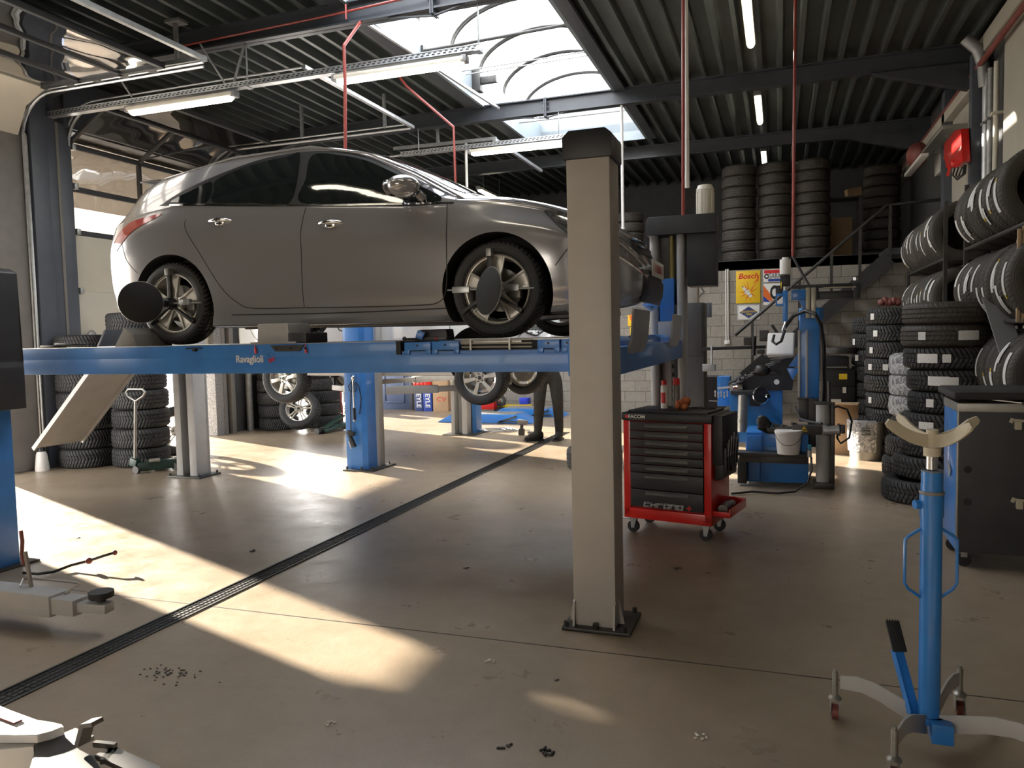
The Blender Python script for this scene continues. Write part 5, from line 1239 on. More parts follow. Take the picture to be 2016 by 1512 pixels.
b = B(); b.box(xa-.01, xb+.01, Yc, Yc+.16, z1, z1+.02, .004); b.box(xb, xb+.035, Yc+.02, Yc+.08, .06, z1+.02, .004); b.cyl(((xa+xb)/2+.05, Yc+.08, z1), ((xa+xb)/2+.05, Yc+.08, PY(1625, 752, Yc).z), .014, n=10); b.box(xa-.02, xb+.03, Yc-.02, Yc+.2, 0, .06, .006); b.build('cylinder_frame', M['dkmetal'], TCh)
b = B(); b.cyl(PY(1620, 847, 7.55), PY(1634, 847, 7.55), .045, n=18); b.cyl(PY(1630, 847, 7.55), PY(1652, 846, 7.55), .042, n=18); b.build('air_motor', M['galv'], TCh)
b = B(); pb(b, 1628, 836, 1634, 858, 7.53, .1, .004); pb(b, 1650, 836, 1655, 858, 7.53, .1, .004); pb(b, 1655, 838, 1664, 854, 7.55, .08, .006); b.build('motor_bracket', M['dkmetal'], TCh)
b = B(); b.lathe([(0, 0), (.19, 0), (.20, .03), (0, .045)], 32, (PY(1535, 852, 7.95).x, 8.0, PY(1535, 855, 7.95).z)); b.cyl(PY(1510, 847, 7.7), PY(1600, 845, 7.7), .035, n=14); pb(b, 1560, 838, 1618, 856, 7.62, .12, .01); b.build('turntable', M['dkmetal'], TCh)
b = B(); b.boxc(PY(1505, 838, 7.75), (.10, .06, .12), (0, .5, .2), .015); b.ell(PY(1503, 832, 7.7), (.06, .03, .075), rot=(0, -.5, 0)); b.build('clamp_jaw', M['black'], TCh)
b = B()
for x_, z_ in ((1528, 838), (1565, 836), (1545, 840)): b.boxc(PY(x_, z_, 7.72), (.07, .05, .03), (.2, .3, .4), .006)
b.tube([PY(1566, 800, 7.9), PY(1575, 825, 7.8), PY(1600, 832, 7.7), PY(1618, 834, 7.6)], .012, n=8); b.build('clamp_jaw', M['dkmetal'], TCh)
a = PY(1583, 838, 7.60); c_ = PY(1577, 850, 7.6); d_ = PY(1590, 850, 7.6)
b = B(); b.prism([(a.x, a.z), (d_.x, d_.z), (c_.x, c_.z)], 7.605, 7.612, 'Y'); wt = b.build('warning_triangle', M['yellow'], TCh)
b = B(); b.box(a.x-.012, a.x+.014, 7.600, 7.605, c_.z+.008, c_.z+.014); b.box(a.x-.004, a.x+.018, 7.600, 7.605, c_.z+.018, c_.z+.024); b.build('warning_mark', M['inkblack'], wt)
b = B(); pb(b, 1590, 876, 1598, 886, 7.5, .05, .006); b.build('regulator_cap', M['curb'] if False else mat('teal_plastic', (.02, .25, .33), .4), TCh)
b = B(); b.cyl(PY(1594, 886, 7.52), PY(1594, 900, 7.52), .018, n=12); b.build('regulator_bowl', M['greypost'], TCh)
b = B(); b.prism([(PY(x_, y_, 8.2).x, PY(x_, y_, 8.2).z) for x_, y_ in ((1609, 668), (1615, 672), (1618, 690), (1612, 747), (1609, 740))], 8.1, 8.2, 'Y'); b.build('tower_wing', M['greypost'], TCh)
hose('air_hose', [PY(1597, 900, 7.5), PY(1598, 925, 7.45), PY(1590, 950, 7.3), PZ(1565, 968, .02), PZ(1530, 971, .02), PZ(1480, 968, .02), PZ(1440, 972, .02)], .010, M['black'], 'black air hose from the tyre changer trailing over the floor')
hose('air_hose', [PY(1637, 806, 7.8), PY(1648, 800, 7.8), PY(1668, 806, 7.8), PY(1677, 830, 7.8), PY(1672, 862, 7.8), PY(1655, 873, 7.8), PY(1648, 862, 7.8), PY(1650, 850, 7.7)], .010, M['black'], 'looped black air hose beside the stainless cylinder')
hose('air_hose', [PY(1545, 650, 7.9), PY(1538, 672, 7.85), PY(1528, 678, 7.8), PY(1521, 672, 7.85), PY(1524, 660, 7.9)], .014, M['black'], 'short thick black hose hooked before the monitor')
hose('air_hose', [PY(1545, 645, 7.95), PY(1562, 622, 7.9), PY(1585, 612, 7.85), PY(1605, 618, 7.8), PY(1616, 640, 7.9), PY(1622, 680, 8.0), PY(1624, 760, 8.1), PY(1622, 800, 8.1)], .018, M['black'], 'thick black hose arching over the blue tower')
# bucket on the shelf
p = PY(1552, 893, 7.60); BU = thing('bucket', 'white plastic bucket on the tyre changer shelf', 'bucket', p)
b = B(); b.lathe([(0, 0), (.098, 0), (.118, .195), (.124, .196), (.124, .215), (.118, .216), (.112, .20), (0, .195)], 32, p); b.build('pail', M['white'], BU)
b = B(); b.lathe([(.0, .214), (.118, .214), (.120, .222), (.0, .222)], 32, p); b.build('lid', M['white'], BU)
b = B(); b.tube([p+Vector((.115*math.cos(PI+PI*k/12), -.002+.118*math.sin(PI+PI*k/12), .20-.11*math.sin(PI*k/12))) for k in range(13)], .0025, n=6); b.build('wire_handle', M['dkmetal'], BU)

# wheel balancer behind
YB = 8.7
WB2 = thing('wheel_balancer', 'blue wheel balancer with weight trays and white screen behind the tyre changer', 'wheel balancer', (PY(1490, 860, YB).x, YB, 0))
b = B(); pb(b, 1437, 768, 1541, 872, YB, .5, .01); b.build('cabinet', M['blue2'], WB2)
b = B(); z_ = PY(1490, 765, YB).z; xa, xb = PY(1437, 760, YB).x, PY(1550, 760, YB).x
b.prism([(xa-.02, z_-.02), (xb+.05, z_-.02), (xb+.08, z_+.33), (xa+.35, z_+.30), (xa-.02, z_+.06)], YB-.02, YB+.5, 'Y', .01); b.build('weight_tray', M['dark'], WB2)
b = B()
for k in range(9): b.bar((xa+.02+k*.05, YB-.04, z_+.05+k*.030), (xa+.14+k*.055, YB-.03, z_+.085+k*.030), .03, .012, bev=.004)
b.build('weight_row', M['galv_dull'], WB2)
b = B()
for k in range(16):
    q = Vector((xa+.05+random.random()*.55, YB-.05+random.random()*.1, 0)); q.z = z_+.06+(q.x-xa)*.42; b.boxc(q, (.06, .03, .02), (random.random(), random.random(), random.random()*3), .005)
b.build('loose_weights', M['dkmetal'], WB2)
b = B(); pb(b, 1436, 757, 1462, 770, YB-.15, .15, .01); b.build('chrome_guard', M['chrome'], WB2)
b = B(); b.cyl(PY(1463, 775, YB-.2), PY(1461, 850, YB-.2), .05, n=20); b.cyl(PY(1461, 825, YB-.2), PY(1461, 832, YB-.2), .055, n=20); b.build('support_column', M['alu_dark'], WB2)
b = B(); pb(b, 1438, 770, 1500, 778, YB-.25, .3, .01); pb(b, 1475, 780, 1497, 800, YB-.1, .1, .008); b.build('arm_plate', M['dark'], WB2)
c_ = PY(1497, 778, YB-.3); dN = Vector((.55, -.83, 0)).normalized(); Mx = Matrix.Translation(c_) @ dN.to_track_quat('Z', 'Y').to_matrix().to_4x4()
b = B(); b.lathe([(0, 0), (.085, 0), (.092, .012), (.085, .02), (.06, .01), (0, .01)], 32, M=Mx); b.build('flange', M['dkmetal'], WB2)
b = B(); b.lathe([(.086, .004), (.094, .006), (.094, .018), (.086, .016)], 32, M=Mx, closed=True); b.cyl(c_, c_+dN*.15, .022, n=18); b.build('balancer_shaft', M['chrome'], WB2)
b = B(); b.cyl(PY(1529, 752, YB-.05), PY(1529, 752, YB-.03), .028, n=16); b.build('round_badge', M['white'], WB2)
b = B(); b.bar(PY(1385, 687, YB+.1), PY(1508, 683, YB+.1), .04, .035, bev=.006); b.cyl(PY(1486, 662, YB+.08), PY(1484, 700, YB+.08), .02, n=10); b.build('gauge_arm', M['black'], WB2)
b = B(); b.cyl(PY(1401, 681, YB+.05), PY(1401, 722, YB+.05), .010, n=8); b.box(PY(1383, 722, YB).x, PY(1408, 722, YB).x, YB-.02, YB+.10, PY(1395, 731, YB).z, PY(1395, 718, YB).z, .008); b.cyl(PY(1383, 720, YB), PY(1395, 720, YB), .02, n=10); b.build('gauge_head', M['galv'], WB2)
b = B(); pb(b, 1464, 664, 1480, 680, YB-.02, .08, .008); pb(b, 1495, 650, 1514, 672, YB-.05, .1, .008); pb(b, 1490, 688, 1506, 697, YB-.03, .06, .006); b.build('sensor_box', M['dkmetal'], WB2)
b = B(); pb(b, 1513, 655, 1552, 677, YB-.02, .05, .006); b.bar(PY(1520, 640, YB), PY(1560, 700, YB), .03, .03); b.bar(PY(1500, 715, YB), PY(1518, 700, YB), .05, .05); b.bar(PY(1460, 738, YB), PY(1505, 700, YB), .05, .06); b.bar(PY(1540, 720, YB), PY(1550, 745, YB), .04, .05); b.build('hood_arm', M['black'], WB2)
Mx = Matrix.Translation(PY(1537, 678, YB-.12)) @ Euler((R(-28), 0, R(-6))).to_matrix().to_4x4()
b = B(); b.box(-.135, .135, -.02, .02, -.13, .13, .012, Mx); b.build('monitor_case', M['white'], WB2)
b = B(); b.box(-.125, .125, -.025, -.019, -.12, .12, .003, Mx); b.build('monitor_back_plate', M['white'], WB2)
b = B(); pb(b, 1512, 699, 1560, 704, YB-.12, .2, .006); b.build('keyboard_shelf', M['alu_dark'], WB2)
for tri in (((1552, 722), (1575, 690), (1575, 722)), ((1549, 725), (1575, 725), (1560, 748))):
    b = B(); b.prism([(PY(x_, y_, YB-.1).x, PY(x_, y_, YB-.1).z) for x_, y_ in tri], YB-.1, YB-.06, 'Y', .003); b.build('gusset_plate', M['blue2'], WB2)
b = B(); b.lathe([(0, 0), (.10, 0), (.10, .02), (.05, .05), (.04, .15), (0, .15)], 20, PY(1525, 735, YB+.05)); b.ell(PY(1500, 728, YB), (.09, .09, .07)); b.build('centering_cone', M['dkmetal'], WB2)
b = B(); b.cyl(PY(1413, 765, YB-.1), PY(1440, 762, YB-.1), .012, n=8)
for k in range(5): b.lathe([(.02, -.006), (.035, -.006), (.035, .006), (.02, .006)], 14, PY(1408+k*6, 775+2*(k % 2), YB-.1), 'X', closed=True)
b.bar(PY(1396, 789, YB-.1), PY(1414, 790, YB-.1), .02, .01); b.build('cone_rack', M['galv'], WB2)
# small blue box behind left, tall dark locker
b = B(); pb(b, 1412, 742, 1437, 800, 9.1, .3, .008); solo('blue_box', b, M['blue2'], 'small blue box just left of the wheel balancer', 'box', PY(1424, 800, 9.1))
b = B(); pb(b, 1350, 596, 1386, 900, 10.6, .5, .01); pb(b, 1354, 600, 1382, 700, 10.585, .02, .004); solo('locker', b, M['dark'], 'tall dark locker standing behind the far lift post', 'locker', (PY(1368, 800, 10.6).x, 10.6, 0))
b = B(); pb(b, 1384, 742, 1420, 900, 11.3, .5, .01); solo('bin_box', b, M['dark'], 'dark bin between the locker and the wheel balancer', 'bin', (PY(1400, 800, 11.3).x, 11.3, 0))
b = B(); pb(b, 1385, 596, 1401, 625, 11.5, .05, .004); pb(b, 1388, 600, 1398, 622, 11.49, .01, .002); solo('wall_box', b, M['column'], 'small slate box mounted beside the tall dark locker', 'box', PY(1393, 625, 11.5))
# column in front of the block wall
b = B(); pb(b, 1351, 516, 1374, 800, 12.5, .3, .01); b.bm.verts.ensure_lookup_table(); struct('column_back', b, M['reveal'])

# ================================================================== right-hand clutter
p = PY(1662, 850, 9.7); q = PY(1690, 850, 9.7)
BX = thing('cardboard_box', 'open cardboard box behind the grey bin', 'box', (p.x, 9.9, 0))
x0, x1 = PY(1640, 820, 9.9).x, PY(1690, 820, 9.9).x; z1 = PY(1660, 797, 9.9).z
b = B(); b.box(x0, x1, 9.9, 10.25, 0, z1, .006); b.bar((x0, 9.85, z1+.01), (x1, 9.85, z1+.03), .10, .006); b.build('carton', M['card'], BX)
p = Vector((.93, 9.62, 0)); BN = thing('bin', 'tall grey bin with a crinkled liner before the tyre stacks', 'bin', p)
b = B(); b.lathe([(0, 0), (.165, 0), (.185, .42), (.192, .425), (.192, .44), (.17, .44), (.16, .05), (0, .05)], 30, p); b.build('barrel', M['alu_dark'], BN)
b = B(); b.lathe([(.186, .10), (.196, .30), (.20, .445), (.18, .46), (.17, .40)], 30, p, ang=(R(150), R(300))); b.build('liner', M['wrap'], BN)
b = B()
for k in range(3): b.boxc(p+Vector((-.02+.0, -.20, .30+.035*k)), (.10, .02, .018), bev=.004)
b.build('handle_grip', M['inkgrey'], BN)
for i, (x0, y0, x1, y1, lab) in enumerate([(1624, 702, 1672, 728, 'black case with a chrome latch, top of the dark stack'), (1622, 728, 1684, 762, 'black box with a yellow sticker under the black case'), (1620, 762, 1684, 800, 'lowest black box with two pale stickers')]):
    T = thing('storage_box', lab, 'box', PY((x0+x1)/2, y1, 10.6), 'black boxes stacked left of the tyres'); b = B(); pb(b, x0, y0, x1, y1, 10.6, .4, .012); b.build('case', M['black'], T)
    b = B()
    if i == 0: pb(b, 1626, 722, 1668, 724, 10.59, .01, 0); b.build('latch', M['alu_dark'], T)
    if i == 1: pb(b, 1652, 736, 1668, 747, 10.59, .01, 0); b.build('sticker', M['yellow'], T)
    if i == 2: pb(b, 1659, 762, 1666, 774, 10.59, .01, 0); pb(b, 1636, 786, 1656, 796, 10.59, .01, 0); b.build('sticker', M['cream'], T)
b = B(); pb(b, 1622, 800, 1684, 905, 10.65, .4, .01); solo('storage_cabinet', b, M['dark'], 'low dark cabinet carrying the stacked black boxes', 'cabinet', (PY(1650, 850, 10.65).x, 10.65, 0))
b = B(); b.lathe([(.14, 0), (.2, .0), (.21, .04), (.2, .08), (.14, .08)], 28, PY(1658, 696, 10.75), closed=True); solo('spare_wheel_rim', b, M['dkmetal'], 'dark ring lying on top of the black case', 'ring', PY(1658, 696, 10.75))
# shelf clutter brown cloth on the mid stack, steel chute panel
p = PY(1752, 600, 9.7); b = B()
for k in range(5): b.ell(p+Vector((-.08+.04*k, 0, .03+.01*(k % 2))), (.05, .06, .04), 10, 7, rot=(k, k*.5, k))
solo('brown_cloth', b, M['redbrown'], 'crumpled brown cloth on top of the middle tyre stack', 'cloth', p)
b = B(); a, c_ = PY(1955, 600, 6.9), PY(1992, 690, 6.6)
b.bar(PY(1955, 585, 6.95), PY(1993, 700, 6.6), .16, .012); solo('metal_chute', b, M['inkgrey'], 'slanting grey metal plate between the rack tyres', 'metal plate', a)
WP = thing('wooden_pallet', 'upright wooden boards at the right edge before the tyre rack', 'pallet', PY(2010, 635, 6.3))
for k in range(3):
    b = B(); pb(b, 2003+k*10, 450-6*k, 2010+k*10, 634, 6.3, .03, .003); b.build('board', M['wood'], WP)
b = B(); pb(b, 2003, 470, 2040, 478, 6.34, .03, .003); pb(b, 2003, 600, 2040, 608, 6.34, .03, .003); b.build('batten', M['wood'], WP)
# wall items: red hose reel, white box, brown emergency lamp
RR = thing('hose_reel', 'red hose reel on a bracket of the right wall column', 'hose reel', PX(1885, 300, 2.3))
def px_(b, x0, y0, x1, y1, X, dep, bev=.01):
    a, c_ = PX(x0, (y0+y1)/2, X), PX(x1, (y0+y1)/2, X); z1, z0 = PX((x0+x1)/2, y0, X).z, PX((x0+x1)/2, y1, X).z
    return b.box(X-dep, X, a.y, c_.y, z0, z1, bev)
a = PX(1867, 290, 2.12)
b = B(); P_ = [PX(x_, y_, 2.14) for x_, y_ in ((1866, 282), (1888, 256), (1900, 253), (1904, 318), (1890, 330), (1882, 328), (1872, 332), (1866, 310))]
b.prism([(q.y, q.z) for q in P_], 2.09, 2.18, 'X', .012); b.build('reel_housing', M['red'], RR)
b = B(); px_(b, 1897, 262, 1916, 316, 2.3, .16); b.build('side_cover', M['black'], RR)
b = B(); px_(b, 1826, 286, 1868, 293, 2.2, .05, .004); px_(b, 1858, 268, 1905, 275, 2.35, .3, .004); b.build('wall_arm', M['alu_dark'], RR)
b = B()
for k in range(3): b.tube([PX(1880+k*7, 330, 2.1), PX(1876+k*6, 345, 2.1), PX(1885+k*4, 354-3*k, 2.1), PX(1896+k*2, 342, 2.1), PX(1898+k*2, 325, 2.12)], .010, n=6)
b.build('hanging_cable', M['black'], RR)
b = B(); b.ell(PX(1880, 322, 2.1), (.05, .05, .05)); b.cyl(PX(1874, 320, 2.08), PX(1866, 345, 2.08), .02, n=8); b.build('hose_end', M['red'], RR)
b = B(); px_(b, 1851, 302, 1862, 342, 2.4, .08); solo('junction_box', b, M['white'], 'white box just left of the red hose reel', 'box', PX(1856, 342, 2.36))
EL = thing('wall_lamp', 'brown bulkhead lamp on an arm at the far end of the right wall', 'lamp', PX(1808, 308, 2.1))
b = B(); b.ell(PX(1806, 306, 2.05), (.16, .3, .20)); b.build('shade', M['redbrown'], EL)
b = B(); px_(b, 1794, 321, 1828, 327, 2.0, .1, .004); b.build('lamp_base', M['white'], EL)
# posters on the block wall
def poster(x0, y0, x1, y1, m_, label, nm='poster'):
    a, c_ = PY(x0, (y0+y1)/2, BY-.01), PY(x1, (y0+y1)/2, BY-.01); z1, z0 = PY((x0+x1)/2, y0, BY).z, PY((x0+x1)/2, y1, BY).z
    T = thing(nm, label, 'sign', (a.x, BY-.01, z0)); b = B(); b.box(a.x, c_.x, BY-.012, BY-.002, z0, z1, .003); b.build('plate', m_, T)
    return T, a.x, c_.x, z0, z1
M['posteryellow'] = mat('poster_yellow', (.80, .52, .02), .4, var=.04)
T, x0, x1, z0, z1 = poster(1449, 533, 1497, 597, M['posteryellow'], 'yellow enamel sign with red lettering on the block wall')
YP = BY-.0125
text('lettering', 'Bosch', .135, FRONT(((x0+x1)/2, YP, z1-.10)), M['redink'], T, .001, sx=1.05, shear=.25, bold=.003)
b = B(); cx_, cz_ = x0+.22, z0+.19
for k in range(13):
    a = R(20+k*26); r1 = .17+.07*((k*7) % 4)/3
    if k % 3 != 2: b.prism([(cx_+.05*math.cos(a-.25), cz_+.05*math.sin(a-.25)), (min(x1-.01, max(x0+.01, cx_+r1*math.cos(a))), min(z1-.17, max(z0+.01, cz_+r1*1.3*math.sin(a)))), (cx_+.05*math.cos(a+.25), cz_+.05*math.sin(a+.25))], YP-.001, YP, 'Y')
b.prism([(cx_+.08, cz_+.16), (x1-.02, cz_+.30), (x1-.03, cz_+.20)], YP-.001, YP, 'Y'); b.build('rays', M['orangeink'], T)
b = B(); Mx = Matrix.Translation((cx_-.02, YP-.002, cz_)) @ Matrix.Rotation(R(-38), 4, 'Y')
b.box(-.028, .028, -.001, .001, -.10, .0, 0, Mx); b.box(-.045, .045, -.001, .001, .0, .035, 0, Mx); b.box(-.022, .022, -.001, .001, .035, .12, 0, Mx); b.build('plug_body', M['paper'], T)
b = B(); b.box(-.012, .012, -.002, -.001, .12, .15, 0, Mx); b.box(-.045, .045, -.0025, -.001, .006, .012, 0, Mx); b.box(-.028, .028, -.0025, -.001, -.06, -.05, 0, Mx); b.box(-.04, .03, -.0025, -.001, .045, .055, 0, Mx); b.build('plug_shading', M['inkgrey'], T)
T, x0, x1, z0, z1 = poster(1452, 600, 1496, 630, M['paper'], 'small cream enamel sign with a dark diamond below the yellow one')
xm, zm = (x0+x1)/2, (z0+z1)/2
b = B(); b.prism([(x0+.035, zm+.0), (xm, z1-.03), (x1-.035, zm), (xm, z0+.03)], YP-.001, YP, 'Y'); b.build('diamond', M['navy'], T)
text('lettering', 'GOODYEAR', .050, FRONT((xm, YP-.0015, zm+.012)), M['yellow'], T, .001, bold=.001, sx=.95)
text('lettering', 'TIRES', .045, FRONT((xm, YP-.0015, zm-.036)), M['yellow'], T, .001, bold=.001)
b = B(); b.tube([(x0+.01, YP, z0+.01), (x1-.01, YP, z0+.01), (x1-.01, YP, z1-.01), (x0+.01, YP, z1-.01)], .004, n=4, closed=True); b.build('sign_border', M['inkgrey'], T)
T, x0, x1, z0, z1 = poster(1503, 530, 1546, 555, M['paper'], 'white and red garage sign partly behind the white bottle')
b = B(); b.box(x0+.01, x1-.01, YP-.001, YP, z1-.07, z1-.01); b.build('red_band', M['redink'], T)
b = B(); b.box(x0+.08, x1-.02, YP-.001, YP, z0+.01, z0+.055); b.build('blue_band', M['inkblue'], T)
text('lettering', 'GARAGE', .13, FRONT((x0+.235, YP-.0015, (z0+z1)/2-.01)), M['inkgrey'], T, .001, sx=.62, bold=.003)
b = B(); b.lathe([(.022, -.001), (.045, -.001), (.045, .001), (.022, .001)], 24, (x0+.055, YP-.001, (z0+z1)/2-.01), 'Y', closed=True); b.build('tyre_mark', M['inkblack'], T)
T, x0, x1, z0, z1 = poster(1503, 558, 1546, 600, M['paper'], 'sign with a tyre and orange flames below the garage sign')
b = B(); b.prism([(x0, z0+.10), (x0+.16, z0+.06), (x0+.10, z0+.22), (x0, z1-.02)], YP-.001, YP, 'Y'); b.build('flame', M['orangeink'], T)
b = B(); b.prism([(x0, z0+.06), (x0+.12, z0+.05), (x0, z0+.16)], YP-.0015, YP, 'Y'); b.build('blue_flash', M['inkblue'], T)
b = B(); Mx = Matrix.Translation((x0+.19, YP-.002, z0+.22)) @ Matrix.Diagonal((.62, 1, 1, 1)); b.lathe([(.07, -.001), (.125, -.001), (.125, .001), (.07, .001)], 28, (0, 0, 0), 'Y', closed=True, M=Mx); b.build('tyre_mark', M['inkblack'], T)
T, x0, x1, z0, z1 = poster(1236, 616, 1256, 642, M['posteryellow'], 'small yellow sign with a red crest right of the beige post')
b = B(); xm = (x0+x1)/2; b.prism([(xm-.06, z1-.05), (xm, z1-.02), (xm+.06, z1-.05), (xm+.05, zm-.0), (xm, z0+.05), (xm-.05, zm)], YP-.001, YP, 'Y') if False else b.prism([(xm-.07, z1-.04), (xm+.07, z1-.04), (xm+.05, (z0+z1)/2), (xm, z0+.03), (xm-.05, (z0+z1)/2)], YP-.001, YP, 'Y'); b.build('crest', M['orangeink'], T)
b = B(); b.ell((xm, YP-.001, (z0+z1)/2+.02), (.03, .001, .04)); b.build('crest_centre', M['redink'], T)
T, x0, x1, z0, z1 = poster(1240, 644, 1254, 660, M['yellow'], 'yellow square sign under the crest sign')
b = B(); b.prism([(x0+.03, z0+.03), (x1-.03, z0+.03), (x1-.05, z1-.04)], YP-.001, YP, 'Y'); b.build('mark', M['redink'], T)
# conduits with box on the block wall
a, c_ = PY(1431, 530, BY), PY(1433, 670, BY)
b = B(); b.cyl((a.x-.015, BY-.02, c_.z), (a.x-.015, BY-.02, a.z), .012, n=8); b.cyl((a.x+.02, BY-.02, c_.z), (a.x+.02, BY-.02, a.z), .012, n=8)
CD = solo('wall_conduit', b, M['white'], 'pair of thin white conduits on the block wall left of the yellow sign', 'conduit', (a.x, BY-.02, c_.z))
b = B(); b.box(a.x-.045, a.x+.05, BY-.05, BY, c_.z-.07, c_.z, .006); b.build('switch_box', M['white'], CD)
a = PY(1383, 575, 13.9); b = B(); b.tube([PY(1372, 556, BY-.05), PY(1380, 566, BY-.05), PY(1386, 574, BY-.05), PY(1380, 580, BY-.05), PY(1375, 588, BY-.05)], .012, n=6); solo('loose_cable', b, M['dkmetal'], 'short looped cable on the block wall beside the grey column', 'cable', PY(1383, 575, BY-.05))
# stairs up to the mezzanine
ST = thing('staircase', 'steel staircase with handrail climbing along the block wall', 'staircase', (-.5, 13.5, 0)); YS = 13.55
def S3(px, py): v = PY(px, py, YS); return Vector((v.x, YS, v.z))
b = B(); r0_, r1_, r2_ = S3(1447, 660), S3(1745, 404), Vector((2.35, YS, S3(1745, 404).z+.03)); b.tube([r0_, r1_, r2_], .028, n=10); b.build('handrail', M['dkmetal'], ST)
for x_, yb in ((1481, 700), (1574, 626), (1637, 575), (1693, 548), (1752, 540)):
    top_ = S3(x_, 0); v = PY(x_, 500, YS); t = (v.x-r0_.x)/(r1_.x-r0_.x); zt2 = r0_.z+(r1_.z-r0_.z)*min(t, 1); b = B(); b.bar((v.x, YS, zt2), (v.x, YS, zt2-.92), .045, .045); b.build('rail_post', M['dkmetal'], ST)
dz = -.95; b = B()
for y_ in (YS, YS+.85): b.bar((r0_.x-.3, y_, r0_.z-.26+dz+.0), (r1_.x+.05, y_, r1_.z+dz+.12), .03, .22)
b.build('stringer', M['dark'], ST)
for k in range(9):
    t = (k+.5)/9; x_ = r0_.x+(r1_.x-r0_.x)*t; z_ = r0_.z+(r1_.z-r0_.z)*t+dz+.04; b = B(); b.box(x_-.13, x_+.13, YS+.03, YS+.83, z_-.02, z_+.02, .003); b.build('tread', M['reveal'], ST)
b = B(); b.box(r1_.x, 2.38, YS, BY, 2.66, 2.76, .005); b.build('landing', M['dark'], ST)
b = B(); b.box(.3, 2.35, YS+.86, YS+.9, .0, 1.9); solo('under_stair_screen', b, M['wallpaint'], 'dark sheet screen standing under the staircase', 'screen', (.3, YS+.86, 0)) if False else b.bm.free()
# ================================================================== tyres, every one a thing of its own
ORD = ['lowest', 'second from the bottom', 'third from the bottom', 'fourth from the bottom', 'fifth from the bottom', 'sixth from the bottom', 'seventh from the bottom', 'eighth from the bottom', 'ninth from the bottom', 'tenth from the bottom', 'eleventh from the bottom']
_ty0 = tyre_bm(52).build('tyre', M['tyre']); TYM = _ty0.data; bpy.data.objects.remove(_ty0)
def sticker_mesh(name, m_, ha, hz, zc=0.0):
    b = B(); b.lathe([(.3345, zc-hz), (.3352, zc-hz*.5), (.3352, zc+hz*.5), (.3345, zc+hz)], 10, ang=(-ha, ha)); o = b.build(name, m_); me = o.data; bpy.data.objects.remove(o); return me
M['label_print'] = mat('printed_tyre_label', (.85, .84, .80), .6, var=.0, scale=90, col2=(.62, .61, .57))
ST_SLIM = sticker_mesh('label', M['label_print'], .36, .032); ST_SLIM2 = sticker_mesh('label', M['label_print'], .22, .020, .062); ST_YEL = sticker_mesh('label', M['yellow'], .05, .016, .0)
ST_WIDE = sticker_mesh('label', M['label_print'], .17, .036); ST_SQ = sticker_mesh('label', M['label_print'], .09, .04); ST_BIG = sticker_mesh('label', M['label_print'], .24, .045)
def tyre(loc, label, group, rot=(0, 0, 0), sc=1.0, w_=1.0, stickers=()):
    o = bpy.data.objects.new('tyre', TYM); C.objects.link(o); o.location = loc; o.rotation_euler = rot; o.scale = (sc, sc, w_)
    tag(o, label, 'tyre', group)
    if group and ('rack' in group or 'mezzanine' in group or (group == 'labelled tyres in the big near stack' and label[:3] in ('top', 'eig'))):
        o.material_slots[0].link = 'OBJECT'; o.material_slots[0].material = M['tyre_rib']
    for me, a in stickers:
        q = bpy.data.objects.new('label_sticker', me); C.objects.link(q); q.parent = o; q.rotation_euler = (0, 0, a)
    return o
def stack(x, y, n, pitch, sc, where, group, jit=.012, z0=0.0, st=None, off=None, w_=None, names=None):
    rnd = random.Random(int(abs(x*100)+abs(y*10)))
    wz = (pitch/2-.0012)/.108 if w_ is None else w_
    for k in range(n):
        nm = (ORD[k] if k < n-1 else 'topmost') if names is None else names[k]
        o_ = (0, 0) if off is None or k not in off else off[k]
        tyre((x+rnd.uniform(-jit, jit)+o_[0], y+rnd.uniform(-jit, jit)+o_[1], z0+pitch*(k+.5)), '%s tyre of the stack %s' % (nm, where), group, (0, 0, rnd.uniform(0, 6)), sc, wz,
             [(me, a) for me, a in (st or {}).get(k, ())])
    return
# left: two stacks by the door column
stack(-8.20, 7.28, 7, .233, 1.0, 'against the left door column', 'tyres stacked by the left door column')
stack(-7.545, 7.47, 8, .236, 1.0, 'behind the trolley jack', 'tyres stacked behind the trolley jack')
# a wheel standing on edge beside them
wl = make_wheel('wheel', 'twin', None, brake=False); wl.location = (-7.72, 8.22, .326); wl.rotation_euler = (R(90), R(0), R(62)); tag(wl, 'wheel standing on edge behind the trolley jack, left of the slotted lift post', 'wheel')
# against the dark wall left of the open door
stack(-8.12, 11.05, 5, .215, 1.0, 'left of the leaning alloy wheel', 'tyres stacked left of the leaning wheel')
stack(-7.50, 11.48, 5, .215, .98, 'right behind the leaning alloy wheel', 'tyres stacked behind the leaning wheel')
w2 = make_wheel('wheel', 'twin', None, brake=False); w2.location = (-7.48, 10.74, .37); w2.rotation_euler = (R(72), R(0), R(20)); w2.scale = (1.0, 1.0, 1.0); tag(w2, 'alloy wheel leaning on the tyre stacks below the white car', 'wheel')
stack(-9.45, 10.85, 2, .205, 1.0, 'outside beyond the pebbled door jamb', 'tyres lying outside the door')
tyre((-8.15, 13.75, .115), 'tyre lying in the back left corner under the blue tub', None, w_=1.0)
tyre((-1.98, 8.42, .12), 'single tyre lying on the floor half behind the beige post', None, w_=1.08, sc=.95)
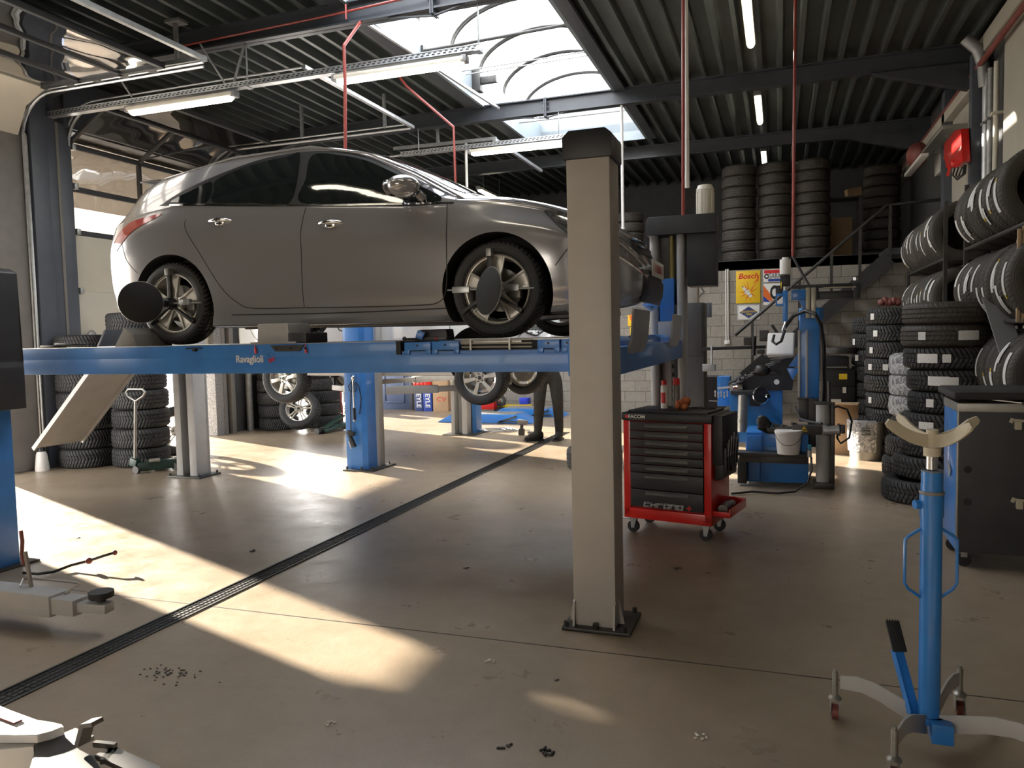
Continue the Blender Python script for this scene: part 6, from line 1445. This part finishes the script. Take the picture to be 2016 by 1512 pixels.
# right: the big near stack with labels, wrapped stack, mid stacks
fa = lambda x, y, d=0: math.atan2(-y, -x)+d
def fixed_stack(x, y, n, pitch, sc, where, group, st, off=None):
    for k in range(n):
        o_ = (0, 0) if not off or k not in off else off[k]
        nm = ORD[k] if k < n-1 else 'topmost'
        base = math.atan2(-y, -x)
        tyre((x+o_[0], y+o_[1], pitch*(k+.5)), '%s tyre of the stack %s' % (nm, where), group, (0, 0, 0), sc, (pitch/2-.0012)/.108, [(me, base+a) for me, a in st.get(k, ())])
fixed_stack(1.36, 7.55, 9, .190, 1.06, 'right behind the transmission jack', 'labelled tyres in the big near stack',
   {7: ((ST_SQ, -.52), (ST_BIG, .50)), 6: ((ST_BIG, -.46), (ST_SQ, -.03)), 5: ((ST_BIG, -.28), (ST_SQ, .05)), 4: ((ST_SQ, -.5),), 3: ((ST_WIDE, -.4),)}, {0: (-.16, -.12), 1: (-.06, 0), 8: (.01, 0), 6: (.02, 0), 5: (.05, 0), 4: (.06, 0)})
fixed_stack(1.28, 9.85, 9, .192, .99, 'with the brown cloth on top', 'tyres in the middle stack', {8: ((ST_SQ, -.9),), 7: ((ST_SQ, -.75),), 6: ((ST_SQ, -.95),), 5: ((ST_SQ, -.3), (ST_SQ, -.9)), 3: ((ST_SQ, -1.0),)}, {4: (-.02, 0), 5: (-.02, 0)})
fixed_stack(1.20, 10.80, 8, .205, 1.0, 'behind the stack with the brown cloth', 'tyres in the rear stack', {5: ((ST_SQ, -.9),), 2: ((ST_SQ, -.9),), 1: ((ST_SQ, -1.0),), 6: ((ST_SQ, -1.1),)})
fixed_stack(1.40, 8.62, 6, .205, 1.0, 'wrapped in plastic between the larger stacks', 'tyres in the wrapped stack', {}, {0: (-.08, 0), 1: (-.05, 0)})
for k in (3, 4, 5):
    b = B(); b.lathe([(.17, -.10), (.25, -.117), (.31, -.112), (.345, -.085), (.35, 0), (.345, .085), (.31, .112), (.25, .117), (.17, .10)], 40)
    for v in b.bm.verts:
        s_ = 1+.025*math.sin(v.co.x*37+k)*math.cos(v.co.y*31)+.015*math.sin(v.co.z*60+v.co.x*50); v.co.x *= s_; v.co.y *= s_
    b.xf(Matrix.Translation((1.40, 8.62, .205*(k+.5)))); solo('plastic_wrap', b, M['wrap'], ['grey plastic wrap round the fourth wrapped tyre', 'grey plastic wrap round the fifth wrapped tyre', 'grey plastic wrap round the topmost wrapped tyre'][k-3], 'plastic wrap', (1.40, 8.62, .205*(k+.5)), 'plastic wraps on the wrapped stack')
# mezzanine stacks
for i, px in enumerate((1455, 1527, 1599)):
    v = PY(px, 520, 15.0)
    stack(v.x, 15.05+.02*i, 9, .196, .93, ('leftmost', 'middle', 'rightmost')[i]+' of the three on the mezzanine', 'tyres stacked on the mezzanine', z0=2.772, jit=.01)
v = PY(1735, 520, 16.4); stack(v.x, 16.4, 9, .2, 1.0, 'beside the lit mezzanine carton', 'tyres stacked in the dark of the mezzanine', z0=2.772)
v = PY(1236, 480, 16.0); stack(v.x, 16.0, 6, .2, 1.0, 'by the beige post top', 'tyres on the mezzanine by the beige post', z0=2.772)
v = PY(1680, 388, 16.0); b = B(); b.boxc((v.x, 16.0, v.z+.08), (.26, .2, .16), (0, R(-8), .2), .01); CT = solo('carton', b, M['card'], 'lit carton on a shelf of the dark mezzanine', 'box', (v.x, 16.0, v.z))
b = B(); b.box(v.x-.5, v.x+.13, 15.8, 16.25, v.z-.04, v.z-.01, .003)
for dx in (-.47, .10): b.box(v.x+dx-.02, v.x+dx+.02, 15.82, 15.86, 2.772, v.z-.03); b.box(v.x+dx-.02, v.x+dx+.02, 16.2, 16.24, 2.772, v.z-.03)
b.build('shelf', M['dkmetal'], None); sh = bpy.context.scene.collection.objects[-1]; tag(sh, 'dark shelf under the lit carton on the mezzanine', 'shelf')
b = B(); b.box(v.x-.45, v.x-.02, 15.9, 16.2, 2.772, 3.6, .01); solo('storage_box', b, M['card'], 'tall dim carton standing below the mezzanine shelf', 'box', (v.x-.25, 16.05, 2.772))

# tyre rack along the right wall
RK = thing('tyre_rack', 'steel tyre rack along the right wall filled with labelled tyres', 'rack', (1.63, 6.1, 0))
TX, LV = 1.84, (1.14, 1.82, 2.50)
for (ya, yb) in ((6.05, 8.17), (9.12, 11.55)):
    for y_ in (ya, yb):
        for x_ in (1.63, 2.07):
            b = B(); b.box(x_-.018, x_+.018, y_-.018, y_+.018, 0, 2.80 if not (y_ > 11) else 2.25); b.build('post', M['dkmetal'], RK)
    for z in LV:
        for x_ in (1.63, 2.07):
            b = B(); b.cyl((x_, ya, z-.29), (x_, yb, z-.29), .018, n=8); b.build('rail', M['dkmetal'], RK)
        b = B()
        for y_ in (ya, yb): b.bar((1.63, y_, z-.30), (2.07, y_, z-.30), .025, .025)
        b.build('cross_tie', M['dkmetal'], RK)
RG = {(0, 2): 'upper near bay', (0, 1): 'middle near bay', (0, 0): 'lower near bay', (1, 2): 'upper far bay', (1, 1): 'middle far bay', (1, 0): 'lower far bay'}
FR_ = ['nearest', 'second', 'third', 'fourth', 'fifth', 'sixth', 'seventh', 'eighth', 'ninth', 'tenth']
rnd = random.Random(5)
for bay, (ya, yb) in enumerate(((6.12, 8.12), (9.16, 11.5))):
    for lv in range(3):
        if bay == 1 and lv == 0: continue
        y_ = ya+.12+(.35 if (bay, lv) == (0, 2) else 0); k = 0
        while y_ < yb-.1 and k < 10:
            wd = rnd.choice((.195, .21, .225)); st = []
            if rnd.random() < .93:
                a0 = rnd.uniform(-.55, .55)
                # the tread seen from the aisle faces -X: local angle pi
                st.append((ST_SLIM, PI+a0))
                if rnd.random() < .6: st.append((ST_SLIM2, PI+a0+rnd.uniform(-.2, .4)))
                if rnd.random() < .35: st.append((ST_YEL, PI+a0+rnd.choice((-.4, .4))))
            nm = FR_[k]+' tyre' if k else 'nearest tyre'
            tyre((TX+rnd.uniform(-.01, .01), y_+wd/2, LV[lv]+rnd.uniform(-.004, .01)), '%s standing in the %s of the rack' % (nm, RG[(bay, lv)]), 'tyres in the %s of the rack' % RG[(bay, lv)], (R(90)+rnd.uniform(-.03, .03), 0, rnd.uniform(-.06, .03)), rnd.uniform(.97, 1.0), (wd/2-.003)/.108, st)
            y_ += wd+.004; k += 1

# ================================================================== small things on the left and at the back
# trolley jack with loop handle
p = Vector((-7.20, 7.02, 0)); TJk = thing('trolley_jack', 'dark green trolley jack with a tall loop handle before the tyre stacks', 'jack', p)
def hx(px, py, Y=7.0): return PY(px, py, Y)
b = B(); a, c_ = hx(275, 915, 6.95), hx(345, 905, 7.2)
b.bar(Vector((a.x, 6.92, .07)), Vector((c_.x, 7.22, .08)), .05, .10, bev=.01); b.bar(Vector((a.x+.02, 7.10, .07)), Vector((c_.x-.02, 7.36, .08)), .05, .10, bev=.01); b.bar(Vector((a.x+.05, 7.0, .12)), Vector((c_.x, 7.30, .10)), .12, .05, bev=.01); b.build('frame', M['green'], TJk)
b = B()
for q in ((a.x, 6.90), (a.x+.03, 7.14), (c_.x, 7.20), (c_.x, 7.40)): b.cyl((q[0]-.0, q[1]-.02, .045), (q[0]+.0, q[1]+.02, .045), .045, n=16)
b.build('castor', M['dkmetal'], TJk)
b = B(); b.cyl((c_.x-.05, 7.28, .12), (c_.x-.05, 7.28, .15), .05, n=16); b.cyl((a.x+.12, 6.98, .14), (a.x+.22, 7.03, .15), .025, n=10); b.build('saddle', M['alu_dark'], TJk)
hb = hx(266, 905, 6.95); ht = hx(267, 790, 6.95)
b = B(); b.cyl(hb, ht, .018, n=12); lp = [hx(267, 790, 6.95), hx(252, 780, 6.95), hx(248, 772, 6.95), hx(253, 766, 6.95), hx(281, 766, 6.95), hx(286, 772, 6.95), hx(282, 780, 6.95)]
b.tube(lp, .013, n=10, closed=True); b.build('handle', M['alu_dark'], TJk)
b = B(); b.boxc(hb+Vector((0, 0, -.03)), (.10, .08, .09), (0, .3, 0), .01); b.cyl(hb+Vector((-.06, 0, .02)), hb+Vector((.04, 0, .03)), .008, n=6); b.build('pump', M['green'], TJk)
# spray bottle
p = Vector((-8.42, 6.80, 0)); SB = thing('pump_sprayer', 'white pump sprayer bottle with black head by the left column', 'sprayer', p)
b = B(); b.lathe([(0, 0), (.075, 0), (.08, .03), (.06, .20), (.045, .235), (0, .24)], 24, p); b.build('bottle', M['white'], SB)
b = B(); b.lathe([(0, .235), (.045, .235), (.04, .27), (.025, .29), (0, .29)], 20, p); b.bar(p+Vector((-.03, 0, .31)), p+Vector((.06, 0, .30)), .03, .02); b.cyl(p+Vector((0, 0, .28)), p+Vector((0, 0, .32)), .012, n=8); b.build('pump_head', M['black'], SB)
# second trolley jack with red handle
p = Vector((-7.1, 11.3, 0)); T = thing('trolley_jack', 'low trolley jack with a thin red handle right of the stacked tyres', 'jack', p)
a, c_ = PZ(630, 848, .05), PZ(681, 832, .12)
b = B(); b.bar(a, c_, .22, .05, bev=.01); b.bar(a+Vector((.1, 0, .05)), c_+Vector((-.05, 0, .12)), .08, .03, bev=.01); b.build('frame', M['green'], T)
b = B(); b.cyl(a+Vector((0, -.1, 0)), a+Vector((0, .1, 0)), .05, n=16); b.cyl(c_+Vector((0, -.1, -.06)), c_+Vector((0, .1, -.06)), .05, n=16); b.build('castor', M['dkmetal'], T)
b = B(); b.cyl(c_+Vector((-.06, 0, .06)), PY(668, 742, c_.y), .014, n=8); b.build('handle', M['redh'], T)
# tub on the corner tyre, drum
p = Vector((-8.22, 13.7, .232)); b = B(); b.lathe([(0, 0), (.16, 0), (.19, .26), (.2, .27), (.18, .27), (.15, .02), (0, .02)], 24, p); solo('plastic_tub', b, M['bluepl'], 'bright blue plastic tub on a tyre in the back corner', 'tub', p)
b = B(); b.box(-7.95, -7.6, 13.7, 14.3, 0, .9, .01); solo('work_bench', b, M['galv_dull'], 'grey metal bench in the back left corner beside the blue tub', 'bench', (-7.8, 14, 0)) if False else b.bm.free()
# boxes at the back wall
for i, (x0, x1, lab) in enumerate(((816, 832, 'left tall navy box with white lettering at the back wall'), (833, 850, 'right tall navy box with white lettering at the back wall'))):
    a, c_ = PY(x0, 780, 14.2), PY(x1, 780, 14.2); zt = PY(830, 759, 14.2).z
    T = thing('parts_box', lab, 'box', (a.x, 14.2, 0), 'navy parts boxes at the back wall'); b = B(); b.box(a.x, c_.x-.005, 14.2, 14.45, 0, zt, .006); b.build('carton', M['navy'] if i == 0 else M['inkblue'], T)
    text('lettering', 'MEYLE', .14, face_dir(((a.x+c_.x)/2, 14.198, zt*.52), (0, 0, -1), (1, 0, 0)), M['paper'], T, .001, bold=.003)
a, c_ = PY(815, 755, 14.2), PY(850, 755, 14.2); b = B(); b.box(a.x, c_.x, 14.15, 14.45, zt+.004, zt+.085, .008)
for k in range(4): b.box(a.x+.03+k*.08, a.x+.07+k*.08, 14.14, 14.16, zt+.02, zt+.06, .004)
solo('red_crate', b, M['red'], 'flat red crate lying on the two navy boxes', 'crate', (a.x, 14.2, zt))
a, c_ = PY(852, 780, 14.2), PY(882, 780, 14.2); zt = PY(866, 763, 14.2).z
T = thing('cardboard_box', 'tall cardboard box with red lettering right of the navy boxes', 'box', (a.x, 14.2, 0)); b = B(); b.box(a.x, c_.x, 14.2, 14.45, 0, zt, .006); b.build('carton', M['card'], T)
text('lettering', 'CV', .13, FRONT(((a.x+c_.x)/2+.02, 14.198, zt*.5)), M['redink'], T, .001, sx=1.3)
b = B(); b.box(a.x-.01, c_.x+.01, 14.18, 14.45, zt+.003, zt+.22, .006); solo('cardboard_box', b, M['card'], 'small cardboard box stacked on the lettered one', 'box', (a.x, 14.2, zt))
# low bench with red chest, yellow level, blue bin at the block wall
def wb(name, x0, y0, x1, y1, Y, dep, m_, label, cat, bev=.01):
    b = B(); pb(b, x0, y0, x1, y1, Y, dep, bev); a = PY((x0+x1)/2, y1, Y); return solo(name, b, m_, label, cat, (a.x, Y, a.z))
wb('red_chest', 927, 791, 972, 806, 13.9, .4, M['red'], 'low red chest on the floor behind the hanging alloy wheel', 'chest')
wb('yellow_level', 976, 797, 1046, 802, 14.1, .1, M['yellow'], 'long yellow level lying by the block wall', 'level', .004)
wb('blue_bin', 1022, 784, 1039, 796, 14.15, .2, M['bluepl'], 'small blue parts bin standing on the yellow level', 'bin')
wb('black_crate', 972, 803, 1048, 815, 14.05, .3, M['dark'], 'low dark shelf board under the yellow level', 'shelf', .004)
b = B(); v = PY(985, 789, 14.1); b.lathe([(.06, -.03), (.11, -.03), (.11, .03), (.06, .03)], 20, v, 'Y', closed=True); b.cyl(v+Vector((-.18, 0, -.05)), v+Vector((.1, 0, -.05)), .03, n=8); solo('black_hub', b, M['dkmetal'], 'dark round machine part on the shelf board', 'machine part', v)
# scissor lift plates let into the floor
for x0, x1, y0, lab in ((-5.75, -4.0, 12.35, 'nearer blue scissor lift platform lowered to the floor'), (-5.2, -3.75, 13.45, 'farther blue scissor lift platform lowered to the floor')):
    T = thing('scissor_platform', lab, 'car lift', (x0, y0, 0), 'scissor lift platforms')
    b = B(); b.prism([(x0, .005), (x0+.28, .15), (x1-.28, .15), (x1, .005)], y0, y0+.55, 'Y', .004); b.build('platform', M['blue2'], T)
    b = B(); b.box(x0+.3, x1-.3, y0+.03, y0+.52, .151, .158, .002); b.build('deck_plate', M['galv_dull'], T)
    b = B(); b.box(x1-.55, x1-.2, y0-.03, y0+.0, .03, .05); b.bar((x1-.6, y0-.02, .02), (x1-.25, y0-.02, .13), .02, .03); b.build('side_rail', M['dkmetal'], T)
# coil of hose, impact wrench
p = PZ(975, 846, .02); b = B()
pts = []
for k in range(75):
    a = 2*PI*k/24; r_ = .20+.05*math.sin(k*.17); pts.append((p.x+r_*1.1*math.cos(a), p.y+r_*math.sin(a), .014+.004*(k//24)+.002*math.sin(k)))
pts += [(p.x+.35, p.y+.05, .014), (p.x+.55, p.y+.1, .014)]; b.tube(pts, .009, n=6); solo('coiled_hose', b, M['inkgrey'], 'coiled grey air hose on the sunlit floor', 'hose', p)
b = B(); b.tube([PZ(935, 845, .012), PZ(925, 846, .012), PZ(905, 847, .012)], .012, n=6); b.tube([PZ(994, 841, .014), PZ(1010, 843, .014), PZ(1022, 846, .02)], .008, n=6); solo('air_hose', b, M['dkmetal'], 'dark hose ends running to the impact wrench', 'hose', PZ(1000, 842, .01))
p = PZ(1027, 857, 0); IW = thing('impact_wrench', 'dark impact wrench standing on the floor before the mechanic', 'impact wrench', p)
b = B(); b.boxc(p+Vector((0, 0, .05)), (.09, .07, .10), bev=.015); b.bar(p+Vector((0, 0, .08)), p+Vector((.01, 0, .20)), .05, .045, bev=.012); b.build('handle', M['dkmetal'], IW)
b = B(); b.bar(p+Vector((-.06, 0, .21)), p+Vector((.10, 0, .19)), .07, .07, bev=.02); b.cyl(p+Vector((.10, 0, .05)), p+Vector((.22, 0, .04)), .02, n=10); b.build('motor_head', M['reveal'], IW)

# ================================================================== mechanic behind the white car
PM = thing('person', 'mechanic in dark work clothes standing behind the raised white car, legs visible', 'person', (-3.13, 10.5, 0))
def skin(name, V, E, rad, m_, par, sub=2, root=0):
    me = bpy.data.meshes.new(name); me.from_pydata([tuple(v) for v in V], E, []); o = bpy.data.objects.new(name, me); C.objects.link(o)
    o.modifiers.new('s', 'SKIN'); 
    for i, r_ in enumerate(rad):
        sv = me.skin_vertices[0].data[i]; sv.radius = (r_, r_) if not isinstance(r_, tuple) else r_; sv.use_root = (i == root)
    md = o.modifiers.new('u', 'SUBSURF'); md.levels = sub; md.render_levels = sub
    bpy.context.view_layer.update()
    m2 = bpy.data.meshes.new_from_object(o.evaluated_get(bpy.context.evaluated_depsgraph_get())); bpy.data.objects.remove(o)
    m2.materials.clear(); m2.materials.append(m_)
    for p_ in m2.polygons: p_.use_smooth = True
    m2.transform(Matrix.Translation(-gloc(par))); m2.name = name; q = bpy.data.objects.new(name, m2); C.objects.link(q); q.parent = par; return q
LA, RA_ = Vector((-3.27, 10.40, .09)), Vector((-2.99, 10.55, .09))
PV = Vector((-3.13, 10.50, .95))
V = [PV, PV+Vector((-.05, -.02, .18)), PV+Vector((-.12, -.05, .38)), PV+Vector((-.15, -.07, .50)), PV+Vector((-.19, -.08, .60)), PV+Vector((-.21, -.09, .68)), PV+Vector((-.22, -.10, .78)),
     PV+Vector((-.10, -.03, -.05)), Vector((-3.24, 10.40, .50)), LA, LA+Vector((-.13, -.10, -.04)),
     PV+Vector((.10, .03, -.05)), Vector((-2.99, 10.50, .50)), RA_, RA_+Vector((-.0, -.15, -.04)),
     PV+Vector((-.28, -.18, .45)), PV+Vector((-.50, -.25, .40)), PV+Vector((-.62, -.40, .58)),
     PV+Vector((.00, .05, .46)), PV+Vector((-.18, -.25, .35)), PV+Vector((-.40, -.42, .52))]
E_ = [(0, 1), (1, 2), (2, 3), (3, 4), (4, 5), (5, 6), (0, 7), (7, 8), (8, 9), (9, 10), (0, 11), (11, 12), (12, 13), (13, 14), (3, 15), (15, 16), (16, 17), (3, 18), (18, 19), (19, 20)]
rad = [(.15, .12), (.14, .11), (.16, .12), (.13, .10), .055, .075, .09, .115, .085, .062, .045, .115, .085, .062, .045, .062, .045, .03, .062, .045, .03]
skin('body', V, E_, rad, M['cloth'], PM)
for nm, base, toe in (('shoe', LA, Vector((-.15, -.12, 0))), ('shoe', RA_, Vector((-.01, -.19, 0)))):
    b = B(); d = toe.normalized(); q = Vector((base.x, base.y, 0)); ang = math.atan2(d.y, d.x)
    Mx = Matrix.Translation(q) @ Matrix.Rotation(ang, 4, 'Z'); b.ell((.06, 0, .045), (.15, .052, .05), 16, 10, Mx); b.ell((-.02, 0, .08), (.07, .05, .07), 14, 8, Mx); b.box(-.085, .205, -.048, .048, 0, .025, .012, Mx); b.build(nm, M['black'], PM)
HD = PV+Vector((-.22, -.10, .76))
b = B(); b.ell(HD, (.075, .095, .115), 20, 14); b.ell(HD+Vector((-.055, -.075, -.005)), (.014, .018, .02)); b.ell(HD+Vector((.0, -.02, -.09)), (.055, .06, .05))
for s in (-1, 1): b.ell(HD+Vector((.058*s, .045*s*-.2+.01, -.005)), (.012, .02, .03))
b.build('head', M['skin'], PM)
b = B()
for s in (-1, 1): b.ell(HD+Vector((-.05+.035*s-.01, -.075-.01*s, .015)), (.010, .008, .006), 10, 6)
b.ell(HD+Vector((-.045, -.078, -.048)), (.022, .008, .006), 10, 6); b.build('face_features', M['redbrown'], PM)
b = B(); b.ell(HD+Vector((.012, .015, .03)), (.08, .095, .10), 18, 12); b.build('hair', M['hair'], PM)
for wr, d0 in ((V[17], Vector((-.5, -.5, .7))), (V[20], Vector((-.6, -.4, .7)))):
    d0 = d0.normalized(); sd = d0.cross(Vector((0, 0, 1))).normalized(); up = sd.cross(d0)
    hv = [wr-d0*.03, wr+d0*.03, wr+d0*.07]; he = [(0, 1), (1, 2)]; hr = [.028, (.042, .022), (.042, .02)]
    for k, ln in enumerate((.065, .078, .072, .055)):
        o_ = sd*(.027-.018*k); i0 = len(hv); hv += [wr+d0*.085+o_, wr+d0*(.085+ln*.55)+o_+up*.008, wr+d0*(.085+ln*.85)+o_+up*.03]; he += [(2, i0), (i0, i0+1), (i0+1, i0+2)]; hr += [.010, .009, .008]
    i0 = len(hv); hv += [wr+d0*.035+sd*.045, wr+d0*.065+sd*.060+up*.02]; he += [(1, i0), (i0, i0+1)]; hr += [.011, .009]
    skin('hand', hv, he, hr, M['skin'], PM, 1)

# ================================================================== car front part at the bottom left edge
FP = thing('car_front_panel', 'pale car body part with black underside in the bottom left corner', 'car part', PZ(60, 1500, 0))
def fz(px, py, z): return PZ(px, py, z)
ZT = .60
out_ = [(-90, 1330), (-10, 1388), (20, 1398), (70, 1419), (100, 1420), (122, 1425), (127, 1431), (100, 1438), (72, 1448), (30, 1447), (-90, 1446)]
b = B(); pts = [fz(x_, y_, ZT) for x_, y_ in out_]; b.prism([(q.x, q.y) for q in pts], ZT-.02, ZT, 'Z', .004); b.build('top_panel', M['white'], FP)
b = B(); pts = [fz(x_, y_, ZT-.01) for x_, y_ in ((-90, 1446), (30, 1448), (70, 1449), (66, 1460), (-90, 1475))]; b.prism([(q.x, q.y) for q in pts], ZT-.30, ZT-.021, 'Z', .004); b.build('inner_panel', M['white'], FP)
b = B(); pts = [fz(x_, y_, ZT-.01) for x_, y_ in ((72, 1449), (127, 1432), (128, 1450), (150, 1468), (185, 1476), (196, 1500), (205, 1530), (40, 1560))]; b.prism([(q.x, q.y) for q in pts], .12, ZT-.022, 'Z', .006); b.build('underside', M['black'], FP)
b = B(); a, c_, e_ = fz(162, 1462, ZT-.01), fz(172, 1424, ZT+.04), fz(192, 1421, ZT+.05); b.bar(a, c_, .03, .012); b.bar(c_, e_, .03, .010); b.build('hook', M['reveal'], FP)
b = B(); b.bar(fz(128, 1446, ZT-.03), fz(165, 1462, ZT-.03), .05, .01); b.bar(fz(186, 1464, ZT-.05), fz(228, 1468, ZT-.05), .012, .012); b.bar(fz(205, 1482, ZT-.06), fz(300, 1525, ZT-.06), .045, .012); b.bar(fz(226, 1476, ZT-.06), fz(205, 1500, ZT-.06), .02, .012); b.build('bracket', M['greypost'], FP)
b = B(); b.bar(fz(-20, 1400, ZT+.003), fz(36, 1421, ZT+.003), .02, .004); b.build('slot', M['redbrown'], FP)
b = B()
for x_, y_ in ((-60, 1470), (60, 1560)):
    q = fz(x_, y_, ZT-.25); b.box(q.x-.03, q.x+.03, q.y-.03, q.y+.03, 0, ZT-.1)
b.build('support_leg', M['dkmetal'], FP)
# crumbs of dirt on the floor
for i, (px, py, s_, lab) in enumerate([(965, 1304, .022, 'pale dirt crumb on the floor before the beige post'), (1080, 1481, .026, 'dark dirt clump at the bottom centre of the floor'), (993, 1470, .02, 'dark crumb left of the bottom dirt clump'), (1380, 1451, .02, 'pale crumb right of the bottom dirt clump'), (650, 1425, .016, 'pale scrap at the edge of the sunlit patch'), (918, 1118, .014, 'dark crumb on the floor left of the beige post'), (1330, 1120, .02, 'brown smear of dirt before the tool chest'), (1395, 1128, .01, 'tiny speck before the tool chest'), (155, 1059, .014, 'dark fleck on the sunlit floor by the left lift'), (1098, 1340, .012, 'small chip below the beige post'), (345, 1328, .075, 'scattered dark dirt right of the drain'), (500, 1085, .02, 'dark smear beside the drain in the middle')]):
    p = PZ(px, py, 0); b = B(); rr = random.Random(i)
    if s_ > .05:
        for k in range(45): b.ell(p+Vector((rr.gauss(0, s_*1.3), rr.gauss(0, s_*.5), .002)), (rr.uniform(.003, .009), rr.uniform(.003, .006), .003), 6, 4)
    else:
      for k in range(7): b.ell(p+Vector((rr.uniform(-s_, s_), rr.uniform(-s_, s_), s_*.15)), (s_*rr.uniform(.2, .5), s_*rr.uniform(.2, .4), s_*.22), 8, 5, rot=(0, 0, rr.random()*3))
    solo('dirt_crumb', b, M['cream'] if i in (0, 3, 4) else M['dkmetal'], lab, 'dirt', p, 'crumbs of dirt on the floor')
# ------------------------------------------------------------------ loose pieces become parts of their own
def split_loose(o):
    bm = bmesh.new(); bm.from_mesh(o.data); seen = set(); isl = []
    for v in bm.verts:
        if v in seen: continue
        st = [v]; seen.add(v); cur = []
        while st:
            a = st.pop(); cur.append(a)
            for e in a.link_edges:
                w_ = e.other_vert(a)
                if w_ not in seen: seen.add(w_); st.append(w_)
        isl.append({x.index for x in cur})
    bm.free()
    if len(isl) < 2 or len(isl) > 16: return
    src = o.data; mw = src.copy()
    for k, ids in enumerate(isl):
        b2 = bmesh.new(); b2.from_mesh(mw); b2.verts.ensure_lookup_table()
        bmesh.ops.delete(b2, geom=[v for v in b2.verts if v.index not in ids], context='VERTS')
        me = bpy.data.meshes.new(o.name.split('.')[0]); b2.to_mesh(me); b2.free()
        for m_ in mw.materials: me.materials.append(m_)
        if k == 0: o.data = me
        else:
            q = bpy.data.objects.new(o.name.split('.')[0], me); C.objects.link(q); q.parent = o.parent; q.location = o.location; q.rotation_euler = o.rotation_euler
SPL = {'panel_gap', 'hanger_rod', 'chain_hanger', 'end_cap', 'gusset', 'worn_ring', 'motor_bracket', 'bolt', 'track_hanger', 'castor', 'screwdriver_row', 'tape_roll', 'clamp_jaw', 'cross_tie', 'tower_strip', 'sliding_profile', 'slot', 'support_leg', 'sensor_box', 'latch', 'tray_lip', 'front_step_panel', 'wall_arm'}
for o in list(C.objects):
    if o.type == 'MESH' and o.parent is not None and o.name.split('.')[0] in SPL: split_loose(o)
